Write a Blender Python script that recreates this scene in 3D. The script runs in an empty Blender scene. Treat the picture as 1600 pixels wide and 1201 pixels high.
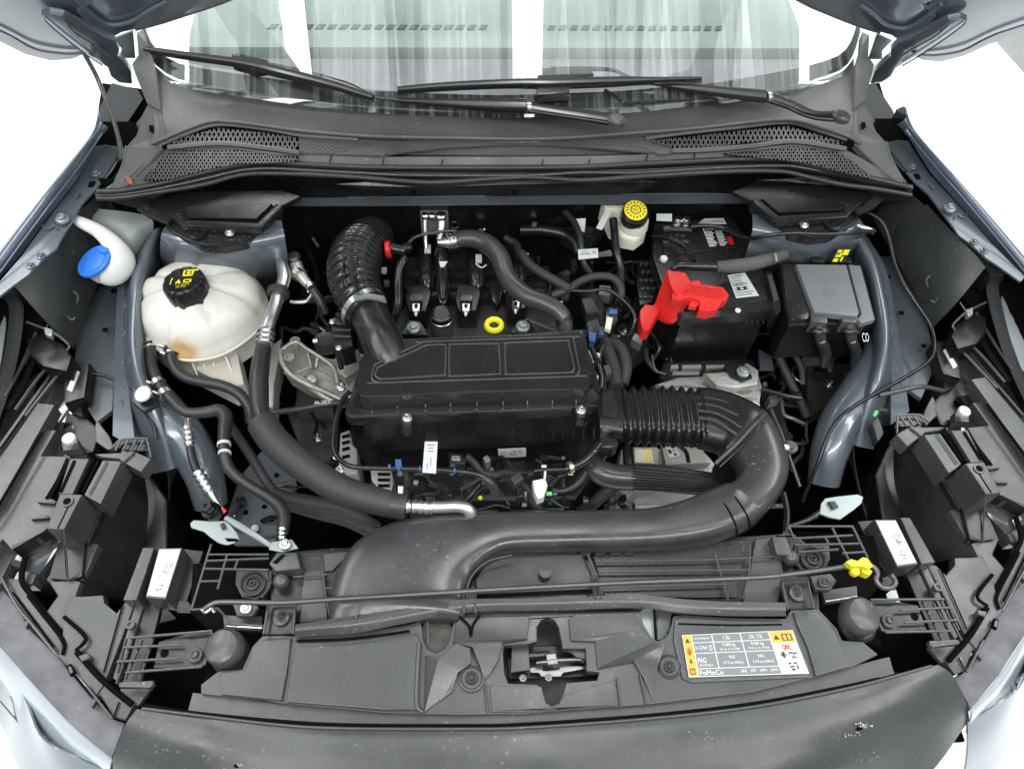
import bpy, bmesh, math, random
from mathutils import Vector, Matrix
from mathutils.geometry import tessellate_polygon
random.seed(7)
S = bpy.context.scene
COL = S.collection
# ---------------------------------------------------------------- camera
F_PX = 1200.0
PITCH, YAW, ROLL = math.radians(55), 0.1167, 0.0688
CAM = Vector((-0.1213, -0.247, 1.99))
FW = Vector((math.sin(YAW)*math.cos(PITCH), math.cos(YAW)*math.cos(PITCH), -math.sin(PITCH)))
_r = Vector((math.cos(YAW), -math.sin(YAW), 0)); _u = _r.cross(FW)
RT = _r*math.cos(ROLL) + _u*math.sin(ROLL)
UP = -_r*math.sin(ROLL) + _u*math.cos(ROLL)
cd = bpy.data.cameras.new('camera'); cam = bpy.data.objects.new('camera', cd); COL.objects.link(cam)
M = Matrix((RT, UP, -FW)).transposed().to_4x4(); M.translation = CAM
cam.matrix_world = M
cd.sensor_width = 36; cd.lens = 36*F_PX/1600; cd.clip_start = 0.02; cd.clip_end = 200
S.camera = cam
# ---------------------------------------------------------------- light: a bright white workshop
w = bpy.data.worlds.new('World'); S.world = w; w.use_nodes = True
bg = w.node_tree.nodes['Background']; bg.inputs[0].default_value = (0.90, 0.97, 1.0, 1); bg.inputs[1].default_value = 0.50
def area(name, loc, tgt, sx, sy, power, col=(1, 1, 1)):
    l = bpy.data.lights.new(name, 'AREA'); l.shape = 'RECTANGLE'; l.size = sx; l.size_y = sy; l.energy = power; l.color = col
    o = bpy.data.objects.new(name, l); COL.objects.link(o); o.location = loc
    o.rotation_euler = (Vector(tgt)-Vector(loc)).to_track_quat('-Z', 'Y').to_euler()
    o['kind'] = 'helper'
    return o
area('added_soft_fill', (0.0, 2.5, 3.95), (0, 2.49, 0), 8.0, 3.6, 250, (.97, 1, 1))  # added broad fill panel, gives flat plastic its sheen and brightens the windscreen
for x_ in (-2.6, -1.35, .35, 1.6, 2.8): area('added_highlight_strip', (x_, 2.4, 3.8), (x_, 2.39, 0), .22, 3.8, 42, (1, 1, 1))  # added strips for crisp highlight lines on hoses and plastic
area('added_soft_fill', (0.0, -1.6, 3.3), (0, .3, .8), 3.4, 1.2, 16, (1, 1, 1))  # added fill panel behind the camera
area('added_highlight_strip', (0.0, -1.0, 3.2), (0, .3, .8), 3.4, .16, 55, (1, 1, 1))  # added front strip for highlights on edges facing the camera
for x_ in (-1.75, 1.75): area('added_highlight_strip', (x_, -.3, 3.0), (0, .5, .85), .14, 2.4, 22, (1, 1, 1))  # added side strips to brighten the duct elbow and both flanks
S.view_settings.view_transform = 'Standard'; S.view_settings.look = 'None'
S.view_settings.exposure = 0.03; S.view_settings.gamma = 1.0
S.render.engine = 'CYCLES'
S.cycles.use_denoising = True
S.cycles.max_bounces = 6; S.cycles.diffuse_bounces = 3; S.cycles.glossy_bounces = 3; S.cycles.transparent_max_bounces = 8
# ---------------------------------------------------------------- materials
MATS = {}
def mat(name, col, rough=.5, metal=0, bump=0, bscale=300, var=0, vscale=6, coat=0, dust=0, trans=0, spec=.5, rvar=0):
    m = bpy.data.materials.new(name); m.use_nodes = True
    nt = m.node_tree; N = nt.nodes; L = nt.links; b = N['Principled BSDF']
    b.inputs['Base Color'].default_value = (*col, 1); b.inputs['Roughness'].default_value = rough
    b.inputs['Metallic'].default_value = metal; b.inputs['Coat Weight'].default_value = coat
    b.inputs['Coat Roughness'].default_value = .08; b.inputs['Specular IOR Level'].default_value = spec
    if trans: b.inputs['Transmission Weight'].default_value = trans
    tc = N.new('ShaderNodeTexCoord')
    src = None
    if var or dust:
        n = N.new('ShaderNodeTexNoise'); n.inputs['Scale'].default_value = vscale; n.inputs['Detail'].default_value = 6
        L.new(tc.outputs['Object'], n.inputs['Vector'])
        r = N.new('ShaderNodeMapRange'); r.inputs[1].default_value = .3; r.inputs[2].default_value = .7
        r.inputs[3].default_value = 1-var; r.inputs[4].default_value = 1+var
        L.new(n.outputs[0], r.inputs[0])
        mx = N.new('ShaderNodeMix'); mx.data_type = 'RGBA'; mx.blend_type = 'MULTIPLY'; mx.inputs[0].default_value = 1
        mx.inputs[6].default_value = (*col, 1); L.new(r.outputs[0], mx.inputs[7]); src = mx.outputs[2]
    if dust:
        n2 = N.new('ShaderNodeTexNoise'); n2.inputs['Scale'].default_value = 180; n2.inputs['Detail'].default_value = 3
        L.new(tc.outputs['Object'], n2.inputs['Vector'])
        n3 = N.new('ShaderNodeTexNoise'); n3.inputs['Scale'].default_value = 9; n3.inputs['Detail'].default_value = 8
        L.new(tc.outputs['Object'], n3.inputs['Vector'])
        a1 = N.new('ShaderNodeMapRange'); a1.inputs[1].default_value = .62; a1.inputs[2].default_value = .75; a1.inputs[4].default_value = .9
        L.new(n2.outputs[0], a1.inputs[0])
        a2 = N.new('ShaderNodeMapRange'); a2.inputs[1].default_value = .45; a2.inputs[2].default_value = .7; a2.inputs[3].default_value = .1
        L.new(n3.outputs[0], a2.inputs[0])
        mm = N.new('ShaderNodeMath'); mm.operation = 'MULTIPLY'; L.new(a1.outputs[0], mm.inputs[0]); L.new(a2.outputs[0], mm.inputs[1])
        m2 = N.new('ShaderNodeMath'); m2.operation = 'MULTIPLY'; m2.inputs[1].default_value = dust; L.new(mm.outputs[0], m2.inputs[0])
        md = N.new('ShaderNodeMix'); md.data_type = 'RGBA'; L.new(m2.outputs[0], md.inputs[0]); L.new(src, md.inputs[6])
        md.inputs[7].default_value = (.42, .40, .35, 1); src = md.outputs[2]
    if src: L.new(src, b.inputs['Base Color'])
    if rvar:
        nr = N.new('ShaderNodeTexNoise'); nr.inputs['Scale'].default_value = 14; nr.inputs['Detail'].default_value = 5
        L.new(tc.outputs['Object'], nr.inputs['Vector'])
        rr = N.new('ShaderNodeMapRange'); rr.inputs[1].default_value = .3; rr.inputs[2].default_value = .7
        rr.inputs[3].default_value = rough-rvar; rr.inputs[4].default_value = rough+rvar
        L.new(nr.outputs[0], rr.inputs[0]); L.new(rr.outputs[0], b.inputs['Roughness'])
    if bump:
        nb = N.new('ShaderNodeTexNoise'); nb.inputs['Scale'].default_value = bscale; nb.inputs['Detail'].default_value = 4
        L.new(tc.outputs['Object'], nb.inputs['Vector'])
        bp = N.new('ShaderNodeBump'); bp.inputs['Strength'].default_value = bump; bp.inputs['Distance'].default_value = .002
        L.new(nb.outputs[0], bp.inputs['Height']); L.new(bp.outputs[0], b.inputs['Normal'])
    MATS[name] = m
    return m
PL = mat('satin_black_plastic', (.014, .0145, .015), .26, bump=.10, bscale=500, var=.3, dust=.4, rvar=.09)
PLG = mat('grey_moulded_plastic', (.052, .054, .055), .29, bump=.08, bscale=600, var=.22, dust=.55, rvar=.10)
PLC = mat('weathered_cowl_plastic', (.095, .097, .096), .5, bump=.2, bscale=400, var=.3, dust=.5, rvar=.08)
PLD = mat('deep_black_plastic', (.007, .0072, .0075), .30, bump=.1, bscale=400, var=.3, dust=.12, rvar=.08)
GLB = mat('glossy_black', (.012, .012, .013), .18, var=.2, dust=.15)
RUB = mat('rubber_hose', (.022, .0225, .023), .40, bump=.2, bscale=500, var=.3, dust=.35, rvar=.1)
FOAM = mat('foam_sleeve', (.026, .027, .029), .55, bump=.5, bscale=350, var=.2, dust=.3)
TAPE = mat('fabric_tape', (.020, .020, .021), .6, bump=.8, bscale=220, var=.4, dust=.25)
PNT = mat('blue_grey_paint', (.108, .128, .150), .28, metal=.3, bump=.05, bscale=250, var=.12, coat=.7, dust=.35)
PNTM = mat('matt_primer_paint', (.066, .075, .086), .36, metal=.15, bump=.12, bscale=80, var=.25, dust=.4)
PNTB = mat('exterior_blue_paint', (.088, .115, .155), .25, metal=.2, var=.05, coat=1.0)
STL = mat('bright_steel', (.62, .62, .60), .26, metal=1, bump=.15, bscale=120, var=.2)
ALC = mat('cast_aluminium', (.40, .39, .36), .48, metal=.75, bump=.6, bscale=150, var=.35, dust=.5)
ALG = mat('machined_aluminium', (.66, .67, .66), .3, metal=.95, bump=.1, bscale=60, var=.15)
ZNC = mat('zinc_plated_sheet', (.26, .30, .30), .34, metal=.5, var=.1, dust=.3)
TNK = mat('translucent_tank', (.60, .59, .53), .3, bump=.12, bscale=120, var=.16, vscale=9, dust=1.0)
def stain(m, c, r, col):
    nt = m.node_tree; N = nt.nodes; L = nt.links; b = N['Principled BSDF']; old = b.inputs['Base Color'].links[0].from_socket
    tc = N.new('ShaderNodeTexCoord'); nz = N.new('ShaderNodeTexNoise'); nz.inputs['Scale'].default_value = 45; nz.inputs['Detail'].default_value = 4; L.new(tc.outputs['Object'], nz.inputs[0])
    d = N.new('ShaderNodeVectorMath'); d.operation = 'DISTANCE'; L.new(tc.outputs['Object'], d.inputs[0]); d.inputs[1].default_value = c
    s = N.new('ShaderNodeMath'); s.operation = 'MULTIPLY_ADD'; L.new(nz.outputs[0], s.inputs[0]); s.inputs[1].default_value = .03; L.new(d.outputs['Value'], s.inputs[2])
    mr = N.new('ShaderNodeMapRange'); mr.inputs[1].default_value = r; mr.inputs[2].default_value = r+.018; mr.inputs[3].default_value = .85; mr.inputs[4].default_value = 0; L.new(s.outputs[0], mr.inputs[0])
    x = N.new('ShaderNodeMix'); x.data_type = 'RGBA'; L.new(mr.outputs[0], x.inputs[0]); L.new(old, x.inputs[6]); x.inputs[7].default_value = (*col, 1); L.new(x.outputs[2], b.inputs['Base Color'])
WHP = mat('white_plastic', (.60, .61, .59), .4, var=.06, dust=.3)
CRM = mat('cream_plastic', (.66, .64, .52), .4, var=.08, dust=.3)
AMB = mat('amber_coolant_stain', (.55, .30, .09), .38, var=.25, vscale=20)
RED = mat('red_plastic', (.60, .02, .016), .36, bump=.1, var=.15, dust=.5)
YEL = mat('yellow_plastic', (.72, .62, .02), .4, var=.12, dust=.4)
BLU = mat('blue_plastic', (.03, .17, .66), .36, var=.06)
LBL = mat('white_label', (.52, .55, .54), .45, var=.04)
INK = mat('black_ink', (.02, .02, .02), .5)
WINK = mat('white_ink', (.75, .76, .76), .5)
YINK = mat('yellow_ink', (.80, .72, .02), .5)
RINK = mat('red_ink', (.65, .03, .03), .5)
ORG = mat('orange_label', (.80, .36, .05), .45, var=.05)
LGR = mat('grey_label', (.17, .175, .18), .45)
HLT = mat('smoky_lamp_lens', (.035, .037, .04), .12, var=.4, vscale=14, coat=.6, dust=.5)
LNS = mat('clear_lamp_edge', (.38, .43, .45), .15, var=.1, coat=1)
PNK = mat('pinkish_paint_edge', (.16, .13, .16), .35, metal=.2, coat=.5)
VOID = mat('gap_shade_black', (.004, .004, .004), .9, spec=.05)  # near black with hardly any gloss, stands for shade in gaps and holes
FLR = mat('white_floor', (.86, .90, .90), .35, var=.015, vscale=1.2)
DKS = mat('dark_latch_steel', (.22, .22, .21), .3, metal=.9, bump=.2, bscale=120, var=.3)
DSH = mat('reflection_pale_dash', (.31, .36, .335), .7, bump=.2, var=.12)  # greenish ceiling reflection put into the dashboard's own colour
SLB = mat('bluish_connector', (.03, .09, .25), .4)
DCM = mat('dark_cast_metal', (.07, .068, .062), .5, metal=.3, bump=.6, bscale=120, var=.4, dust=.5)
GRP = mat('grey_inner_panel', (.032, .035, .034), .28, metal=.1, bump=.1, bscale=60, var=.25, dust=.4)
PUR = mat('dark_wheel_liner', (.02, .022, .024), .7, bump=.5, bscale=100)
BRN = mat('leaf_brown', (.30, .12, .05), .7, var=.3)
def cyl_mat():
    m = mat('striped_windscreen_glass', (1, 1, 1), .04)
    nt = m.node_tree; N = nt.nodes; L = nt.links
    for l in list(N['Material Output'].inputs[0].links): L.remove(l)
    b = N['Principled BSDF']; b.inputs['Base Color'].default_value = (.80, .83, .83, 1); b.inputs['Roughness'].default_value = .35
    gl = N.new('ShaderNodeBsdfGlossy'); gl.inputs['Roughness'].default_value = .015; gl.inputs[0].default_value = (1, 1, 1, 1)
    tr = N.new('ShaderNodeBsdfTransparent'); tr.inputs[0].default_value = (.92, .95, .94, 1)
    fr = N.new('ShaderNodeFresnel'); fr.inputs['IOR'].default_value = 1.5
    mp = N.new('ShaderNodeMath'); mp.operation = 'MULTIPLY_ADD'; mp.inputs[1].default_value = .8; mp.inputs[2].default_value = .02
    L.new(fr.outputs[0], mp.inputs[0])
    x = N.new('ShaderNodeMixShader'); L.new(mp.outputs[0], x.inputs[0]); L.new(tr.outputs[0], x.inputs[1]); L.new(gl.outputs[0], x.inputs[2])
    # fine reflected lines, painted into the glass as pale streaks down its slope
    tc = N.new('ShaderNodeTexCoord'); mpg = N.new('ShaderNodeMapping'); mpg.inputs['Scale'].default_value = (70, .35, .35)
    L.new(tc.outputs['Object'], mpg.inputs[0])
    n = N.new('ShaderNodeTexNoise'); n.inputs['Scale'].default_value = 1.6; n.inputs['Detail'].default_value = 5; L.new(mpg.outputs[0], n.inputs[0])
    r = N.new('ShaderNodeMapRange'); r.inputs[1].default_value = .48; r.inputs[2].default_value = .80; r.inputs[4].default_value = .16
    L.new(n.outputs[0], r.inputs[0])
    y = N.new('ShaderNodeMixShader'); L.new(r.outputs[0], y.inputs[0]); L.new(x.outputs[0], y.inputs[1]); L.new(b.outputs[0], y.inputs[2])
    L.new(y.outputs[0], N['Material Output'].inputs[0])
    return m
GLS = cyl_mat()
# ---------------------------------------------------------------- survey helpers: a sight line met with a plane of the car
MIR = False; MOFF = .012
def W(x, y, z=None, Y=None):
    d = FW*F_PX + RT*(x-800) - UP*(y-600.5)
    t = (z-CAM.z)/d.z if Y is None else (Y-CAM.y)/d.y
    p = CAM + d*t
    if MIR: p.x = -p.x + MOFF
    return p
def scale_at(p):
    q = Vector(p)
    if MIR: q = Vector((MOFF-q.x, q.y, q.z))
    return max((q-CAM).dot(FW), .1)/F_PX          # metres per photo pixel there
def V3(p, z): return W(p[0], p[1], p[2] if len(p) > 2 else z)
# ---------------------------------------------------------------- object helpers
def T(name, label, cat, group=None):
    o = bpy.data.objects.new(name, None); COL.objects.link(o); o.empty_display_size = .03
    o['label'] = label; o['category'] = cat
    if group: o['group'] = group
    return o
def tag(o, label, cat, group=None):
    o['label'] = label; o['category'] = cat
    if group: o['group'] = group
    return o
def fin(name, bm, m, parent, sharp=34, recalc=True, wn=False):
    if recalc: bmesh.ops.recalc_face_normals(bm, faces=bm.faces)
    me = bpy.data.meshes.new(name); bm.to_mesh(me); bm.free()
    for mm in (m if isinstance(m, (list, tuple)) else [m]): me.materials.append(mm)
    me.polygons.foreach_set('use_smooth', [True]*len(me.polygons))
    me.set_sharp_from_angle(angle=math.radians(sharp))
    o = bpy.data.objects.new(name, me); COL.objects.link(o)
    if wn:
        md = o.modifiers.new('even_faces', 'WEIGHTED_NORMAL'); md.keep_sharp = True; md.weight = 80
    if parent is not None: o.parent = parent
    return o
def resample(pts, n):
    L = [0]
    for a, b in zip(pts, pts[1:]): L.append(L[-1]+(b-a).length)
    out = []; j = 0
    for i in range(n):
        s = L[-1]*i/(n-1)
        while j < len(L)-2 and L[j+1] < s: j += 1
        t = (s-L[j])/max(L[j+1]-L[j], 1e-9); out.append(pts[j].lerp(pts[j+1], min(max(t, 0), 1)))
    return out
def spline(pts, sub=6, closed=False):
    n = len(pts)
    if n < 3: return [Vector(p) for p in pts]
    out = []
    rng = n if closed else n-1
    for i in range(rng):
        if closed: p0, p1, p2, p3 = pts[(i-1) % n], pts[i], pts[(i+1) % n], pts[(i+2) % n]
        else:
            p1, p2 = pts[i], pts[i+1]
            p0 = pts[i-1] if i else p1*2-p2
            p3 = pts[i+2] if i+2 < n else p2*2-p1
        for k in range(sub):
            t = k/sub
            out.append(.5*((2*p1)+(p2-p0)*t+(2*p0-5*p1+4*p2-p3)*t*t+(3*p1-p0-3*p2+p3)*t**3))
    if not closed: out.append(Vector(pts[-1]))
    return out
def solid_bm(bm, top, h, holes=(), bev=0, dirn=Vector((0, 0, -1)), mi=0):
    """a plate: outline TOP (world points), holes, depth h along dirn"""
    loops = [top]+[list(q) for q in holes]
    flat = [p for l in loops for p in l]
    tris = tessellate_polygon([[Vector((p.x, p.y, 0)) for p in l] for l in loops]) if abs(dirn.z) > .5 else tessellate_polygon(loops)
    vt = [bm.verts.new(p) for p in flat]; vb = [bm.verts.new(p+dirn*h) for p in flat]
    if not holes and len(top) < 5:
        fs = [bm.faces.new(vt)]; bm.faces.new(vb[::-1])
    else:
        fs = []
        for t in tris:
            try: fs.append(bm.faces.new([vt[i] for i in t])); bm.faces.new([vb[i] for i in t][::-1])
            except ValueError: pass
    k = 0; rim = []
    for l in loops:
        n = len(l)
        for i in range(n):
            a, b = k+i, k+(i+1) % n
            try: bm.faces.new((vt[a], vb[a], vb[b], vt[b]))
            except ValueError: pass
            rim.append((vt[a], vt[b]))
        k += n
    bmesh.ops.recalc_face_normals(bm, faces=bm.faces)
    if bev:
        es = [e for e in (bm.edges.get(r) for r in rim) if e]
        bmesh.ops.bevel(bm, geom=es, offset=bev, segments=2, profile=.6, affect='EDGES', clamp_overlap=True)
def plate(name, parent, m, pts, h=.01, z=None, bev=.0015, holes=(), smooth=False, solo=None, sharp=34):
    top = [V3(p, z) for p in pts]
    if smooth: top = spline(top, 4, closed=True)
    hs = [[V3(p, z) for p in q] for q in holes]
    bm = bmesh.new(); solid_bm(bm, top, h, hs, bev)
    o = fin(name, bm, m, parent, sharp, wn=bool(bev))
    if solo: tag(o, *solo)
    return o
def tube_bm(bm, P, R, seg=12, flat=None, cap=True):
    n = len(P)
    tan = [(P[min(i+1, n-1)]-P[max(i-1, 0)]).normalized() for i in range(n)]
    nrm = tan[0].cross(Vector((0, 0, 1)))
    if nrm.length < .05: nrm = Vector((1, 0, 0))
    nrm.normalize(); rings = []
    for i in range(n):
        nrm = (nrm - tan[i]*nrm.dot(tan[i]))
        if nrm.length < 1e-6: nrm = tan[i].orthogonal()
        nrm.normalize(); bn = tan[i].cross(nrm)
        ring = []
        for k in range(seg):
            a = 2*math.pi*k/seg
            c, s_ = math.cos(a), math.sin(a)
            if flat:
                e = flat[1]; c = math.copysign(abs(c)**e, c); s_ = math.copysign(abs(s_)**e, s_)
                ring.append(bm.verts.new(P[i]+nrm*c*R[i]+bn*s_*R[i]*flat[0]))
            else: ring.append(bm.verts.new(P[i]+nrm*c*R[i]+bn*s_*R[i]))
        rings.append(ring)
    for a, b in zip(rings, rings[1:]):
        for k in range(seg): bm.faces.new((a[k], a[(k+1) % seg], b[(k+1) % seg], b[k]))
    if cap: bm.faces.new(rings[0][::-1]); bm.faces.new(rings[-1])
def tube(name, parent, m, pts, w, z=None, seg=12, sub=6, corr=None, flat=None, solo=None, straight=False, sharp=50):
    """a hose along photo points (px, py[, z]) ; w = width in photo px (number or one per point)"""
    P0 = [V3(p, z) for p in pts]
    ws = w if isinstance(w, (list, tuple)) else [w]*len(P0)
    R0 = [ws[i]*.5*scale_at(P0[i]) for i in range(len(P0))]
    if straight: P, R = P0, R0
    else:
        P = spline(P0, sub)
        Rv = spline([Vector((r, 0, 0)) for r in R0], sub) if len(P0) > 2 else [Vector((r, 0, 0)) for r in R0]
        R = [abs(v.x) for v in Rv]
    if corr:   # (number of ridges, depth share)
        nr, amp = corr[0], corr[1]; q_ = 10 if len(corr) > 2 else 6; n = nr*q_+1
        RR = []; PP = resample(P, n); m_ = len(P)-1
        for i in range(n):
            u = i/(n-1)*m_; j = min(int(u), m_-1); r = R[j]+(R[j+1]-R[j])*(u-j)
            ph = i % q_; k = (1, 1, .6, 0, 0, .6)[ph] if q_ == 6 else .5+.5*math.cos(2*math.pi*ph/q_)
            RR.append(r*(1-amp*(1-k)))
        P, R = PP, RR
    bm = bmesh.new(); tube_bm(bm, P, R, seg, flat)
    o = fin(name, bm, m, parent, sharp)
    if solo: tag(o, *solo)
    return o
def frame(ax):
    ax = Vector(ax).normalized(); x = ax.orthogonal().normalized()
    return x, ax.cross(x), ax
def lathe(name, parent, m, c, prof, ax=(0, 0, 1), seg=24, z=None, unit='px', solo=None, ngon=None, sharp=34, sq=None):
    """prof: list of (radius, height) in photo px at c (or metres when unit='m')"""
    p = V3(c, z) if not isinstance(c, Vector) else c
    k = scale_at(p) if unit == 'px' else 1
    X, Y, A = frame(ax); bm = bmesh.new(); rings = []
    if ax == (0, 0, 1): X, Y = Vector((1, 0, 0)), Vector((0, 1, 0))
    sx, sy = sq or (1, 1)
    for r, h in prof:
        if r < 1e-6: rings.append([bm.verts.new(p+A*h*k)])
        else: rings.append([bm.verts.new(p+A*h*k+(X*math.cos(2*math.pi*i/seg)*sx+Y*math.sin(2*math.pi*i/seg)*sy)*r*k) for i in range(seg)])
    for a, b in zip(rings, rings[1:]):
        for i in range(seg):
            j = (i+1) % seg
            if len(a) == 1 and len(b) == 1: continue
            if len(a) == 1: bm.faces.new((a[0], b[j], b[i]))
            elif len(b) == 1: bm.faces.new((a[i], a[j], b[0]))
            else: bm.faces.new((a[i], a[j], b[j], b[i]))
    if len(rings[0]) > 1 and prof[0] != prof[-1]: bm.faces.new(rings[0][::-1])
    if len(rings[-1]) > 1 and prof[0] != prof[-1]: bm.faces.new(rings[-1])
    o = fin(name, bm, m, parent, sharp)
    if solo: tag(o, *solo)
    return o
def loft(name, parent, m, rows, n=40, sub=6, thick=.003, z=None, solo=None, sharp=40, vs=3, raw=False):
    """a sheet through rows of photo points; smoothed along and across"""
    R = []
    for r in rows:
        p = [V3(q, z) for q in r]
        R.append(resample(p if raw else spline(p, sub), n))
    if vs > 1 and len(R) > 2:
        cols = [spline([r[i] for r in R], vs) for i in range(n)]
        R = [[c[j] for c in cols] for j in range(len(cols[0]))]
    bm = bmesh.new(); g = [[bm.verts.new(p) for p in r] for r in R]
    for a, b in zip(g, g[1:]):
        for i in range(n-1): bm.faces.new((a[i], a[i+1], b[i+1], b[i]))
    bmesh.ops.recalc_face_normals(bm, faces=bm.faces)
    if sum(f.normal.z for f in bm.faces) < 0: bmesh.ops.reverse_faces(bm, faces=bm.faces)
    if thick: bmesh.ops.solidify(bm, geom=bm.faces[:], thickness=-thick if False else thick)
    o = fin(name, bm, m, parent, sharp)
    if solo: tag(o, *solo)
    return o
_bolt = {}
def bolt(c, r=6, parent=None, m=None, z=None, washer=True, ax=None, name='bolt'):
    """hex bolt, r = washer radius in photo px"""
    m = m or STL; p = V3(c, z) if not isinstance(c, Vector) else c
    key = (m.name, washer)
    if key not in _bolt:
        bm = bmesh.new()
        def ring(rad, hh, n=12): return [bm.verts.new((rad*math.cos(2*math.pi*i/n), rad*math.sin(2*math.pi*i/n), hh)) for i in range(n)]
        A = ring(1, -.3); B = ring(1, .1); B2 = ring(.9, .18); C = ring(.6, .2)
        hx = lambda hh, q: [bm.verts.new((q*math.cos(math.pi*(i//2)/3+(0 if i % 2 else -.0)), q*math.sin(math.pi*(i//2)/3), hh)) for i in range(12)]
        Dd = ring(.56, .22); E_ = ring(.56, .6); G = ring(.46, .7); H = ring(.3, .68); I = ring(.26, .5)
        for a, b in zip((A, B, B2, C, Dd, E_, G, H), (B, B2, C, Dd, E_, G, H, I)):
            for i in range(12): bm.faces.new((a[i], a[(i+1) % 12], b[(i+1) % 12], b[i]))
        bm.faces.new(I); bm.faces.new(A[::-1])
        me = bpy.data.meshes.new('bolt'); bmesh.ops.recalc_face_normals(bm, faces=bm.faces); bm.to_mesh(me); bm.free(); me.materials.append(m)
        me.polygons.foreach_set('use_smooth', [True]*len(me.polygons)); me.set_sharp_from_angle(angle=.6)
        _bolt[key] = me
    o = bpy.data.objects.new(name, _bolt[key]); COL.objects.link(o)
    s_ = r*scale_at(p); o.scale = (s_, s_, s_); o.location = p
    if ax is not None: o.rotation_euler = Vector(ax).to_track_quat('Z', 'Y').to_euler()
    if parent is not None: o.parent = parent
    return o
def lattice(name, parent, m, poly, z, d1, d2, pitch, wpx, h=.003):
    """two families of thin bars clipped to a photo-pixel polygon lying at heights z(px,py)"""
    bm = bmesh.new()
    def clip(px, py, dx, dy):
        hits = []
        n = len(poly)
        for i in range(n):
            (x1, y1), (x2, y2) = poly[i][:2], poly[(i+1) % n][:2]
            ex, ey = x2-x1, y2-y1; den = dx*ey-dy*ex
            if abs(den) < 1e-9: continue
            t = ((x1-px)*ey-(y1-py)*ex)/den; u = ((x1-px)*dy-(y1-py)*dx)/den
            if 0 <= u < 1: hits.append(t)
        hits.sort(); return [(hits[i], hits[i+1]) for i in range(0, len(hits)-1, 2)]
    xs = [p[0] for p in poly]; ys = [p[1] for p in poly]; cx, cy = (min(xs)+max(xs))/2, (min(ys)+max(ys))/2
    ext = max(max(xs)-min(xs), max(ys)-min(ys))
    for d in (d1, d2):
        l = math.hypot(*d); dx, dy = d[0]/l, d[1]/l; nx, ny = -dy, dx
        k = int(ext/pitch)+1
        for i in range(-k, k+1):
            bx, by = cx+nx*i*pitch, cy+ny*i*pitch
            for a, b in clip(bx, by, dx, dy):
                if b-a < 1: continue
                q = []
                for t, s in ((a, -1), (b, -1), (b, 1), (a, 1)):
                    X_, Y_ = bx+dx*t+nx*s*wpx/2, by+dy*t+ny*s*wpx/2
                    q.append(W(X_, Y_, z(X_, Y_) if callable(z) else z))
                v = [bm.verts.new(p) for p in q]; v2 = [bm.verts.new(p-Vector((0, 0, h))) for p in q]
                bm.faces.new(v)
                for e in range(4): bm.faces.new((v[e], v2[e], v2[(e+1) % 4], v[(e+1) % 4]))
    o = fin(name, bm, m, parent); o['kind'] = 'stuff'
    return o
def bil(Q, u, v):   # Q: tl, tr, br, bl world points ; u right, v down
    return (Q[0]*(1-u)+Q[1]*u)*(1-v) + (Q[3]*(1-u)+Q[2]*u)*v
def qnorm(Q):
    n = (Q[1]-Q[0]).cross(Q[3]-Q[0]).normalized()
    return n if n.dot(CAM-Q[0]) > 0 or MIR else -n
_tc = {}
def text_mesh(s):
    if s in _tc: return _tc[s]
    c = bpy.data.curves.new('t', 'FONT'); c.body = s; c.resolution_u = 2
    o = bpy.data.objects.new('t', c); COL.objects.link(o)
    dg = bpy.context.evaluated_depsgraph_get(); me = o.evaluated_get(dg).to_mesh()
    vs = [tuple(v.co[:2]) for v in me.vertices]; fs = [tuple(p.vertices) for p in me.polygons]
    o.evaluated_get(dg).to_mesh_clear(); bpy.data.objects.remove(o); bpy.data.curves.remove(c)
    if not vs: vs = [(0, 0)]
    x0 = min(v[0] for v in vs); x1 = max(v[0] for v in vs); y0 = min(v[1] for v in vs); y1 = max(v[1] for v in vs)
    _tc[s] = ([((a-x0)/max(x1-x0, 1e-6), 1-(b-y0)/max(y1-y0, 1e-6)) for a, b in vs], fs)
    return _tc[s]
def prints(name, parent, m, Q, items, lift=.0006):
    """flat print on the quad Q (world tl,tr,br,bl). items: ('t',text,u0,v0,u1,v1) or ('p',[(u,v)..])"""
    bm = bmesh.new(); n = qnorm(Q)*lift
    for it in items:
        if it[0] == 't':
            vs, fs = text_mesh(it[1]); _, _, u0, v0, u1, v1 = it
            bv = [bm.verts.new(bil(Q, u0+(u1-u0)*a, v0+(v1-v0)*b)+n) for a, b in vs]
            for f in fs:
                try: bm.faces.new([bv[i] for i in f])
                except ValueError: pass
        else: bm.faces.new([bm.verts.new(bil(Q, a, b)+n) for a, b in it[1]])
    for f in bm.faces:
        f.normal_update()
        if f.normal.dot(n) < 0: f.normal_flip()
    o = fin(name, bm, m, parent, recalc=False); o['kind'] = 'stuff'
    return o
def rect(u0, v0, u1, v1): return ('p', [(u0, v0), (u1, v0), (u1, v1), (u0, v1)])
def sticker(name, parent, m, Q, lift=.0004, th=.0004):
    bm = bmesh.new(); n = qnorm(Q)
    v = [bm.verts.new(p+n*lift) for p in Q]; v2 = [bm.verts.new(p+n*(lift-th)) for p in Q]
    bm.faces.new(v); bm.faces.new(v2[::-1])
    for i in range(4): bm.faces.new((v[i], v2[i], v2[(i+1) % 4], v[(i+1) % 4]))
    return fin(name, bm, m, parent)
def box(name, parent, m, pts, z=None, h=.02, bev=.003, **k): return plate(name, parent, m, pts, h=h, z=z, bev=bev, **k)
def quad(*pts, z=None): return [V3(p, z) for p in pts]
def cable(pts, w, z=None, m=None, parent=None, solo=None, name='cable', seg=8, sub=6):
    return tube(name, parent, m or RUB, pts, w, z=z, seg=seg, solo=solo, sub=sub)
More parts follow.
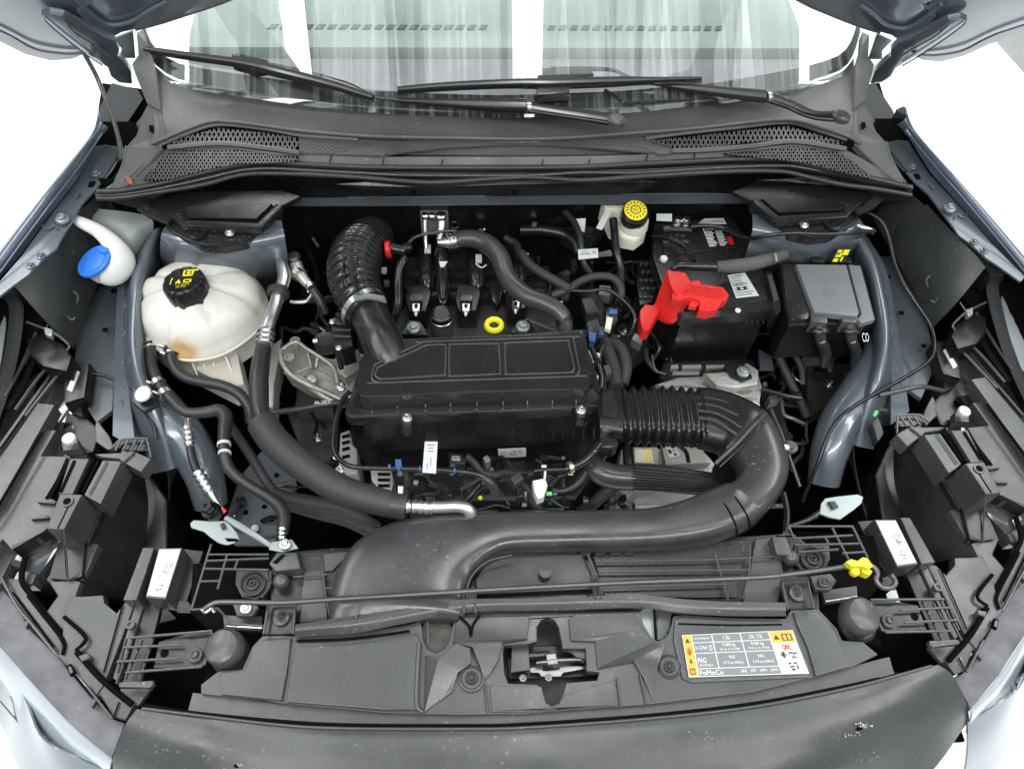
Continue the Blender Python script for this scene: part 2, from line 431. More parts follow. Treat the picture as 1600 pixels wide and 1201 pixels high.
# ================================================================ setting
def slab_w(name, m, x0, y0, x1, y1, z, h, parent=None, bev=0):
    bm = bmesh.new(); solid_bm(bm, [Vector(p) for p in ((x0, y0, z), (x1, y0, z), (x1, y1, z), (x0, y1, z))], h, (), bev)
    return fin(name, bm, m, parent)
fl = slab_w('floor', FLR, -14, -8, 14, 16, 0, .1); fl['kind'] = 'structure'
p1, p2 = W(1500, 0, .004), W(1600, 112, .004); dd = (p2-p1).normalized(); nn = Vector((-dd.y, dd.x, 0)); nn = nn if nn.x > 0 else -nn
bm = bmesh.new(); solid_bm(bm, [p1-dd*4, p2+dd*4, p2+dd*4+nn*1.6, p1-dd*4+nn*1.6], .003, (), 0)
st = fin('floor_strip', bm, mat('grey_floor_strip', (.30, .30, .30), .5, var=.1), None); st['kind'] = 'structure'
for xb, wb in ((-1.85, .06), (-1.5, .10), (-1.12, .04), (-.60, .03), (-.47, .16), (.14, .05), (.78, .06), (1.02, .03), (1.42, .17), (1.75, .03)):
    b_ = slab_w('ceiling_beam', mat('ceiling_beam_paint', (.26, .27, .265), .6) if 'ceiling_beam_paint' not in MATS else MATS['ceiling_beam_paint'], xb-wb/2, .1, xb+wb/2, 6, 3.45, .1)
    b_['kind'] = 'structure'
tm = mat('roof_truss_paint', (.60, .62, .57), .6)
for s_ in (-1, 1):
    bm = bmesh.new(); solid_bm(bm, [Vector(p) for p in ((s_*.75, .6, 3.36), (s_*.95, .6, 3.36), (s_*2.3, 2.6, 3.36), (s_*2.1, 2.6, 3.36))], .05, (), 0)
    o_ = fin('ceiling_truss', bm, tm, None); o_['kind'] = 'structure'
# ================================================================ windscreen, dashboard
Drow = [(222, 60), (236, 95), (262, 117), (293, 128), (373, 141), (507, 159), (613, 168), (693, 172), (790, 174), (907, 170), (987, 166), (1066, 158), (1120, 154), (1215, 137), (1260, 128), (1313, 111), (1334, 88), (1346, 50)]
ZG = 1.085
base = resample(spline([W(x, y, ZG) for x, y in Drow], 5), 50)
ws = T('windscreen', 'sloping windscreen with painted-in reflection streaks behind the two wipers', 'windscreen')
bm = bmesh.new(); g = []
for k, (t, sc, dz) in enumerate(((-.012, 1.0, -.006), (0, 1, 0), (.25, .99, .13), (.5, .97, .25), (.9, .93, .44))):
    g.append([bm.verts.new(Vector((p.x*sc, p.y+t-.0, p.z+dz))) for p in base])
for a, b in zip(g, g[1:]):
    for i in range(49): bm.faces.new((a[i], a[i+1], b[i+1], b[i]))
bmesh.ops.solidify(bm, geom=bm.faces[:], thickness=.005)
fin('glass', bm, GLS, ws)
bm = bmesh.new(); a = [bm.verts.new(p+Vector((0, .004, -.0025))) for p in base]; b = [bm.verts.new(p+Vector((0, .035, .011))) for p in base]
for i in range(49): bm.faces.new((a[i], a[i+1], b[i+1], b[i]))
fin('frit_band', bm, INK, ws)
db = T('dashboard', 'dashboard top coloured pale for ceiling reflections, with defroster slots under the windscreen', 'dashboard')
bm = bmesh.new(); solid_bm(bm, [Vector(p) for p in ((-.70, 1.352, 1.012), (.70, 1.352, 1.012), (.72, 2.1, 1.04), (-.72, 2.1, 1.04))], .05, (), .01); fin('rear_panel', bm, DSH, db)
bm = bmesh.new(); solid_bm(bm, [Vector(p) for p in ((-.64, 1.10, .975), (.64, 1.10, .975), (.70, 1.25, .985), (.70, 1.348, .99), (-.70, 1.348, .99), (-.70, 1.25, .985))], .05, (), .01)
fin('front_panel', bm, mat('mauve_dashboard', (.24, .23, .25), .75, bump=.2, var=.15), db)
slot = None
for i in range(40):
    x = -.52+i*.0262
    if abs(x) < .035: continue
    if slot is None:
        bm = bmesh.new(); solid_bm(bm, [Vector(p) for p in ((-.011, -.009, 0), (.005, -.009, 0), (.012, .009, 0), (-.004, .009, 0))], .004, (), 0)
        slot = fin('defroster_slot', bm, mat('slot_grey', (.12, .125, .12), .7), db)
    else: slot = slot.copy(); COL.objects.link(slot)
    slot.location = (x, 1.425, 1.0172); slot.parent = db
# ================================================================ cowl
cw = T('cowl_panel', 'grey plastic cowl panel with honeycomb air grilles below the windscreen', 'cowl panel')
A_ = [(150, 304), (187, 303), (253, 292), (320, 275), (373, 264), (420, 260), (480, 262), (560, 266), (640, 267), (820, 268), (907, 267), (987, 262), (1067, 258), (1146, 254), (1220, 254), (1260, 260), (1313, 275), (1367, 286), (1424, 300)]
B_ = [(213, 262), (256, 234), (300, 230), (341, 227), (420, 237), (467, 240), (573, 245), (680, 245), (820, 245), (960, 243), (1050, 240), (1112, 237), (1180, 232), (1240, 226), (1300, 231), (1325, 236), (1380, 268)]
C_ = [(236, 226), (256, 218), (300, 200), (341, 190), (420, 199), (480, 207), (587, 215), (700, 217), (820, 219), (890, 217), (960, 212), (1066, 204), (1150, 195), (1231, 188), (1280, 200), (1324, 214), (1345, 226)]
loft('front_tray', cw, PLC, [[(x, y, .992) for x, y in A_], [(x, y, 1.012) for x, y in B_]], n=60, vs=1, thick=.004)
loft('rear_slope', cw, PLC, [[(x, y, 1.030) for x, y in C_], [(x+(790-x)*.01, y-28-8*math.cos((x-790)/400), 1.045) for x, y in C_], [(x, y+3, 1.078) for x, y in Drow[1:-1]]], n=60, thick=.004)
tube('upper_ridge', cw, PLC, [(x, y-2, 1.034) for x, y in C_], 7, seg=8, sub=3)
# side vents between B_ and C_ : raised tray with holes, and the sunken centre
def vz(x, y): return 1.024
for poly in ([(250, 226), (262, 216), (341, 192), (420, 200), (470, 208), (468, 236), (420, 233), (341, 224), (262, 231)],
             [(1008, 212), (1066, 206), (1150, 197), (1229, 190), (1280, 202), (1322, 216), (1318, 229), (1240, 222), (1180, 228), (1110, 233), (1040, 230)]):
    plate('vent_floor', cw, VOID, poly, h=.004, z=1.008, bev=0)
for poly in ([(262, 224), (290, 213), (341, 200), (420, 208), (466, 216), (464, 235), (420, 229), (341, 221), (300, 226), (262, 229)],
             [(1013, 220), (1066, 215), (1150, 205), (1231, 197), (1280, 211), (1318, 222), (1312, 226), (1240, 217), (1180, 221), (1110, 230), (1060, 233)]):
    lattice('vent_mesh', cw, PLC, poly, 1.022, (1, 2.0), (1, -2.0), 6.6, 2.0)
for rim in ([(250, 226), (290, 209), (341, 194), (420, 202), (470, 211), (560, 217)], [(262, 231), (341, 224), (420, 232), (468, 239)],
            [(1008, 216), (1066, 208), (1150, 199), (1231, 191), (1280, 204), (1324, 218)], [(1050, 236), (1110, 234), (1180, 228), (1240, 221), (1322, 233)]):
    tube('vent_rim', cw, PLC, rim, 8, z=1.022, seg=6, sub=4)
plate('vent_blank', cw, PLC, [(466, 210), (587, 216), (640, 219), (600, 243), (573, 242), (468, 238)], h=.006, z=1.018, bev=.002)
plate('vent_blank', cw, PLC, [(960, 214), (1012, 213), (1060, 235), (1050, 239), (1030, 240)], h=.006, z=1.018, bev=.002)
lattice('blind_mesh', cw, PLC, [(468, 214), (560, 220), (595, 224), (520, 240), (468, 236)], 1.0195, (1, .9), (1, -.5), 5, 1.2, h=.001)
loft('underlay', cw, PLD, [[(x, y, .984) for x, y in A_], [(x, y, .99) for x, y in B_], [(x, y, .995) for x, y in C_]], n=40, vs=1, thick=.003)
loft('centre_trough', cw, PLC, [[(560, 244), (640, 241), (820, 242), (960, 240), (1045, 238)], [(590, 240), (680, 234), (820, 230), (940, 232), (1030, 236)], [(580, 220), (680, 222), (820, 223), (940, 220), (1000, 216)]], z=.995, n=30, thick=.003)
plate('trough_lip', cw, PLC, [(600, 219), (700, 221), (820, 223), (900, 221), (964, 214), (1020, 238), (950, 231), (860, 224), (780, 224), (700, 228), (640, 235), (585, 244)], h=.005, z=1.017, bev=.001)
# fine perforated trays in front of the vents
for poly in ([(262, 238), (341, 229), (420, 241), (466, 244), (462, 252), (430, 254), (373, 256), (320, 265), (262, 281), (222, 282)],
             [(1130, 240), (1180, 235), (1240, 228), (1310, 238), (1345, 262), (1362, 279), (1313, 268), (1260, 254), (1200, 248)]):
    plate('tray_floor', cw, VOID, poly, h=.002, z=1.0105, bev=0)
    lattice('tray_mesh', cw, PLC, poly, 1.0155, (1, 1.6), (1, -1.6), 5.2, 2.0, h=.0015)
for x, y in ((516, 252), (598, 257), (690, 258), (847, 258), (920, 257), (1010, 251), (1085, 245)):
    tube('seam', cw, VOID, [(x+2, y-9, 1.0135), (x-2, y+8, 1.001)], 1.6, seg=5)
sl = T('bonnet_seal', 'long wavy black rubber seal along the front edge of the cowl', 'seal')
U1 = [(152, 299), (187, 298), (253, 286), (320, 269), (373, 258), (420, 254), (480, 257), (560, 261), (640, 262), (820, 262), (907, 261), (987, 257), (1067, 253), (1146, 249), (1220, 249), (1247, 253), (1313, 269), (1367, 280), (1424, 293)]
U2 = [(152, 310), (187, 309), (250, 300), (320, 288), (373, 274), (420, 271), (507, 274), (570, 278), (640, 284), (693, 285), (820, 277), (907, 282), (987, 277), (1067, 272), (1146, 268), (1220, 268), (1260, 276), (1313, 288), (1367, 295), (1424, 305)]
tube('upper_lip', sl, RUB, [(x, y, 1.004) for x, y in U1], 9, seg=10, sub=4)
tube('body', sl, PLD, [(x, (y+U2[i][1])/2+1, .992) for i, (x, y) in enumerate(U1)], 14, seg=8, sub=4)
tube('lower_lip', sl, RUB, [(x, y, .992) for x, y in U2], 8, seg=10, sub=4)
# firewall channel under the seal
fw_ = T('bulkhead', 'black sheet bulkhead channel running under the rubber bonnet seal', 'bulkhead')
loft('channel', fw_, PLD, [[(156, 303, .985), (253, 292, .985), (373, 266, .985), (640, 268, .985), (820, 268, .985), (1100, 258, .985), (1220, 257, .985), (1313, 276, .985), (1422, 300, .985)], [(160, 312, .965), (373, 285, .965), (640, 292, .965), (820, 288, .965), (1100, 282, .965), (1247, 285, .965), (1420, 312, .965)],
     [(230, 330, .93), (373, 305, .93), (440, 303, .93), (640, 306, .93), (820, 306, .93), (1100, 302, .93), (1300, 305, .93), (1350, 318, .93)]], n=40, vs=1, thick=.003)
plate('painted_flange', fw_, PNTM, [(438, 304), (640, 306), (820, 305), (1150, 303), (1170, 316), (1100, 316), (820, 318), (600, 320), (445, 320)], h=.004, z=.929, bev=.001)
tube('flange_edge', fw_, PLG, [(440, 306, .93), (507, 306, .93), (540, 307, .93), (565, 309, .93), (640, 308, .93), (730, 307, .93), (780, 305, .93), (900, 302, .93), (1000, 303, .93), (1100, 303, .93), (1145, 305, .93), (1160, 309, .93)], 3.4, seg=6)
for x0 in (568, 760, 1010):
    plate('bracket', fw_, PLG, [(x0, 306), (x0+32, 306), (x0+26, 314), (x0+8, 314)], h=.004, z=.932)
for x, y in ((470, 290), (640, 296), (800, 296), (1103, 292), (1240, 302)):
    plate('slot_cover', fw_, VOID, [(x, y), (x+10, y), (x+10, y+6), (x, y+6)], h=.004, z=.962)
bm = bmesh.new()
v = [bm.verts.new(p) for p in (Vector((-.80, .955, .985)), Vector((.80, .955, .985)), Vector((.80, .99, .35)), Vector((-.80, .99, .35)))]
bm.faces.new(v); bmesh.ops.solidify(bm, geom=bm.faces[:], thickness=.01)
fin('firewall_sheet', bm, PLD, fw_)
ub = T('bay_light_block', 'dark undertray added below the engine bay to block light from the floor', 'undertray')
slab_w('tray', VOID, -.82, .10, .82, 1.5, .34, .02, ub)  # black sheet added to keep floor light out of the bay
for x_ in (-1, 1):
    bm = bmesh.new(); v = [bm.verts.new(p) for p in (Vector((x_*.82, .30, .70)), Vector((x_*.90, .5, .78)), Vector((x_*.88, 1.02, .90)), Vector((x_*.80, 1.3, .93)), Vector((x_*.80, 1.4, .34)), Vector((x_*.82, .30, .34)))]
    bm.faces.new(v); bmesh.ops.solidify(bm, geom=bm.faces[:], thickness=.01); fin('side_light_block', bm, VOID, ub)  # side sheets added to stop light leaking in around the tray
# ================================================================ wipers
def wiper(nm, label, blade, bw, arm, armw, knuckle, plate_pts, pivot, bracket, zb, za):
    t = T('wiper_arm', label, 'wiper', 'windscreen wipers')
    tube('blade', t, GLB, [(x, y, zb(x)) for x, y in blade], bw, seg=8, flat=(.8, .6))
    tube('rubber_edge', t, RUB, [(x, y+5, zb(x)-.012) for x, y in blade], 5, seg=6)
    tube('arm', t, GLB, [(x, y, za) for x, y in arm], armw, seg=10, flat=(.55, .7))
    lathe('joint_ring', t, STL, (*knuckle, za+.004), [(8, -3), (9, 0), (8, 3)], ax=(1, 0, .05), seg=16)
    tube('arm_end', t, GLB, [(x, y, za) for x, y, _ in plate_pts], [q for _, _, q in plate_pts], seg=12, flat=(.35, .7))
    lathe('pivot_cap', t, PLG, (*pivot, za+.006), [(14, -6), (14, 1), (11, 2.4), (10.5, 3), (9.5, 4), (0, 5)], seg=24)
    plate('blade_clip', t, GLB, bracket, h=.018, z=za+.012, bev=.002)
    return t
wiper('l', 'black wiper lying across the left half, pivot near the centre of the cowl', [(225, 76), (300, 88), (380, 100), (440, 114), (520, 134), (583, 153)], [7, 11, 15, 17, 14, 9],
      [(400, 98), (470, 112), (540, 131), (586, 151), (621, 156), (700, 161), (760, 164), (822, 166)], [11, 9, 9, 5, 8, 17, 24, 27],
      (827, 168), [(826, 168, 26), (860, 173, 25), (910, 180, 26), (962, 188, 27)], (963, 187), [(361, 84), (372, 83), (418, 94), (423, 103), (398, 108), (362, 96)],
      lambda x: 1.115, 1.105)
wiper('r', 'black wiper lying across the right half, pivot at the right end of the cowl', [(621, 141), (700, 135), (800, 131), (860, 131), (960, 128), (1030, 125), (1096, 123)], [11, 13, 15, 17, 16, 9, 6],
      [(860, 109), (928, 108), (958, 110), (976, 118), (997, 128), (1021, 130), (1080, 138), (1140, 145), (1196, 151)], [11, 9, 7, 7, 8, 9, 17, 22, 25],
      (1202, 152), [(1202, 152, 25), (1232, 163, 23), (1265, 178, 21), (1292, 182, 22), (1316, 181, 25)], (1315, 181), [(843, 107), (862, 106), (925, 107), (928, 117), (893, 120), (890, 144), (840, 148), (838, 128)],
      lambda x: 1.118, 1.106)
tube('clip_stay', None, GLB, [(945, 141), (960, 150), (978, 161), (1003, 160), (1040, 158), (1082, 156)], 5, z=1.10, seg=6, solo=('thin bent black stay below the right wiper blade', 'wiper stay'))
# ================================================================ bonnet (open, seen from below at its rear corners)
HP = Vector((0, 1.17, 1.10)); HN = Vector((0, math.sin(math.radians(58)), math.cos(math.radians(58))))
def WH(x, y, off=0):
    d = FW*F_PX + RT*(x-800) - UP*(y-600.5); t = ((HP+HN*off)-CAM).dot(HN)/d.dot(HN); p = CAM+d*t
    if MIR: p.x = -p.x+.012
    return p
hood = T('bonnet', 'open blue grey bonnet, underside of its rear corners and hinges above the wings', 'bonnet')
def hp(name, m, pts, off=0, h=.012, bev=.003, smooth=False):
    top = [WH(x, y, off) for x, y in pts]
    if smooth: top = spline(top, 3, closed=True)
    bm = bmesh.new(); solid_bm(bm, top, h, (), bev, dirn=HN); return fin(name, bm, m, hood)
def ht(name, m, pts, w_, off=0):
    P0 = spline([WH(x, y, off) for x, y in pts], 5); bm = bmesh.new()
    tube_bm(bm, P0, [w_*.5*scale_at(p) for p in P0], 8); return fin(name, bm, m, hood)
for MIR in (False, True):
    hp('outer_skin', PNK, [(-180, 20), (-60, 50), (0, 66), (40, 86), (80, 96), (115, 93), (134, 84), (150, 60), (60, -60), (-180, -60)], .02, .01)
    hp('inner_panel', PNT, [(-180, -10), (-60, 28), (0, 46), (53, 73), (101, 82), (133, 80), (150, 50), (120, -60), (-180, -60)], .0, .016)
    ht('seam_edge', PNTB, [(-100, 15), (0, 48), (53, 76), (101, 84), (131, 83)], 3.5, -.004)
    hp('corner_panel', PNT, [(20, -60), (150, 0), (120, 20), (135, 38), (176, 60), (190, 52), (212, 47), (240, 40), (300, 22), (360, 0), (440, -40), (460, -60)], -.008, .02, .004)
    ht('corner_rib', PNT, [(262, 2), (235, 16), (205, 34), (170, 38), (140, 18), (118, -2)], 7, -.012)
    ht('edge_bead', PNTM, [(212, 47), (250, 37), (300, 21), (360, 0), (420, -30)], 4, -.006)
    hp('hinge_arm', PNT, [(65, 26), (70, 33), (98, 56), (131, 82), (168, 106), (173, 120), (186, 130), (207, 132), (205, 112), (192, 96), (184, 88), (187, 78), (178, 64), (160, 56), (140, 46), (100, 26), (78, 22)], -.02, .012, .003)
    ht('hinge_flange', PNTB, [(68, 24), (72, 34), (98, 57), (131, 83), (160, 102)], 2.6, -.024)
    hp('hinge_rib', PNTM, [(98, 28), (112, 34), (150, 58), (166, 76), (150, 74), (120, 54), (100, 38)], -.026, .006, .003)
    ht('hinge_edge', PNTM, [(98, 30), (118, 52), (150, 72), (172, 88)], 3, -.03)
    for x, y in ((146, 78), (108, 40), (152, 66)):
        o = bolt(WH(x, y, -.024), 4.5, hood, PNTM, ax=-HN)
    hp('hinge_bracket', ZNC, [(178, 62), (208, 50), (212, 92), (186, 92), (190, 78)], .02, .004)
MIR = False
def hq(x, s): return Vector((x, 1.17-s*math.cos(math.radians(58))*1.0, 1.10+s*math.sin(math.radians(58))))
HD = Vector((0, math.cos(math.radians(58)), math.sin(math.radians(58)))); HD = Vector((0, -HN.z, HN.y))
def hw(x, s, off=0): return HP+Vector((x, 0, 0))+HD*s+HN*off
bm = bmesh.new(); solid_bm(bm, [hw(x, s, .02) for x, s in ((-.72, .24), (-.35, .24), (0, .24), (.35, .24), (.72, .24), (.86, .5), (.80, .85), (.5, .98), (0, 1.03), (-.5, .98), (-.80, .85), (-.86, .5))], .012, (), .002, dirn=HN); fin('centre_panel', bm, PNT, hood)
# ================================================================ wings (fenders), seen along their tops
MIR = False
def wing(side):
    t = T('front_wing', 'blue grey front wing edge along the %s side of the engine bay' % side, 'wing', 'front wings')
    o = [(152, 170, 1.03), (148, 196, 1.02), (133, 221, 1.01), (95, 268, 1.0), (53, 320, .985), (0, 388, .97), (-60, 470, .95), (-110, 560, .92), (-150, 700, .88)]
    m_ = [(158, 190, 1.035), (152, 205, 1.03), (139, 226, 1.02), (106, 272, 1.01), (66, 324, 1.0), (14, 394, .985), (-44, 476, .965), (-92, 566, .93), (-130, 700, .89)]
    i_ = [(170, 200, 1.015), (160, 212, 1.012), (147, 230, 1.0), (122, 278, .985), (88, 322, .975), (35, 395, .96), (-18, 460, .945), (-60, 560, .91), (-100, 700, .87)]
    dn = [(150, 175, .93), (140, 200, .90), (125, 228, .88), (80, 275, .86), (35, 330, .84), (-30, 400, .82), (-90, 480, .80), (-140, 570, .78), (-180, 700, .75)]
    loft('outer_skin', t, PNTB, [dn, o, m_, i_], n=40, thick=.002, vs=4, sharp=60)
    P_ = resample(spline([V3(q, None) for q in dn], 5), 30); bm = bmesh.new()
    r1 = [bm.verts.new(p) for p in P_]; r2 = [bm.verts.new(p-Vector((0, 0, .45))) for p in P_]
    for i_ in range(29): bm.faces.new((r1[i_], r1[i_+1], r2[i_+1], r2[i_]))
    bmesh.ops.solidify(bm, geom=bm.faces[:], thickness=.003); fin('side_skin', bm, PNTB, t)
    tube('crease', t, LNS if False else PNTB, [(x+7, y+3, z+.002) for x, y, z in m_[1:]], 2.4, seg=6)
    loft('under_sheet', t, VOID, [[(150, 190, .96), (133, 225, .955), (95, 272, .945), (53, 324, .93), (0, 392, .915), (-50, 474, .895), (-80, 564, .865), (-80, 700, .83)], [(240, 190, .90), (220, 240, .90), (190, 300, .89), (150, 360, .88), (110, 440, .87), (70, 500, .85), (30, 580, .83), (-10, 700, .80)]], n=20, vs=1)
    # bolted inner flange
    plate('inner_flange', t, ZNC if False else PNT, [(147, 228), (165, 226), (200, 232), (196, 246), (183, 250), (172, 268), (158, 284), (150, 296), (128, 318), (108, 352), (94, 376), (88, 388), (70, 402), (45, 428), (20, 446), (-10, 470), (-20, 462), (35, 398), (88, 324), (122, 280)], h=.004, z=.972, bev=.001)
    plate('flange_step', t, PNTM, [(165, 226), (192, 236), (180, 246), (160, 276), (140, 276), (152, 240)], h=.004, z=.979, bev=.0015)
    for x, y, r in ((150, 271, 7), (97, 342, 10), (64, 400, 7), (48, 415, 7)): bolt((x, y, .981), r, t, ZNC if r == 10 else PNT)
    plate('square_hole', t, VOID, [(140, 283), (149, 283), (145, 291), (137, 291)], h=.003, z=.9745, bev=0)
    plate('liner', t, PUR, [(152, 175), (175, 130), (215, 140), (226, 160), (215, 200), (196, 225), (170, 228), (150, 226), (138, 222)], h=.01, z=.90, bev=0)
    plate('rear_liner', t, VOID, [(148, 205), (160, 130), (228, 140), (230, 220), (200, 258), (170, 300), (140, 250)], h=.01, z=.86, bev=0)
    for pp in ([(66, 352), (74, 358), (84, 352), (90, 358)], [(112, 300), (118, 306), (124, 300), (118, 310)], [(155, 244), (160, 250), (168, 243), (163, 254)]):
        tube('weld_bead', t, PNT, pp, 3, z=.976, seg=6)
    return t
wing('left')
MIR = True; wing('right'); MIR = False
def side_trim(side):
    t = T('cowl_side_trim', 'grey plastic trim post at the %s end of the cowl' % side, 'trim', 'cowl end trims')
    plate('upper_post', t, PLC, [(213, 51, 1.13), (224, 45, 1.13), (229, 69, 1.12), (241, 99, 1.10), (244, 120, 1.09), (251, 171, 1.06), (246, 170, 1.06), (229, 160, 1.06), (224, 147, 1.065), (211, 115, 1.08), (206, 100, 1.09), (216, 86, 1.10)], h=.02, bev=.004)
    plate('lower_flap', t, PLC, [(231, 162, 1.055), (251, 173, 1.055), (259, 211, 1.04), (248, 217, 1.035), (254, 232, 1.02), (213, 277, 1.0), (187, 300, 1.0), (173, 296, 1.0), (192, 256, 1.01), (197, 229, 1.02), (213, 211, 1.03), (218, 196, 1.035), (212, 193, 1.035), (221, 181, 1.045)], h=.012, bev=.003)
    plate('clip_hole', t, VOID, [(233, 195), (239, 196), (240, 206), (233, 203)], h=.004, z=1.045, bev=0)
    tube('edge_bead', t, PLC, [(197, 229, 1.02), (192, 256, 1.01), (180, 284, 1.0), (172, 298, 1.0)], 4, seg=6)
    tube('fold_line', t, PLG, [(254, 232, 1.024), (236, 252, 1.016), (213, 277, 1.006)], 3, seg=6)
side_trim('left'); MIR = True; side_trim('right'); MIR = False
cable([(131, 83, 1.13), (150, 118, 1.09), (163, 150, 1.06), (176, 185, 1.03), (186, 222, 1.0), (189, 250, .985)], 7, m=PLG, solo=('thin grey washer tube hanging from the bonnet corner to the left wing', 'tube'), name='washer_tube')
plate('dry_leaf', None, BRN, [(194, 274, 1.006), (204, 278, 1.012), (208, 288, 1.008), (200, 286, 1.006)], h=.0015, bev=0, solo=('small curled brown leaf caught in the left corner of the cowl', 'leaf'))
# ================================================================ body metal at both sides of the bay
def apron(side):
    t = T('inner_wing', 'blue grey inner wing and chassis rail on the %s side of the engine bay' % side, 'inner wing', 'inner wings')
    # plastic / metal panel that falls away below the wing flange
    loft('rear_panel', t, PUR, [[(200, 250, .96), (150, 305, .955), (112, 338, .95)], [(222, 300, .86), (195, 350, .85), (170, 400, .84)]], n=12, vs=1)
    loft('side_panel', t, GRP, [[(112, 335, .955), (86, 366, .95), (60, 396, .945), (34, 424, .94), (20, 444, .935)],
                                 [(150, 360, .90), (124, 400, .895), (104, 436, .89), (84, 470, .885), (70, 500, .875)],
                                 [(180, 385, .84), (166, 415, .84), (146, 460, .83), (128, 505, .82), (116, 545, .81)]], n=20, vs=4, sharp=70)
    for pts in ([(115, 455, .885), (122, 462, .88), (120, 475, .875)], [(106, 494, .87), (112, 500, .868), (118, 496, .87)]): tube('dent', t, GRP, pts, 5, seg=8)
    plate('upper_panel', t, PNTM, [(140, 420), (170, 420), (188, 420), (192, 480), (180, 560), (176, 640), (150, 660), (112, 600), (118, 540), (126, 470)], h=.01, z=.80, bev=.003)
    plate('panel_step', t, PNTM, [(160, 446), (188, 440), (192, 500), (178, 552), (150, 548), (142, 520), (146, 480)], h=.012, z=.79, bev=.004)
    for x, y in ((177, 454), (164, 515), (133, 572)): lathe('panel_hole', t, VOID, (x, y, .812), [(4.5, -1), (4.5, .4), (0, .4)], seg=12)
    # seam shelf + rounded rail
    loft('seam_shelf', t, PNT, [[(212, 380, .85), (186, 440, .85), (180, 520, .84), (178, 600, .82), (176, 680, .80)],
                                [(226, 372, .87), (202, 440, .865), (198, 520, .86), (200, 600, .83), (212, 700, .80)]], n=30, vs=1)
    loft('rail', t, PNT, [[(222, 378, .86), (197, 440, .86), (192, 520, .85), (196, 590, .83), (206, 650, .80), (240, 740, .74)],
                          [(238, 360, .905), (212, 420, .90), (204, 490, .89), (205, 545, .88), (217, 600, .86), (236, 650, .83), (262, 735, .76)],
                          [(254, 356, .90), (238, 400, .895), (224, 450, .885), (222, 520, .87), (228, 580, .85), (252, 640, .82), (282, 730, .75)],
                          [(262, 370, .83), (246, 430, .82), (232, 480, .80), (232, 560, .78), (245, 620, .76), (280, 700, .70), (300, 740, .68)]], n=40, vs=5, sharp=70)
    for i in range(9):
        y = 448+i*22; x = 191+math.sin(i*2.1)*1.5
        tube('weld_mark', t, PNTB if i % 2 else PNTM, [(x, y, .868-i*.003), (x+3, y+6, .868-i*.003), (x, y+12, .866-i*.003)], 2.4, seg=5, sub=2)
    tube('lower_rail', t, PNT, [(212, 560, .81), (226, 600, .80), (256, 645, .785), (292, 690, .765), (318, 740, .74), (330, 790, .70)], [40, 54, 66, 68, 60, 50], seg=20)
    plate('lower_bracket', t, PNTM, [(255, 640), (276, 637), (284, 660), (262, 690), (240, 684), (176, 680), (172, 620), (200, 616)], h=.05, z=.74, bev=.004)
    loft('wheel_arch', t, PUR, [[(300, 690, .62), (264, 760, .62), (256, 850, .62), (250, 960, .62)], [(240, 680, .64), (262, 745, .66), (258, 830, .66), (240, 930, .66)]], n=16, vs=1)
    return t
def tower(side):
    t = T('strut_tower', 'rounded blue grey strut tower at the %s rear corner of the bay' % side, 'strut tower', 'strut towers')
    loft('dome', t, PNT, [[(256, 356, .955), (280, 345, .955), (330, 335, .955), (380, 340, .955), (440, 345, .955)],
                          [(251, 372, .95), (280, 382, .955), (330, 386, .955), (390, 382, .955), (445, 372, .95)],
                          [(251, 405, .86), (280, 425, .86), (330, 436, .86), (390, 430, .86), (452, 420, .86)],
                          [(262, 430, .74), (290, 455, .74), (335, 465, .74), (390, 460, .74), (452, 440, .74)]], n=30, vs=5, sharp=80)
    plate('tower_cover', t, PL, [(258, 352), (268, 345), (300, 320), (440, 312), (438, 330), (405, 362), (385, 376), (350, 384), (318, 382), (290, 374), (268, 362)], h=.02, z=.968, bev=.005)
    plate('cover_tray', t, PL, [(262, 334), (283, 331), (288, 343), (402, 347), (432, 317), (440, 322), (408, 358), (284, 352)], h=.012, z=.985, bev=.004)
    plate('cover_lid', t, PLD, [(288, 322), (425, 318), (400, 342), (292, 340)], h=.01, z=.982, bev=.002)
    plate('cover_skirt', t, PLD, [(225, 318), (260, 300), (440, 296), (470, 306), (440, 322), (300, 326), (262, 336)], h=.01, z=.972, bev=.004)
    plate('cover_flap', t, PL, [(213, 324), (228, 317), (252, 334), (270, 338), (262, 348), (230, 336)], h=.008, z=.98, bev=.002)
    lathe('plug', t, PLD, (308, 364, .972), [(14, -1), (14, 1), (9, 2), (8, 0), (4, 0), (3, 2), (0, 2)], seg=20)
    bolt((359, 363, .974), 8, t, STL)
    return t
apron('left'); tower('left'); MIR = True; MOFF = -.012; apron('right'); MOFF = .012; tower('right'); MIR = False
# right tower sticker (print differs from left)
st_ = T('warning_sticker', 'small yellow and black warning sticker on the right strut tower', 'sticker')
Q = quad((1301, 377, .93), (1321, 377, .93), (1311, 399, .90), (1290, 398, .90))
sticker('backing', st_, INK, Q, lift=.026)
prints('print', st_, YINK, Q, [rect(.1, .08, .45, .3), rect(.55, .05, .98, .45), rect(.1, .4, .3, .62), ('p', [(.35, .35), (.6, .3), (.5, .62), (.3, .6)]), rect(.6, .55, .75, .9), rect(.1, .7, .45, .95)], lift=.028)
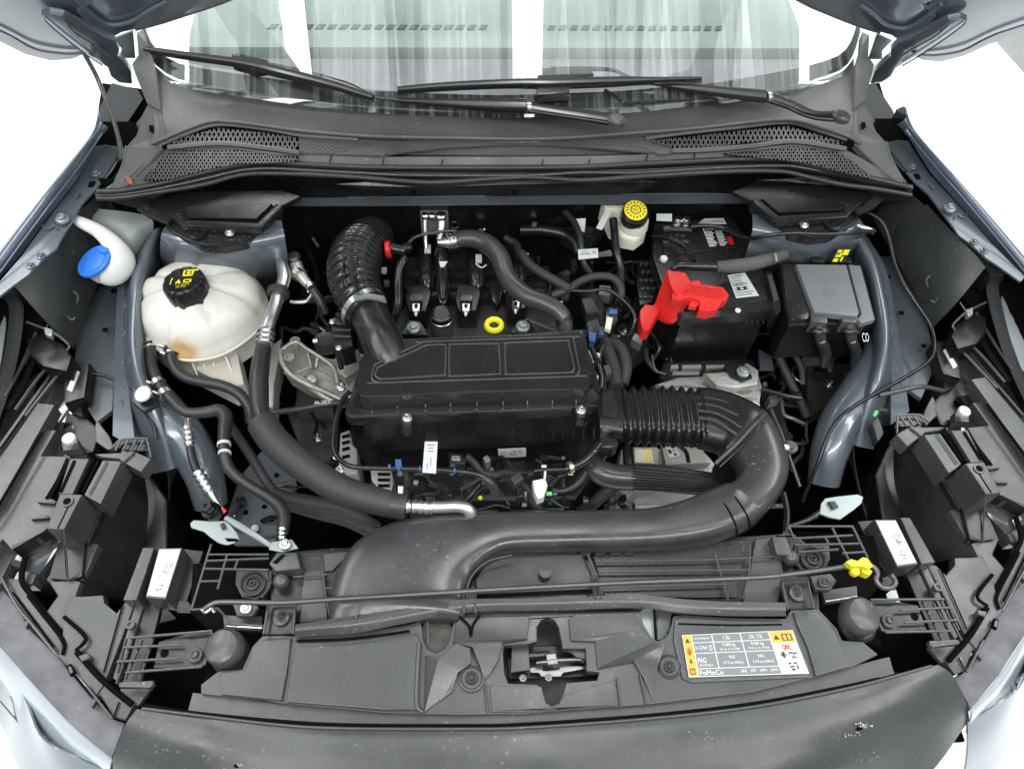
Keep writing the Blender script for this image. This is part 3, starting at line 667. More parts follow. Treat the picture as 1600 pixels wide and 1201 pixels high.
# ================================================================ headlamp carriers (black moulded plastic), both corners
def lamp(side):
    t = T('headlamp_unit', 'large ribbed black headlamp carrier in the %s front corner' % side, 'headlamp', 'headlamp units')
    plate('lamp_body', t, HLT, [(-60, 470), (0, 455), (22, 470), (30, 520), (24, 600), (80, 560), (120, 570), (130, 640), (140, 700), (120, 820), (60, 900), (0, 880), (-80, 860)], h=.12, z=.80, bev=.02)
    loft('outer_rim', t, PLG, [[(-40, 440, .90), (0, 448, .90), (16, 456, .90), (29, 474, .895), (24, 530, .88), (8, 600, .86), (-20, 680, .84)],
                               [(-50, 452, .885), (-6, 460, .885), (6, 468, .885), (14, 482, .885), (10, 530, .87), (-4, 600, .85), (-34, 680, .83)]], n=30, vs=1, thick=.01)
    loft('lens_edge', t, LNS, [[(-60, 470, .87), (-10, 474, .87), (2, 484, .87), (8, 500, .87), (2, 560, .85), (-12, 620, .84)], [(-90, 520, .85), (-40, 520, .85), (-30, 530, .85), (-24, 560, .85), (-30, 600, .84), (-40, 640, .83)]], n=20, vs=1)
    for a in ([(10, 640, .83), (40, 590, .83), (70, 520, .83)], [(0, 700, .83), (50, 630, .83), (100, 560, .83)], [(20, 560, .83), (50, 540, .83), (74, 500, .83)]):
        tube('lens_rib', t, GLB, a, 9, seg=6)
    plate('upper_arm', t, PLG, [(4, 456), (20, 440), (46, 412), (60, 404), (66, 410), (50, 424), (30, 446), (22, 456)], h=.02, z=.905, bev=.003)
    plate('upper_wedge', t, PLD, [(28, 455), (52, 424), (68, 408), (76, 412), (60, 434), (42, 458), (34, 470)], h=.03, z=.90, bev=.003)
    plate('upper_bracket', t, PL, [(66, 410), (84, 398), (96, 404), (88, 424), (70, 440), (58, 436)], h=.02, z=.895, bev=.004)
    bolt((64, 402, .91), 6, t, PLG); lathe('bushing', t, WHP, (84, 404, .90), [(7, -4), (7, 4), (5, 6), (0, 6)], ax=(.4, -.3, .8), seg=14)
    tube('prop_stub', t, ALG, [(102, 368, .93), (96, 380, .925), (90, 392, .92)], 5, seg=6)
    tube('wire_bracket', t, PLG, [(42, 503, .885), (66, 512, .885), (84, 520, .885), (98, 530, .88), (108, 540, .875), (104, 548, .87)], 4, seg=6)
    plate('wire_clip', t, ALC, [(68, 510), (82, 514), (80, 526), (70, 522)], h=.01, z=.89, bev=.002)
    plate('motor_box', t, PLD, [(40, 528), (66, 520), (98, 536), (112, 556), (104, 580), (66, 572), (44, 552)], h=.05, z=.865, bev=.008)
    plate('motor_label', t, WHP, [(117, 577), (124, 580), (112, 612), (104, 608)], h=.004, z=.835, bev=.001)
    plate('label_box', t, PLD, [(104, 560), (140, 566), (132, 620), (100, 630), (98, 600)], h=.05, z=.832, bev=.006)
    for a in ([(24, 640, .84), (60, 590, .84), (96, 552, .84)], [(40, 650, .84), (76, 604, .84), (100, 574, .84)], [(8, 620, .85), (34, 570, .85), (56, 520, .85)]):
        tube('housing_rib', t, PLG, a, 5, seg=6)
    plate('dark_shroud', t, PLD, [(86, 600), (110, 590), (130, 610), (150, 650), (192, 690), (235, 740), (262, 780), (262, 860), (240, 930), (200, 940), (160, 935), (150, 850), (160, 760), (120, 720), (88, 700)], h=.12, z=.715, bev=.01)
    loft('shroud_wall', t, PLD, [[(189, 722, .80), (176, 760, .80), (157, 790, .80), (140, 850, .79), (128, 930, .78)], [(225, 740, .74), (232, 790, .73), (225, 850, .72), (205, 935, .72)]], n=16, vs=1)
    plate('edge_plate', t, PLG, [(-40, 868), (16, 902), (30, 905), (46, 930), (70, 956), (94, 985), (104, 1042), (88, 1024), (50, 975), (27, 945), (0, 912), (-50, 880)], h=.02, z=.788, bev=.003)
    tube('edge_seam', t, VOID, [(20, 925, .792), (48, 962, .792), (84, 1010, .792)], 3, seg=5)
    plate('gap_backing', t, VOID, [(-50, 500), (60, 480), (120, 560), (200, 640), (260, 780), (250, 940), (230, 1060), (214, 1112), (178, 1120), (90, 1020), (20, 930), (-50, 850)], h=.01, z=.675, bev=0)  # black sheet added so the gaps under the lamp stay dark
    # pale ribs running along the carrier
    plate('edge_strip', t, PLG, [(59, 629), (85, 632), (52, 690), (0, 786), (-30, 820), (-30, 740), (0, 714)], h=.03, z=.845, bev=.002)
    tube('strip_groove', t, VOID, [(66, 676, .849), (30, 735, .849), (0, 786, .849), (-20, 815, .849)], 5, seg=6)
    plate('main_deck', t, PLG, [(72, 671), (87, 672), (64, 712), (104, 713), (76, 776), (100, 790), (74, 824), (60, 840), (40, 850), (18, 858), (4, 842), (-30, 880), (-60, 900), (-60, 840), (0, 786)], h=.04, z=.83, bev=.003)
    plate('recess', t, VOID, [(108, 716), (112, 717), (80, 776), (70, 778)], h=.01, z=.8335, bev=0)
    plate('ridge', t, PLG, [(109, 716), (139, 716), (113, 772), (91, 771)], h=.03, z=.850, bev=.002)
    plate('ridge_groove', t, VOID, [(114, 719), (118, 719), (96, 768), (92, 768)], h=.004, z=.8525, bev=0)
    plate('slot', t, VOID, [(139, 719), (147, 719), (122, 770), (114, 772)], h=.01, z=.842, bev=0)
    plate('ridge', t, PLG, [(160, 719), (190, 720), (157, 787), (131, 773)], h=.05, z=.852, bev=.002)
    plate('ridge_groove', t, VOID, [(151, 719), (155, 719), (131, 768), (127, 768)], h=.02, z=.853, bev=0)
    tube('rib_edge', t, PLG, [(167, 720, .855), (139, 772, .855)], 2.2, seg=5)
    plate('boss', t, PLG, [(93, 771), (128, 772), (100, 827), (72, 826)], h=.085, z=.868, bev=.003)
    tube('boss_seam', t, VOID, [(107, 790, .8685), (90, 825, .8685)], 2, seg=5)
    lathe('boss_rim', t, PLG, (105, 783, .870), [(9, -2), (9, .6), (6, .8), (6, -2)], seg=20)
    lathe('boss_hole', t, VOID, (105, 783, .8705), [(6.2, -1), (6.2, .2), (0, .2)], seg=20)
    for a in ([(76, 826), (70, 828), (20, 858), (18, 852), (52, 838)], [(48, 811), (74, 804), (76, 809)], [(58, 784), (86, 783), (86, 787)]):
        plate('web', t, PLD, a, h=.03, z=.838, bev=.001)
    plate('rib_wall', t, PL, [(101, 828), (132, 775), (158, 788), (160, 800), (138, 850), (133, 846), (128, 900), (106, 906), (100, 860)], h=.08, z=.80, bev=.003)
    tube('boss_edge', t, PLG, [(100, 828, .862), (104, 870, .83), (106, 908, .80)], 3, seg=6)
    plate('triangular_web', t, PLD, [(98, 830), (104, 905), (76, 903), (88, 860)], h=.02, z=.80, bev=.001)
    plate('lower_pad', t, PLG, [(132, 846), (154, 850), (130, 906), (72, 905), (78, 896), (106, 900), (112, 880)], h=.03, z=.79, bev=.002)
    plate('lower_pad', t, PLG, [(0, 862), (14, 862), (20, 868), (4, 900), (8, 905), (-20, 930), (-40, 900)], h=.03, z=.80, bev=.002)
    plate('lower_pad', t, PLG, [(24, 862), (50, 858), (70, 862), (50, 912), (34, 912), (30, 890), (44, 880), (40, 868)], h=.03, z=.79, bev=.003)
    tube('cable_channel', t, VOID, [(40, 868, .81), (34, 905, .80), (50, 930, .80), (66, 950, .79), (90, 980, .79), (98, 998, .79)], 9, seg=8)
    # ribbed bracket near the bay
    plate('rib_bracket', t, PLG, [(147, 709), (186, 707), (210, 706), (192, 722), (186, 716), (160, 714)], h=.012, z=.845, bev=.002)
    plate('rib_bracket', t, PLG, [(188, 704), (208, 704), (236, 716), (220, 737), (192, 721)], h=.03, z=.84, bev=.002)
    plate('comb_plate', t, PLD, [(176, 698), (188, 686), (226, 686), (236, 704), (206, 704)], h=.006, z=.838, bev=.001)
    for x in (184, 196, 208, 220):
        tube('comb_rib', t, PLG, [(x+5, 687, .846), (x-4, 704, .846)], 4, seg=6)
    tube('comb_edge', t, PLG, [(176, 699, .846), (184, 690, .846), (193, 686, .846), (226, 685, .846), (231, 692, .846), (236, 714, .846)], 4, seg=6)
    plate('black_module', t, PLD, [(87, 690), (100, 645), (108, 640), (140, 655), (156, 672), (146, 705), (120, 712), (92, 710)], h=.06, z=.80, bev=.006)
    lathe('screw_collar', t, WHP, (107, 684, .845), [(10, -6), (10, 0), (8.5, 1.5), (5, 1.5), (4.4, .5), (0, .5)], seg=20)
    plate('clip_block', t, PLG, [(95, 688), (120, 684), (124, 700), (98, 704)], h=.02, z=.825, bev=.003)
    plate('bracket_arm', t, PLG, [(148, 664), (152, 656), (170, 680), (178, 700), (168, 702), (150, 690)], h=.01, z=.80, bev=.002)
    # front plates between the lamp and the slam panel
    plate('front_plate', t, PLG, [(128, 931), (161, 929), (163, 941), (182, 957), (197, 938), (213, 937), (166, 1060), (137, 1035), (135, 1020), (118, 1016), (134, 994), (100, 962), (110, 930)], h=.02, z=.80, bev=.003)
    plate('front_plate', t, PLG, [(100, 963), (134, 995), (118, 1016), (124, 1024), (163, 1068), (150, 1085), (141, 1075), (105, 1040), (90, 1026), (96, 1000)], h=.02, z=.803, bev=.003)
    plate('front_plate', t, PLG, [(112, 905), (126, 908), (108, 960), (98, 985), (72, 955), (90, 930), (76, 908)], h=.02, z=.795, bev=.003)
    plate('front_plate', t, PLG, [(166, 1062), (210, 1100), (196, 1124), (176, 1118), (156, 1086), (150, 1088)], h=.02, z=.800, bev=.003)
    tube('plate_seam', t, VOID, [(192, 943, .803), (162, 1050, .803)], 2.6, seg=5)
    tube('plate_seam', t, VOID, [(186, 1096, .803), (177, 1122, .803)], 2.6, seg=5)
    tube('gap_shadow', t, VOID, [(44, 930, .806), (66, 958, .806), (98, 1000, .806), (98, 1022, .806)], 6, seg=6)
    tube('gap_shadow', t, VOID, [(118, 1016, .808), (134, 996, .808), (100, 963, .808)], 6, seg=6)
    tube('gap_shadow', t, VOID, [(120, 1018, .808), (160, 1062, .808), (206, 1100, .806)], 9, seg=6)
    tube('edge_rib', t, PLG, [(2, 902, .80), (27, 947, .80), (50, 975, .80), (80, 1012, .80), (92, 1026, .80)], 5, seg=6)
    tube('edge_rib', t, PLG, [(136, 1072, .805), (155, 1096, .805), (176, 1122, .805)], 4, seg=6)
    plate('peg', t, PLG, [(122, 1024), (138, 1020), (141, 1027), (127, 1033)], h=.012, z=.815, bev=.002)
    plate('small_clip', t, VOID, [(103, 1041), (110, 1036), (117, 1050), (110, 1056)], h=.006, z=.812, bev=0)
    plate('small_clip', t, PLG, [(106, 1042), (110, 1040), (114, 1049), (110, 1052)], h=.007, z=.815, bev=0)
    plate('prong', t, PLG, [(139, 1100), (150, 1086), (153, 1090), (143, 1105)], h=.01, z=.80, bev=.001)
    plate('prong', t, PLG, [(36, 978), (42, 967), (45, 970), (40, 981)], h=.01, z=.80, bev=.001)
    lathe('eyelet', t, PLG, (203, 975, .815), [(7, -8), (7, 0), (4, 0), (4, -3), (0, -3)], seg=16)
    # textured top of the lamp lens and its bright outer edge
    plate('lens_top', t, mat('grained_lamp_top', (.10, .10, .11), .5, bump=.5, bscale=90, var=.35, vscale=25, dust=.4) if 'grained_lamp_top' not in MATS else MATS['grained_lamp_top'],
          [(-60, 880), (0, 912), (27, 947), (50, 985), (93, 1027), (140, 1085), (178, 1122), (196, 1128), (174, 1186), (110, 1132), (40, 1058), (0, 1012), (-60, 940)], h=.02, z=.785, bev=.006)
    loft('lens_rim', t, LNS, [[(-60, 950, .785), (0, 1014, .785), (40, 1060, .785), (110, 1134, .785), (174, 1188, .785)], [(-60, 975, .77), (0, 1036, .77), (36, 1072, .77), (100, 1146, .77), (172, 1199, .77)], [(-60, 1000, .73), (0, 1060, .73), (32, 1110, .72), (90, 1180, .71), (170, 1225, .70)]], n=24, vs=3)
    return t
lamp('left'); MIR = True; lamp('right'); MIR = False
def bumper_side(side):
    t = T('bumper_corner', 'pale blue painted bumper corner below the %s headlamp' % side, 'bumper corner', 'bumper corners')
    loft('painted_skin', t, PNTB, [[(-80, 980, .76), (0, 1038, .76), (36, 1086, .755), (66, 1154, .75), (130, 1188, .75), (176, 1206, .75)],
                                   [(-90, 1030, .70), (0, 1075, .70), (30, 1130, .69), (66, 1190, .68), (110, 1230, .68), (170, 1260, .68)],
                                   [(-120, 1070, .60), (-10, 1120, .60), (20, 1180, .58), (50, 1240, .57), (100, 1290, .56), (170, 1330, .56)]], n=24, vs=4, sharp=70)
    tube('crease', t, PNTB, [(0, 1095, .69), (34, 1134, .685), (66, 1170, .68), (70, 1150, .73)], 2.5, seg=6)
bumper_side('left'); MIR = True; bumper_side('right'); MIR = False
# ================================================================ left side of the bay
wr = T('washer_reservoir', 'greyish translucent washer reservoir in the left rear corner behind the blue cap', 'reservoir')
loft('body', wr, mat('grey_translucent', (.20, .225, .215), .4, var=.15, dust=.3), [[(150, 326, .93), (190, 330, .93), (232, 336, .93)], [(144, 350, .92), (195, 355, .93), (240, 350, .92)], [(160, 390, .88), (205, 395, .89), (236, 375, .88)], [(170, 420, .80), (205, 425, .80), (228, 405, .80)]], n=16, vs=4, sharp=80)
wn = T('washer_filler', 'white washer filler neck with a round bright blue cap', 'filler neck')
tube('neck', wn, WHP, [(112, 340, .955), (132, 350, .955), (155, 362, .95), (178, 384, .935), (186, 406, .915), (176, 424, .905), (158, 424, .91)], [13, 20, 23, 32, 48, 46, 38], flat=(.7, .9), seg=20)
lathe('collar', wn, WHP, (158, 415, .90), [(24, -14), (26, 0), (26, 6), (0, 6)], ax=(-.45, .05, 1), seg=28)
cap = lathe('cap', wn, BLU, (148, 408, .925), [(27, -6), (30, -4), (30.5, 1), (29, 3), (26, 3.6), (24, 3), (22.5, 3), (21.5, 4.2), (18, 5), (0, 5.6)], ax=(-.35, -.1, 1), seg=40, sq=(1, .92))
plate('cap_hinge', wn, BLU, [(153, 385), (160, 382), (170, 386), (170, 392), (160, 394), (154, 391)], h=.008, z=.944, bev=.002)
bolt((97, 341, .978), 8, wn, STL)
# coolant tank
ct = T('coolant_tank', 'off white pumpkin shaped coolant tank with a black ribbed cap', 'coolant tank')
TO = [(222, 487), (229, 463), (246, 450), (280, 432), (318, 421), (350, 420), (388, 431), (410, 453), (418, 475), (412, 502), (388, 528), (347, 553), (301, 562), (262, 556), (231, 535), (224, 512)]
bot = [W(x, y, .835) for x, y in TO]; O = spline(bot, 5, closed=True); cc = W(318, 488, .835); nO = len(O)
crs = [math.atan2((W(x, y, .835)-cc).y, (W(x, y, .835)-cc).x) for x, y in ((240, 455), (222, 492), (262, 556), (290, 562), (400, 445), (352, 545), (330, 421), (414, 498))]
bm = bmesh.new(); rings = []
prof = [(1.0, -.05), (1.0, 0), (1.015, .002), (1.015, .008), (.985, .012), (.96, .028), (.90, .045), (.80, .060), (.66, .070), (.5, .077), (.34, .081), (.2, .083)]
for r, h in prof:
    ring = []
    for p in O:
        a = math.atan2((p-cc).y, (p-cc).x)
        k = sum(math.exp(-(((a-c+math.pi) % (2*math.pi)-math.pi)/.09)**2) for c in crs)
        k = min(k, 1); q = cc+(p-cc)*(r*(1-.035*k*(1 if .3 < r < 1 else 0)))
        ring.append(bm.verts.new(q+Vector((0, 0, h*(1-.09*k*(1 if r < 1 and r > .3 else 0))))))
    rings.append(ring)
for a, b in zip(rings, rings[1:]):
    for i in range(nO): bm.faces.new((a[i], a[(i+1) % nO], b[(i+1) % nO], b[i]))
bm.faces.new(rings[-1]); bm.faces.new(rings[0][::-1])
amb_c = W(286, 552, .848); stain(MATS['amber_translucent'] if False else TNK, amb_c, .034, (.50, .27, .07))
fin('body', bm, TNK, ct, sharp=80)

tube('seam_flange', ct, CRM, [(262, 557, .838), (301, 563, .838), (347, 554, .838), (388, 529, .838), (412, 503, .838), (418, 476, .838), (411, 454, .838)], 5, seg=8)
lathe('filler_neck', ct, TNK, (294, 462, .885), [(50, -10), (42, 0), (37, 4), (33, 7), (0, 7)], seg=36)
cpp = W(291, 448, .924)
bm = bmesh.new(); k = scale_at(cpp); rings = []; N_ = 80
axx = Vector((-.06, .06, 1)).normalized(); X_ = Vector((1, 0, .08)).normalized(); Y_ = axx.cross(X_)
for r, h in ((30, -34), (32, -26), (33, -18), (33, 8), (31, 14), (28, 16), (26.5, 15.2), (0, 15.2)):
    if r == 0: rings.append([bm.verts.new(cpp+axx*h*k)]*N_); continue
    rings.append([bm.verts.new(cpp+axx*h*k+(X_*math.cos(2*math.pi*i/N_)+Y_*math.sin(2*math.pi*i/N_))*k*r*(1-(.07*max(0, math.cos(10*2*math.pi*i/N_))**3 if h > -10 and r > 27 else 0))) for i in range(N_)])
for a, b in zip(rings, rings[1:]):
    for i in range(N_):
        j = (i+1) % N_
        if b[0] is b[1]: bm.faces.new((a[i], a[j], b[0]))
        else: bm.faces.new((a[i], a[j], b[j], b[i]))
bm.faces.new(rings[0][::-1])
cp_ = fin('cap', bm, PLD, ct)
def axq(c, ax, X, w_, h_):
    Y = ax.cross(X); return [c-X*w_+Y*h_, c+X*w_+Y*h_, c+X*w_-Y*h_, c-X*w_-Y*h_]
Q = axq(cpp+axx*15.4*k, axx, X_, 24*k, 24*k)
prints('cap_print', cp_, YINK, Q, [rect(.46, .08, .52, .36), rect(.46, .30, .80, .36), rect(.74, .08, .80, .36), rect(.56, .06, .94, .12), rect(.58, .16, .70, .26), ('p', [(.28, .66), (.38, .48), (.48, .66)]), rect(.54, .50, .80, .54), rect(.54, .62, .80, .66), rect(.54, .50, .59, .66), rect(.74, .50, .80, .66),
      ('t', '1,4 BAR', .32, .71, .76, .77), ('t', '20 PSI', .34, .80, .66, .86), rect(.12, .5, .15, .7), rect(.13, .4, .17, .5)], lift=.0006)
plate('lower_body', ct, mat('amber_translucent', (.50, .46, .38), .4, var=.2, dust=.3), [(290, 560, .82), (346, 552, .82), (370, 545, .82), (382, 600, .80), (360, 606, .80), (300, 575, .81)], h=.06, bev=.006)
tube('lower_rib', ct, WHP, [(352, 556, .825), (366, 590, .80), (376, 612, .79)], 4, seg=6)
for a in ((300, 566), (316, 563), (330, 560)): tube('lower_rib', ct, CRM, [(a[0], a[1], .824), (a[0]+10, a[1]+24, .80)], 3.5, seg=6)
# hoses
def hose(name, label, path, w, clamps=(), m=None, z=None, group=None, marks=()):
    t = T(name, label, 'hose', group)
    tube('rubber', t, m or RUB, path, w, z=z, seg=14)
    for (x1, y1, x2, y2, zz, ww) in clamps:
        tube('clamp', t, STL, [(x1, y1, zz), (x2, y2, zz)], ww, seg=18)
        tube('clamp_ear', t, STL, [(x1-ww*.45, (y1+y2)/2, zz+.01), (x1-ww*.75, (y1+y2)/2-3, zz+.01)], 6, seg=8)
    for (x1, y1, x2, y2, zz, ww) in marks: tube('paint_ring', t, WHP, [(x1, y1, zz), (x2, y2, zz)], ww, seg=14)
    return t
hose('coolant_hose', 'black hose from the left tank outlet running down in an S past the rail', [(234, 532, .84), (235, 552, .84), (236, 570, .84), (245, 593, .84), (256, 611, .84), (270, 627, .84), (284, 640, .84), (298, 645, .84), (320, 644, .84), (340, 641, .84), (352, 650, .84), (351, 676, .84), (350, 704, .84), (356, 728, .83), (372, 746, .82), (394, 761, .81), (420, 777, .81), (438, 792, .81), (444, 810, .81), (441, 832, .81)], [20, 20, 19, 18, 18, 17, 17, 17, 18, 20, 22, 20, 18, 18, 17, 17, 18, 20, 20, 18],
     [(233, 535, 235, 541, .842, 26), (234, 545, 235, 548, .842, 26), (245, 596, 249, 601, .842, 22), (256, 612, 260, 618, .842, 22)], marks=[(350, 692, 350, 696, .841, 21), (351, 706, 351, 709, .841, 20)])
hose('coolant_hose', 'black hose from the right tank outlet curving under the thick pipe', [(267, 541, .845), (268, 560, .845), (276, 578, .84), (292, 590, .835), (315, 596, .83), (346, 602, .825), (372, 614, .82), (388, 634, .81), (392, 660, .79)], [19, 18, 18, 17, 17, 17, 17, 17, 17],
     [(266, 540, 267, 545, .848, 22), (268, 552, 268, 555, .848, 22)])
hose('heater_hose', 'slim black hose running diagonally between the thick pipe and the left chassis rail', [(345, 640, .80), (362, 668, .80), (392, 712, .79), (420, 758, .78), (440, 776, .77), (500, 788, .75), (545, 800, .73), (590, 825, .70)], [13, 14, 15, 16, 22, 24, 22, 20], m=TAPE)
hose('drain_hose', 'grey black corrugated hose passing low below the thick foam pipe', [(452, 786, .72), (500, 800, .72), (545, 812, .71), (590, 834, .70)], 24, m=TAPE)
ap = T('refrigerant_pipe', 'thick black foam sleeved pipe sweeping from left rear to a metal elbow', 'pipe')
tube('upper_fitting', ap, ALG, [(436, 406, .90), (441, 416, .90), (444, 432, .90), (440, 450, .90)], [12, 18, 20, 19], seg=14)
lathe('valve_cap', ap, PLD, (437, 396, .905), [(9, -8), (10, 0), (10, 7), (7, 9), (0, 9)], seg=14)
lathe('collar', ap, RUB, (435, 457, .90), [(14, -7), (17, -4), (17, 4), (14, 7)], ax=(.2, 1, .1), seg=20)
tube('aluminium_pipe', ap, ALG, [(434, 462, .90), (430, 478, .90), (422, 500, .90), (416, 520, .895), (413, 540, .895)], [19, 20, 20, 22, 24], seg=16)
for x, y in ((416, 518), (415, 526), (414, 534)): tube('crimp', ap, STL, [(x, y, .896), (x-.6, y+3, .896)], 28, seg=18)
tube('rubber', ap, RUB, [(412, 540, .89), (408, 560, .89), (404, 585, .89), (403, 612, .885), (406, 640, .88), (414, 664, .88)], [24, 26, 27, 28, 28, 27], seg=16)
tube('foam_sleeve', ap, FOAM, [(409, 660, .88), (428, 688, .88), (456, 714, .88), (490, 739, .88), (524, 760, .88), (562, 775, .88), (616, 789, .88)], [47, 48, 48, 47, 46, 45, 42], seg=20)
tube('end_collar', ap, RUB, [(612, 788, .88), (636, 791, .88)], 44, seg=20)
plate('collar_tab', ap, RUB, [(621, 763), (634, 765), (632, 774), (623, 774)], h=.02, z=.895, bev=.002)
sticker('tab_label', ap, LBL, quad((622, 759), (630, 760), (629, 771), (622, 770), z=.898))
tube('crimp_sleeve', ap, STL, [(636, 791, .88), (676, 793, .88)], 24, corr=(4, .14), seg=18)
tube('metal_elbow', ap, ALG, [(674, 792, .88), (690, 792, .88), (712, 791, .88), (726, 793, .88), (734, 799, .875), (737, 812, .86)], [20, 19, 19, 20, 20, 19], seg=16)
cp2 = T('service_pipe', 'short aluminium pipe with crimped fitting right of the thick pipe valve', 'pipe')
lathe('cap', cp2, PLD, (460, 404, .89), [(9, -9), (11, -2), (11, 5), (8, 8), (0, 8)], seg=12)
tube('fitting', cp2, ALC, [(461, 408, .885), (466, 424, .88), (474, 436, .875), (483, 446, .87)], [18, 20, 17, 15], seg=12)
tube('ring', cp2, STL, [(463, 427, .883), (467, 431, .883)], 22, seg=16)
tube('ring', cp2, STL, [(484, 446, .87), (488, 451, .87)], 18, seg=16)
tube('branch', cp2, ALG, [(487, 452, .865), (486, 462, .86), (478, 471, .86), (462, 472, .86), (454, 471, .86)], 6, seg=8)
tube('hose_end', cp2, RUB, [(488, 452, .865), (500, 470, .85), (508, 490, .83)], 16, seg=10)
fc = T('filler_fitting', 'silver crimped hose end with short black hose beside the left rail', 'hose fitting')
tube('end_tube', fc, ALG, [(292, 652, .80), (293, 668, .80)], 12)
tube('crimps', fc, ALG, [(293, 668, .80), (297, 700, .80)], 16, corr=(4, .2), seg=16)
tube('rubber', fc, RUB, [(297, 698, .80), (301, 718, .80), (309, 740, .80)], 13)
tube('crimps', fc, ALG, [(309, 738, .80), (329, 770, .79)], 20, corr=(4, .2), seg=16)
tube('taper', fc, ALG, [(328, 768, .79), (337, 782, .785), (350, 798, .78)], [14, 9, 6])
tube('red_band', fc, RED, [(347, 795, .782), (352, 800, .778)], 8)
vc = T('service_valve', 'black hexagonal valve cap beside the silver bracket at the front left', 'valve cap')
lathe('skirt', vc, PLD, (328, 797, .79), [(15, -14), (15, 0), (13, 3), (0, 3)], ax=(-.3, -.1, 1), seg=24)
lathe('hex', vc, PLD, (325, 792, .80), [(11, -3), (11, 5), (10, 7), (4, 7), (3, 4), (0, 4)], ax=(-.3, -.1, 1), seg=6)
ft = T('horn_bracket', 'pale zinc tongue shaped bracket behind the left ladder grid', 'bracket', 'zinc tongue brackets')
plate('tongue', ft, ZNC, [(297, 817), (303, 812), (330, 814), (354, 813), (362, 822), (370, 832), (374, 842), (366, 848), (354, 851), (342, 848), (330, 840), (318, 830), (299, 824)], h=.003, z=.865, bev=.001)
plate('slot', ft, VOID, [(351, 840), (371, 841), (372, 845), (355, 845)], h=.002, z=.8665, bev=0)
plate('clip', ft, PLD, [(343, 818), (350, 816), (353, 824), (346, 826)], h=.006, z=.870, bev=.001)
tube('stay', ft, ZNC, [(352, 808, .87), (372, 820, .865), (398, 836, .86), (428, 856, .85)], [8, 11, 10, 7], seg=8, flat=(.5, .7))
bolt((445, 850, .865), 9, ft, STL)
plate('foot', ft, ZNC, [(424, 846), (456, 842), (466, 856), (440, 862), (420, 858)], h=.003, z=.858, bev=.001)
tube('end_crimp', ft, STL, [(441, 826, .83), (440, 846, .83)], 15, corr=(3, .2), seg=14)
gm = T('fender_grommet', 'round white grommet bolted on the left chassis rail', 'grommet')
lathe('disc', gm, WHP, (223, 615, .865), [(13, -3), (13, 1), (10, 3), (5, 3), (4, 5), (0, 5)], ax=(-.2, -.2, 1), seg=24)
plate('base', gm, PLD, [(205, 606), (236, 600), (246, 630), (224, 642), (206, 628)], h=.01, z=.85, bev=.004)
# aluminium bracket and gearbox bits
ab = T('engine_mount', 'bare cast aluminium engine mount bracket between the thick pipe and the air filter box', 'engine mount')
plate('web', ab, ALC, [(436, 548), (441, 540), (461, 532), (478, 543), (500, 556), (520, 560), (545, 548), (568, 552), (574, 590), (548, 618), (533, 624), (516, 616), (480, 604), (452, 588), (440, 570)], h=.03, z=.76, bev=.004)
tube('rim', ab, ALC, [(438, 548, .785), (461, 534, .785), (480, 545, .785), (504, 560, .78), (522, 575, .775), (528, 600, .77)], 7, seg=8)
tube('rim', ab, ALC, [(438, 548, .785), (442, 568, .785), (456, 586, .785), (484, 602, .78), (512, 614, .78), (533, 624, .78)], 9, seg=8)
tube('lower_arm', ab, ALC, [(446, 580, .78), (470, 592, .775), (492, 608, .77), (512, 622, .765), (530, 628, .76)], [10, 13, 15, 13, 8], seg=8)
for a, b in (((480, 545), (486, 575)), ((497, 556), (494, 574)), ((460, 585), (486, 574)), ((500, 574), (524, 590))): tube('rib', ab, ALC, [(a[0], a[1], .775), (b[0], b[1], .768)], 6, seg=6)
lathe('ear', ab, ALC, (461, 533, .785), [(8, -5), (8, 2), (5, 2), (4, -1), (0, -1)], seg=16)
lathe('ear', ab, ALC, (452, 559, .785), [(8, -5), (8, 2), (5, 2), (4, -1), (0, -1)], seg=16)
lathe('boss', ab, ALC, (488, 592, .77), [(9, -4), (9, 3), (5, 5), (0, 5)], seg=14)
bolt((533, 604, .79), 8, ab, STL); bolt((545, 616, .80), 6, ab, STL)
plate('side_rail', ab, ALC, [(424, 540), (440, 528), (436, 560), (428, 600), (427, 636), (420, 636), (419, 590)], h=.05, z=.76, bev=.003)
plate('block', ab, ALC, [(524, 552), (560, 545), (566, 575), (540, 590), (527, 580)], h=.04, z=.785, bev=.004)
mp_ = T('return_pipe', 'slim black pipe with white lettering crossing below the aluminium mount', 'pipe')
tube('pipe', mp_, RUB, [(424, 644, .79), (460, 640, .79), (500, 633, .79), (540, 627, .79)], 9, seg=10)
prints('lettering', mp_, WINK, quad((492, 627), (518, 624), (518, 630), (492, 633), z=.797), [('t', 'PA-24237', 0, 0, 1, 1)])
# lower left frame plates
lf = T('front_frame_plate', 'dark pressed metal plate with holes below the hoses at the front left', 'frame plate')
plate('sheet', lf, PNTM, [(374, 745), (412, 700), (452, 690), (464, 760), (440, 790), (430, 850), (366, 850), (350, 818)], h=.01, z=.66, bev=.002)
for x, y in ((413, 791), (432, 742), (425, 811), (384, 800)): lathe('hole', lf, VOID, (x, y, .6615), [(4, -1), (4, .3), (0, .3)], seg=12)
bolt((340, 736, .70), 6, lf, CRM); bolt((398, 825, .668), 6, lf, CRM)
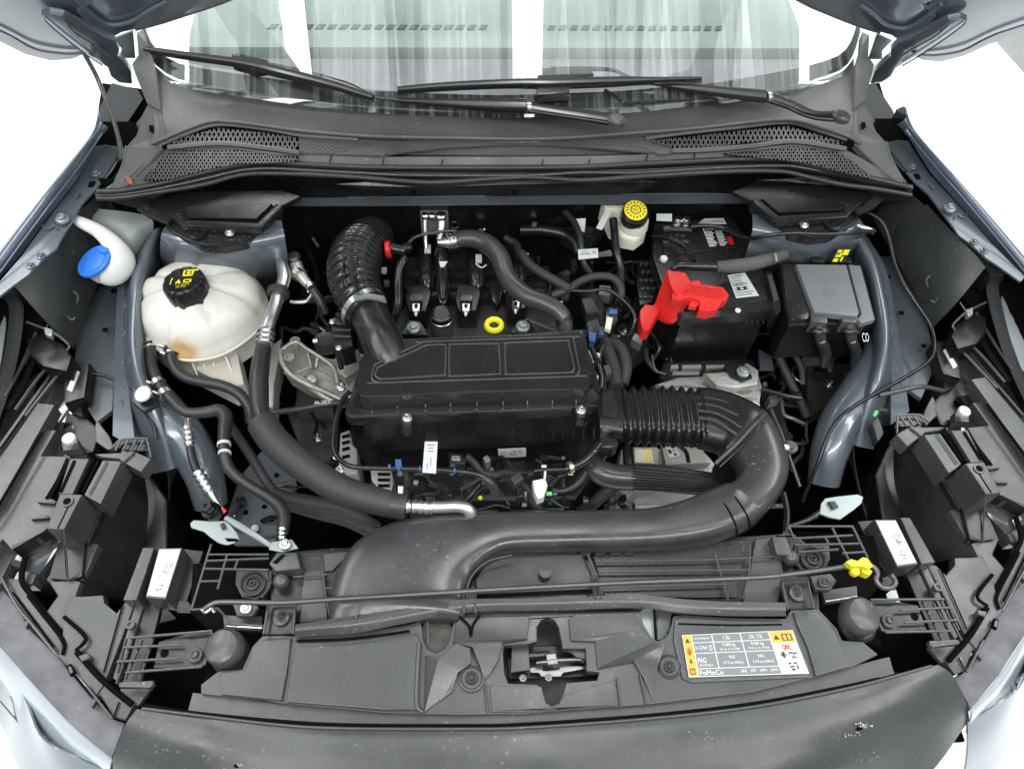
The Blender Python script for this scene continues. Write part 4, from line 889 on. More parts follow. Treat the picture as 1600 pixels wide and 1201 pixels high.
# ================================================================ engine
en = T('engine', 'dark three cylinder engine top behind the air filter box', 'engine')
plate('block', en, PLD, [(560, 470), (600, 400), (660, 360), (860, 350), (920, 400), (940, 470), (960, 700), (900, 780), (620, 780), (545, 700)], h=.30, z=.66, bev=.01)
plate('head_cover', en, mat('dull_head_cover', (.05, .048, .045), .5, var=.4, vscale=30, dust=.5), [(610, 500), (640, 470), (720, 462), (850, 460), (872, 480), (895, 520), (890, 560), (600, 570), (600, 520)], h=.05, z=.775, bev=.01)
plate('intake_manifold', en, GLB, [(632, 400), (700, 385), (800, 380), (842, 400), (860, 450), (850, 462), (640, 468), (628, 440)], h=.08, z=.80, bev=.014)
for x in (664, 742, 806): tube('runner', en, GLB, [(x, 396, .80), (x+2, 418, .812), (x+3, 440, .805), (x+2, 462, .79)], [26, 30, 30, 24], seg=12)
plate('manifold_flange', en, PLD, [(636, 420), (858, 414), (860, 424), (637, 430)], h=.012, z=.822, bev=.003)
for k, (x, y) in enumerate(((650, 478), (728, 478), (806, 474))):
    c_ = plate('ignition_coil', en, PLD, [(x-14, y-34), (x+18, y-34), (x+24, y-22), (x+16, y+8), (x-12, y+8), (x-16, y-10)], h=.05, z=.835, bev=.005)
    plate('connector', c_, GLB, [(x-9, y-20), (x+10, y-20), (x+10, y-8), (x-9, y-8)], h=.012, z=.85, bev=.002)
    plate('silver_clip', c_, ALG, [(x-6, y-4), (x+6, y-4), (x+5, y+8), (x-5, y+8)], h=.006, z=.846, bev=.001)
    plate('clip_tongue', c_, WHP, [(x-3, y+8), (x+4, y+6), (x+1, y+14), (x-2, y+14)], h=.004, z=.842, bev=.0005)
    plate('clip_gap', c_, VOID, [(x-2.5, y-3), (x+3, y-3), (x+2, y+2), (x-2, y+2)], h=.003, z=.8475, bev=0)
for x, y in ((668, 388), (748, 403)):
    plate('sensor_clip', en, WHP, [(x-5, y-6), (x+5, y-6), (x+5, y+5), (x-5, y+5)], h=.006, z=.845, bev=.001)
tube('sensor_ring', en, CRM, [(744, 412, .84), (752, 418, .84), (760, 414, .84)], 3, seg=6)
for x in (692, 776): plate('coil_bracket', en, GLB, [(x-12, 440), (x+12, 438), (x+6, 470), (x, 478), (x-6, 470)], h=.02, z=.83, bev=.004)
tube('injector', en, GLB, [(690, 384, .85), (690, 404, .85), (692, 440, .84), (692, 468, .83)], [20, 22, 18, 10], seg=10)
plate('injector_tab', en, WHP, [(686, 408), (699, 408), (694, 416), (688, 416)], h=.004, z=.868, bev=.001)
oc = lathe('oil_filler_cap', en, PLD, (690, 492, .845), [(17, -8), (18, 0), (17, 4), (14, 6), (12, 4), (0, 4)], seg=28)
lathe('cap_ring', en, STL, (690, 497, .838), [(17, -2), (18, -1), (18, 1), (17, 2), (16, 0)], seg=32)
lathe('filler_post', en, PLG, (690, 508, .80), [(18, -16), (17, 20), (0, 20)], seg=24)
def torus(name, parent, m, c, R, r, zs=1, n=28, s=10):
    p = V3(c, None); k = scale_at(p); bm = bmesh.new(); g = []
    for i in range(n):
        a = 2*math.pi*i/n; g.append([bm.verts.new(p+Vector(((R+r*math.cos(b))*math.cos(a)*k, (R+r*math.cos(b))*math.sin(a)*k, r*math.sin(b)*k*zs))) for b in [2*math.pi*j/s for j in range(s)]])
    for i in range(n):
        for j in range(s): bm.faces.new((g[i][j], g[(i+1) % n][j], g[(i+1) % n][(j+1) % s], g[i][(j+1) % s]))
    return fin(name, bm, m, parent)
dp = T('dipstick', 'bright yellow ring handle of the oil dipstick behind the air filter box', 'dipstick')
torus('ring_handle', dp, YEL, (772, 508, .865), 11.5, 4.5, 1.3)
tube('stem', dp, PLD, [(772, 510, .86), (773, 518, .82), (774, 530, .77)], 9)
for x, y in ((646, 512), (817, 510)):
    plate('bolt_bracket', en, PLD, [(x-20, y+10), (x-6, y-12), (x+10, y-10), (x+24, y+12)], h=.02, z=.845, bev=.002)
    lathe('capped_nut', en, ZNC, (x, y, .848), [(11, -2), (11, 2), (9, 4), (7, 4), (6.5, 8), (4, 9.5), (0, 9.5)], seg=20)
tube('corrugated_loom', en, PLG, [(822, 500, .84), (840, 506, .84), (862, 514, .84), (880, 520, .84)], 9, corr=(14, .25), seg=8)
# S hose
sh = T('breather_hose', 'smooth S curved grey black hose over the engine right of the coils', 'hose')
tube('rubber', sh, mat('semi_gloss_hose', (.045, .044, .040), .3, bump=.1, bscale=300, var=.15, dust=.15), [(708, 378, .885), (722, 373, .885), (744, 374, .885), (766, 384, .885), (782, 404, .885), (790, 428, .885), (804, 448, .885), (826, 464, .885), (852, 474, .885), (872, 486, .88), (882, 502, .87), (884, 524, .85)], [24, 27, 29, 30, 30, 29, 29, 29, 29, 28, 25, 20], seg=20)
tube('clamp', sh, STL, [(700, 379, .885), (712, 377, .885)], 28, corr=(2, .12), seg=18)
tube('stub', sh, ALG, [(684, 379, .885), (702, 379, .885)], [9, 20])
tube('end_clamp', sh, PLD, [(880, 497, .872), (883, 506, .868)], 28, seg=16)
nb = T('breather_pipe', 'black ribbed hose with red clip left of the ignition coils', 'hose')
tube('lower_hose', nb, PLD, [(632, 404, .88), (624, 420, .88), (622, 445, .88), (622, 470, .87), (618, 490, .85), (612, 506, .82)], [13, 14, 14, 14, 14, 14], seg=10)
for dx in (-2.5, 2.5): tube('hose_rib', nb, PLG, [(630+dx, 408, .888), (623+dx, 424, .888), (621+dx, 446, .888), (621+dx, 470, .878), (617+dx, 490, .858)], 2.4, seg=5)
tube('connector', nb, PLD, [(612, 388, .885), (622, 390, .885), (634, 392, .885)], [20, 18, 15], seg=14)
lathe('red_clip', nb, RED, (607, 390, .885), [(13, -4), (14, -2), (14, 2), (12, 4)], ax=(1, 0, .1), seg=18)
tube('thin_pipe', nb, PLG, [(634, 384, .89), (650, 370, .89), (680, 363, .89), (712, 361, .89), (718, 370, .89)], 4.5, seg=8)
lathe('elbow_knob', nb, PLD, (636, 386, .89), [(8, -5), (8, 3), (5, 5), (0, 5)], seg=12)
torus('thin_loop', nb, PLD, (710, 352, .875), 7, 2.2)
ex = T('expansion_valve', 'aluminium valve block with two metal stubs under the bulkhead flange', 'valve')
plate('block', ex, ALC, [(656, 328), (700, 326), (700, 338), (657, 340)], h=.05, z=.89, bev=.003)
tube('thin_tube', ex, ALG, [(664, 336, .90), (664, 356, .88), (665, 376, .86), (666, 388, .85)], 7, seg=8)
tube('thick_tube', ex, ALG, [(690, 334, .90), (690, 356, .88), (688, 376, .86)], 13, seg=12)
for x, r in ((664, 6), (675, 6), (689, 9)): lathe('nut', ex, STL, (x, 337, .905), [(r, -3), (r, 2), (r*.7, 4), (0, 4)], seg=10)
bolt((535, 342, .82), 8, None, ZNC); bpy.context.view_layer.update()
o = COL.objects[-1] if False else [q for q in COL.objects if q.name.startswith('bolt') and q.parent is None][0]
o.name = 'bulkhead_bolt'; tag(o, 'lone grey bolt head on the dark bulkhead above the corrugated boot', 'bolt'); o.parent = None
# corrugated boot
bo = T('intake_boot', 'black corrugated rubber intake boot rising from the air filter box outlet', 'intake boot')
tube('bellows', bo, GLB, [(577, 490, .915), (566, 472, .915), (556, 450, .913), (552, 424, .908), (556, 400, .895), (566, 382, .875)], [64, 76, 82, 84, 80, 72], corr=(12, .10, 1), seg=40, sub=16, sharp=80)
for i, (dx, dz) in enumerate(((-30, -.012), (-12, .026), (8, .030), (27, .010))):
    tube('rib', bo, GLB, [(549+dx*1.0, 448, .935+dz), (547+dx, 425, .936+dz), (552+dx, 402, .926+dz)], 4, seg=6)
tube('clamp', bo, STL, [(572, 486, .918), (567, 480, .918)], 77, seg=36)
plate('clamp_label', bo, ALG, [(552, 463), (576, 458), (600, 462), (604, 472), (590, 468), (574, 466), (554, 470)], h=.004, z=.963, bev=.001)
tube('rear_cuff', bo, RUB, [(566, 384, .872), (578, 372, .85), (590, 366, .80)], [70, 66, 56], seg=20)
# air filter box
af = T('air_filter_box', 'big black air filter box with raised outline panels on its lid', 'air filter box')
crown = [(561, 564), (573, 550), (600, 539), (629, 529), (700, 526), (820, 521), (890, 516), (903, 517), (912, 522), (917, 534), (922, 602), (918, 608), (820, 610), (700, 614), (575, 620), (564, 619), (558, 612)]
plate('lid', af, PL, crown, h=.035, z=.905, bev=.011, sharp=50)
skirt = loft('lid_skirt', af, PL, [[(556, 600, .885), (560, 620, .888), (575, 623, .89), (700, 617, .89), (820, 613, .89), (915, 611, .89), (924, 600, .885)],
                                    [(546, 622, .868), (548, 638, .866), (575, 640, .866), (700, 637, .866), (820, 634, .866), (934, 631, .866), (938, 618, .868)]], n=40, vs=1, thick=.003)
rimp = [(541, 636), (556, 590), (566, 560), (905, 514), (926, 560), (941, 618), (941, 634), (820, 641), (700, 645), (546, 651), (539, 646)]
plate('lid_flange', af, PL, rimp, h=.012, z=.868, bev=.003)
plate('base_rim', af, PL, [(x+(0 if x > 700 else 1), y+3) for x, y in rimp], h=.022, z=.855, bev=.003)
plate('base', af, PLD, [(560, 634), (575, 600), (600, 560), (890, 540), (925, 600), (928, 628), (820, 640), (700, 643), (566, 648)], h=.13, z=.834, bev=.006)
for x in (582, 621, 665, 704, 745, 786, 824, 863, 900):
    y0 = 627-(x-580)*.02
    tube('rib', af, PLG, [(x, y0-4, .879), (x, y0+11, .871)], 2.4, seg=6); lathe('rib_foot', af, PLG, (x, y0+17-(x-580)*.006, .869), [(2.6, 0), (2.2, 1.5), (0, 2)], seg=10)
for i in range(9):
    x = 800+i*16
    tube('base_rib', af, PL, [W(x, 672, None, W(x, 641, .834).y-.001) and (x, 668, .806), (x, 684, .776)], 2.5, seg=6)
ZL = .9060
def loop(pts, w_=3.2, m=PLG):
    P0 = spline([W(x, y, ZL) for x, y in pts], 3, closed=False); bm = bmesh.new(); P0 = P0; tube_bm(bm, P0, [w_*.5*scale_at(p) for p in P0], 8); return fin('raised_outline', bm, m, af)
def rloop(pts, r=5):
    out = []; n = len(pts)
    for i in range(n):
        p = Vector((*pts[i], 0)); a = Vector((*pts[i-1], 0)); b = Vector((*pts[(i+1) % n], 0))
        da = (a-p).normalized(); db_ = (b-p).normalized(); out += [(p+da*r)[:2], (p+da*r*.3+db_*r*.3)[:2], (p+db_*r)[:2]]
    out.append(out[0]); return loop(out)
rloop([(585, 588), (590, 574), (667, 539), (697, 538), (695, 586), (594, 592)])
rloop([(702, 538), (779, 537), (782, 584), (702, 588)])
rloop([(789, 536), (887, 532), (898, 577), (893, 582), (790, 585)])
rloop([(580, 594), (585, 570), (662, 534), (895, 526), (906, 580), (900, 588), (592, 598)])
for x, y in ((636, 653), (908, 641)):
    plate('bolt_lug', af, PL, [(x-9, y-8), (x+9, y-8), (x+11, y+2), (x+6, y+10), (x-6, y+10), (x-11, y+2)], h=.03, z=.868, bev=.003)
    bolt((x, y-1, .870), 8, af, STL); tube('clip_leg', af, PL, [(x-5, y+10, .845), (x-8, y+20, .83), (x, y+26, .82), (x+8, y+20, .83), (x+5, y+10, .845)], 3, seg=6)
ring = tube('outlet_elbow', af, PL, [(574, 484, .912), (582, 502, .908), (592, 524, .90), (604, 550, .885), (612, 570, .872)], [60, 60, 63, 66, 66], seg=28)
yb = W(780, 672, .80).y
yb = W(820, 640, .834).y-.0035
Q = [W(x, y, None, yb) for x, y in ((778, 701), (822, 699), (822, 713), (779, 715))]
sticker('box_label', af, LBL, Q)
prints('label_print', af, INK, Q, [('t', 'A25R', .42, .25, .66, .8), ('t', 'NV', .72, .2, .85, .6), rect(.1, .3, .12, .7), rect(.16, .3, .3, .34), rect(.16, .5, .34, .54), rect(.16, .68, .28, .72)])
cb_ = T('sensor_connector', 'black ribbed sensor connector plugged left of the air filter box elbow', 'connector')
plate('body', cb_, PLD, [(515, 500), (522, 494), (546, 496), (552, 540), (534, 546), (520, 540)], h=.05, z=.88, bev=.004)
for y in (505, 515, 525): tube('rib', cb_, PLG, [(520, y, .884), (548, y+1, .884)], 3, seg=6)
plate('plug', cb_, PL, [(490, 526), (502, 517), (524, 518), (526, 534), (504, 540), (490, 536)], h=.03, z=.875, bev=.003)
tube('plug_tip', cb_, WHP, [(489, 533, .875), (496, 532, .875)], 6, seg=6)
bolt((519, 502, .885), 5, cb_, STL); bolt((529, 543, .885), 5, cb_, STL)
tube('wire', cb_, PLD, [(502, 470, .84), (498, 484, .85), (506, 500, .86), (516, 510, .87)], 6, seg=6)
tube('post', cb_, PLD, [(528, 545, .86), (531, 562, .84), (533, 575, .82)], 9, seg=8)
# ================================================================ intake ducting on the right
def duct(name, parent, m, secs, n=16, sub=5, sq=.55, bottom=True, sharp=60):
    """hollow-looking duct: sections (ax,ay,bx,by,z,h) between two edges, crowned by h"""
    A = spline([W(s[0], s[1], s[4]) for s in secs], sub); B = spline([W(s[2], s[3], s[4]) for s in secs], sub); H = [v.x for v in spline([Vector((s[5], 0, 0)) for s in secs], sub)]
    bm = bmesh.new(); g = []
    for a, b, h in zip(A, B, H):
        r = []
        for k in range(n+1):
            t = math.pi*k/n; c = -math.cos(t); c = math.copysign(abs(c)**.7, c); s_ = math.sin(t)**sq
            r.append(bm.verts.new(a.lerp(b, (c+1)/2)+Vector((0, 0, h*s_))))
        for k in range(1, n):
            t = math.pi*k/n; c = math.cos(t); c = math.copysign(abs(c)**.7, c)
            r.append(bm.verts.new(a.lerp(b, (c+1)/2)-Vector((0, 0, h*.8*math.sin(t)**sq))))
        g.append(r)
    for r1, r2 in zip(g, g[1:]):
        L_ = len(r1)
        for k in range(L_): bm.faces.new((r1[k], r1[(k+1) % L_], r2[(k+1) % L_], r2[k]))
    bm.faces.new(g[0][::-1]); bm.faces.new(g[-1])
    return fin(name, bm, m, parent, sharp)
ib = T('intake_bellows', 'black rectangular corrugated bellows between the filter box and the curved duct', 'bellows')
bm = bmesh.new()
tube('inlet_cuff', ib, PLD, [(932, 650, .845), (950, 650, .845), (968, 651, .845)], [74, 84, 92], flat=(.62, .5), seg=24)
tube('bellows', ib, GLB, [(962, 651, .845), (1000, 650, .845), (1050, 651, .845), (1094, 653, .842)], [88, 94, 97, 92], corr=(9, .16, 1), flat=(.62, .5), seg=36, sub=12, sharp=80)
plate('inlet_block', ib, PL, [(940, 612), (958, 606), (966, 640), (960, 652), (940, 648)], h=.05, z=.878, bev=.003)
plate('inlet_block', ib, PLG, [(938, 655), (966, 655), (968, 672), (940, 674)], h=.04, z=.868, bev=.004)
plate('inlet_block', ib, PL, [(936, 680), (964, 678), (966, 694), (958, 700), (938, 698)], h=.03, z=.850, bev=.004)
idt = T('intake_duct', 'large satin black plastic air intake duct curving from the bellows round to the front scoop', 'intake duct')
duct('finned_elbow', idt, PL, [(1086, 612, 1094, 697, .835, .035), (1118, 616, 1112, 700, .836, .036), (1150, 626, 1124, 704, .838, .037), (1178, 640, 1126, 714, .84, .038), (1192, 650, 1128, 722, .84, .038)], n=24)
for i, off in enumerate((3, 14, 26, 38)):
    tube('fin', idt, PLG, [(1086+i*2, 618+off*.9, .867+i*.003), (1118, 621+off*.95, .870+i*.003), (1150-i*4, 632+off, .871+i*.003), (1172-i*7, 645+off*.9, .870+i*.003)], 4.5, seg=6)
SAT = mat('satin_duct_plastic', (.036, .037, .039), .22, bump=.08, bscale=500, var=.25, vscale=20, dust=.5, rvar=.07)
duct('curved_duct', idt, SAT, [(1190, 647, 1122, 718, .842, .036), (1206, 668, 1136, 716, .845, .037), (1221, 705, 1148, 726, .848, .038), (1228, 742, 1152, 740, .85, .038), (1216, 778, 1146, 754, .85, .038), (1190, 808, 1134, 762, .85, .037), (1165, 827, 1118, 769, .85, .036)], n=24)
duct('front_duct', idt, SAT, [(1185, 814, 1126, 763, .852, .037), (1165, 828, 1116, 767, .85, .036), (1120, 845, 1090, 777, .85, .034), (1080, 853, 1060, 788, .85, .032), (1027, 858, 1013, 799, .85, .030), (960, 860, 960, 801, .85, .028), (880, 862, 880, 803, .85, .028), (800, 865, 800, 804, .85, .028),
     (770, 874, 760, 805, .85, .028), (752, 888, 710, 807, .85, .029), (740, 900, 655, 812, .85, .030), (733, 912, 600, 826, .85, .031), (730, 926, 556, 852, .85, .031), (729, 945, 530, 890, .852, .028), (728, 962, 518, 935, .854, .022), (728, 972, 514, 972, .852, .014)], n=28)
for s in ([(1196, 646, .872), (1178, 664, .884), (1150, 694, .884), (1118, 724, .86)],):
    tube('joint_band', idt, PLG, s, 7, seg=8); tube('joint_band', idt, PLD, [(x+7, y+5, z-.001) for x, y, z in s], 3.5, seg=6)
for s in ([(1172, 826, .86), (1170, 812, .878), (1160, 792, .886), (1146, 774, .884), (1134, 764, .868)], [(1152, 836, .858), (1148, 816, .880), (1138, 796, .885), (1124, 778, .880), (1114, 768, .862)]):
    tube('joint_seam', idt, VOID, s, 3, seg=6)
for i in range(14):
    x = 800+i*23; y = 866-(i*.55 if i < 9 else i*.9+(i-8)*3)
    plate('snap_tab', idt, PLD, [(x-8, y-3), (x+8, y-3), (x+8, y+4), (x-8, y+4)], h=.008, z=.845, bev=.001)
tube('duct_rim', idt, PLG, [(729, 940, .868), (731, 915, .868), (742, 893, .868), (764, 876, .868), (800, 867, .868)], 3, seg=6)
tube('moulding_line', idt, PLG, [(557, 942, .884), (556, 965, .876)], 2.5, seg=6)
lathe('duct_dimple', idt, VOID, (1133, 738, .835), [(20, -2), (20, 0), (0, 0)], seg=24)
plate('marking', idt, INK, [(1180, 672), (1186, 670), (1182, 677)], h=.001, z=.887, bev=0)
# lower hoses
hose('charge_hose', 'black smooth and braided charge air hose in front of the bellows', [(925, 716, .80), (930, 730, .80), (944, 740, .80), (965, 745, .80), (992, 746, .80)], [26, 36, 40, 40, 40], m=SAT)
cs = T('braided_sleeve', 'black braided sleeve on the hose beneath the bellows', 'sleeve')
tube('sleeve', cs, TAPE, [(989, 745, .80), (1020, 746, .80), (1060, 750, .80), (1095, 754, .80), (1125, 752, .795)], [42, 42, 41, 38, 26], seg=20)
for i in range(9):
    a = -.9+i*.225
    tube('braid_ridge', cs, PLD, [(989+k*17, 745+k*1.2+a*20*(1-k*.03), .80+.030*math.cos(a)) for k in range(0, 8)], 2.2, seg=5, sub=2)
fh = T('vent_hose', 'short shiny black hose with a brass ring left of the bellows', 'hose')
tube('rubber', fh, GLB, [(884, 733, .83), (900, 727, .835), (916, 717, .84), (928, 705, .845), (936, 694, .845)], [10, 14, 14, 14, 14], seg=12)
tube('ring', fh, mat('brassy_metal', (.5, .42, .3), .35, metal=.9), [(888, 731, .832), (894, 729, .832)], 20, seg=16)
tube('stub', fh, PLD, [(834, 736, .82), (850, 734, .82), (884, 733, .825)], 9, seg=8)
tube('lower_curve', fh, RUB, [(864, 768, .80), (888, 764, .80), (905, 752, .80), (914, 738, .80)], [5, 8, 12, 14], seg=8)
pv = T('purge_valve', 'small bright white plastic valve in the dark gap before the intake duct', 'valve')
plate('body', pv, WHP, [(832, 750), (852, 746), (856, 757), (850, 776), (840, 779), (835, 768)], h=.02, z=.82, bev=.003)
tube('stem', pv, WHP, [(851, 748, .826), (852, 736, .83)], 4, seg=6)
plate('top_cap', pv, WHP, [(846, 726), (854, 726), (854, 729), (846, 729)], h=.004, z=.832, bev=.001)
tube('tip', pv, mat('green_plastic', (.1, .5, .15), .4), [(854, 771, .82), (862, 771, .82)], 7, seg=8)
gb = T('gearbox', 'cast aluminium gearbox parts with pale stickers beneath the bellows', 'gearbox')
plate('housing', gb, ALC, [(970, 700), (1095, 698), (1112, 715), (1126, 735), (1120, 770), (1060, 790), (990, 790), (960, 760)], h=.10, z=.68, bev=.01)
Q = quad((992, 702), (1018, 702), (1022, 724), (993, 722), z=.697)
plate('sticker_pad', gb, ALC, [(985, 698), (1028, 698), (1030, 728), (985, 728)], h=.02, z=.696, bev=.003)
sticker('sticker', gb, CRM, Q); prints('sticker_print', gb, YINK, Q, [rect(.6, 0, .7, 1), rect(.8, 0, .9, 1)])
Q = quad((1040, 699), (1056, 698), (1064, 712), (1046, 716), z=.70)
plate('sticker_pad', gb, ALC, [(1034, 696), (1096, 698), (1110, 722), (1040, 726)], h=.02, z=.699, bev=.003)
sticker('sticker', gb, LBL, Q); prints('sticker_print', gb, INK, Q, [rect(.1, .2, .4, .6), rect(.5, .3, .8, .4), rect(.5, .6, .7, .9)])
plate('white_bracket', gb, ZNC, [(976, 785), (990, 768), (1022, 768), (1016, 775), (994, 778), (986, 790)], h=.004, z=.72, bev=.001)
tube('lever', gb, PLD, [(1062, 697, .74), (1072, 706, .74), (1076, 722, .74)], 7, seg=8)
tube('pillar', gb, PLD, [(981, 698, .76), (983, 728, .75)], 18, seg=10)
# alternator and front ancillaries
al = T('alternator', 'silver slotted alternator casing below the left end of the air filter box', 'alternator')
plate('casing', al, ALC, [(531, 676), (546, 670), (552, 694), (558, 700), (560, 740), (540, 742), (528, 728)], h=.12, z=.73, bev=.006)
for y in (680, 690, 700, 712): plate('cooling_slot', al, VOID, [(534, y), (546, y-3), (547, y+1), (535, y+4)], h=.004, z=.7325, bev=0)
plate('front_casing', al, ALC, [(578, 730), (612, 732), (616, 752), (612, 768), (590, 762), (580, 750)], h=.10, z=.70, bev=.006)
for y in (738, 747, 756): plate('cooling_slot', al, VOID, [(590, y), (609, y), (609, y+4), (591, y+4)], h=.004, z=.7025, bev=0)
bolt((531, 733, .75), 7, al, STL); bolt((525, 714, .76), 5, al, STL)
lp = T('vacuum_pipe', 'thin glossy black pipe looping below the front of the air filter box', 'pipe')
tube('pipe', lp, GLB, [(546, 612, .86), (536, 624, .86), (528, 646, .86), (523, 672, .86), (521, 694, .86), (525, 710, .86), (536, 722, .86), (552, 729, .86), (587, 731, .86), (640, 732, .86), (690, 734, .86), (725, 737, .86), (752, 743, .855), (768, 757, .845), (774, 774, .82)], 8, seg=12)
tube('end_boot', lp, RUB, [(752, 743, .856), (768, 756, .846), (775, 774, .82)], [10, 14, 16], seg=10)
for x, y in ((607, 728), (622, 731), (655, 731), (680, 733), (709, 734)): tube('blue_mark', lp, SLB, [(x, y+1, .861), (x+3, y+1, .861)], 9.5, seg=10)
plate('blue_clip', lp, SLB, [(617, 717), (627, 717), (628, 730), (618, 730)], h=.01, z=.865, bev=.001)
Q = quad((664, 692), (684, 692), (681, 740), (660, 738), z=.872)
Q[0].z += .004; Q[1].z += .004
sticker('tag', lp, LBL, Q, lift=.001, th=.001); prints('tag_print', lp, MATS['grey_label'], Q, [rect(.2, .1, .8, .13), rect(.3, .2, .7, .23), rect(.55, .5, .6, .8), rect(.3, .7, .36, .9), rect(.25, .3, .75, .33)], lift=.0016)
plate('tag_clip', lp, PLD, [(664, 675), (684, 675), (685, 688), (665, 688)], h=.02, z=.862, bev=.002)
# wiring in the dark front gap
sc_ = T('sensor_plug', 'small black plug with a silver clip under the front of the air filter box', 'plug')
plate('body', sc_, PLD, [(700, 706), (724, 708), (726, 724), (702, 722)], h=.03, z=.80, bev=.003); plate('silver_clip', sc_, ALG, [(705, 711), (719, 712), (719, 719), (705, 718)], h=.004, z=.803, bev=.001)
WIRES = [([(728, 712, .80), (740, 722, .79), (752, 736, .78), (770, 742, .78), (790, 738, .77), (806, 742, .76)], 12, TAPE, 'thick taped loom leaving the silver clipped plug'),
 ([(720, 764, .76), (738, 756, .77), (756, 744, .78), (778, 742, .78)], 9, TAPE, 'short loom crossing behind the thin glossy pipe end'),
 ([(730, 782, .76), (742, 768, .77), (752, 756, .78)], 14, PLD, 'short dark boot with a yellow band left of the white valve'),
 ([(786, 740, .76), (808, 752, .75), (828, 770, .74), (845, 800, .72)], 16, TAPE, 'dark loom dropping behind the white valve'),
 ([(905, 800, .68), (925, 788, .69), (950, 766, .70), (975, 748, .72)], 20, TAPE, 'dark diagonal loom below the smooth charge hose'),
 ([(870, 745, .78), (890, 738, .78), (905, 724, .79)], 6, PLD, 'thin black wire beside the brass ringed hose'),
 ([(918, 460, .80), (932, 478, .81), (940, 505, .81), (946, 540, .80), (958, 575, .80), (962, 605, .80)], 24, TAPE, 'thick taped loom dropping behind the right end of the filter box lid'),
 ([(935, 500, .80), (955, 530, .80), (972, 548, .80), (978, 575, .79), (972, 600, .78)], 20, TAPE, 'second taped loom right of the filter box'),
 ([(925, 545, .84), (934, 568, .84), (940, 588, .83), (938, 606, .82)], 10, GLB, 'glossy black wire touching the right end of the filter box lid'),
 ([(815, 396, .87), (826, 412, .87), (845, 426, .87), (866, 438, .87), (890, 452, .87)], 15, FOAM, 'foam wrapped loom right of the S shaped hose'),
 ([(862, 462, .86), (888, 452, .865), (906, 440, .865), (930, 432, .865), (956, 434, .865), (970, 450, .86), (968, 470, .85)], 13, FOAM, 'arching grey foam loom above the taped looms'),
 ([(893, 454, .868), (920, 455, .868), (945, 452, .868), (968, 464, .86), (986, 482, .85), (992, 500, .84), (984, 520, .82), (966, 530, .80)], 6, GLB, 'thin shiny wire bending round left of the red terminal cover'),
 ([(790, 372, .86), (806, 382, .86), (812, 400, .86)], 13, RUB, 'short hose piece above the S shaped hose'),
 ([(815, 360, .84), (850, 360, .85), (880, 366, .85), (898, 378, .85), (904, 396, .84)], 18, PLD, 'smooth black hose bending below the brake booster'),
 ([(882, 330, .88), (895, 344, .88), (904, 362, .88), (908, 384, .87), (912, 410, .85), (922, 426, .83)], 10, RUB, 'black hose hanging from the white elbow'),
 ([(958, 342, .90), (960, 362, .89), (963, 392, .88), (970, 420, .86), (970, 450, .85)], 13, PLD, 'black corrugated hose below the brake fluid reservoir'),
 ([(893, 322, .885), (915, 322, .885), (938, 326, .885), (950, 330, .885)], 9, PLD, 'short black pipe between white elbow and brake fluid reservoir'),
 ([(700, 345, .82), (740, 350, .82), (780, 346, .81), (800, 354, .80)], 12, PLD, 'dark hose under the bulkhead behind the S shaped hose'),
 ([(772, 330, .84), (790, 340, .83), (812, 338, .83), (830, 346, .82)], 7, RUB, 'thin dark wire under the bulkhead right of the aluminium valve'),
 ([(745, 336, .85), (752, 346, .84), (758, 360, .83)], 6, STL, 'short silver wire end under the bulkhead'),
 ([(470, 340, .80), (476, 380, .80), (490, 410, .80), (498, 440, .80)], 9, PLD, 'dark vertical wire left of the corrugated boot'),
 ([(455, 350, .82), (480, 362, .82), (498, 386, .80)], 5, PLG, 'thin grey rod in the dark corner left of the corrugated boot'),
 ([(1348, 329, .95), (1367, 338, .95), (1381, 352, .945), (1390, 377, .93), (1398, 412, .91), (1410, 440, .90), (1434, 478, .88), (1455, 511, .86), (1460, 545, .85), (1448, 567, .85), (1410, 592, .85), (1366, 616, .85), (1320, 645, .85), (1296, 676, .83), (1279, 720, .80), (1262, 762, .76), (1254, 784, .74)], 6, PLD, 'long thin bonnet release cable winding down the right side'),
 ([(1374, 618, .86), (1400, 612, .86), (1440, 604, .86), (1472, 610, .84)], 7, PLG, 'thin pipe crossing the dark gap behind the right headlamp'),
 ([(1205, 640, .80), (1222, 680, .80), (1236, 720, .78), (1250, 760, .76)], 5, PLG, 'thin rod right of the curved duct'),
 ([(1216, 555, .74), (1232, 590, .72), (1248, 622, .70), (1262, 650, .68)], 14, TAPE, 'taped loom falling below the fuse box'),
 ([(1238, 548, .76), (1252, 575, .74), (1254, 600, .72)], 10, TAPE, 'second loom falling below the fuse box'),
 ([(136, 582, .82), (165, 588, .82), (190, 600, .82), (206, 618, .82)], 5, PLD, 'thin wire crossing the left inner wing panel'),
 ([(205, 604, .84), (226, 640, .83), (240, 664, .82), (244, 686, .81)], 6, GLB, 'thin shiny wire below the white grommet'),
 ([(1224, 770, .80), (1230, 800, .80), (1228, 832, .80)], 10, PL, 'black upright strap right of the front duct'),
 ([(1010, 510, .74), (1030, 540, .74), (1022, 560, .72)], 8, PLD, 'dark wire under the red terminal cover')]
for pts, w_, m_, lab in WIRES:
    n_ = 'wiring_loom' if 'loom' in lab else 'hose' if 'hose' in lab else 'wire'
    cable(pts, w_, m=m_, name=n_, solo=(lab, n_.replace('_', ' ')), sub=5, seg=10)
yb_ = T('yellow_band', 'tiny yellow band on the dark boot left of the white valve', 'band'); tube('band', yb_, YEL, [(749, 776, .775), (752, 779, .775)], 7, seg=8)
sg = T('connector_stack', 'black connector stack with blue tabs right of the filter box lid', 'connector')
plate('body', sg, PLD, [(914, 488), (930, 484), (938, 510), (936, 530), (920, 528)], h=.05, z=.85, bev=.004)
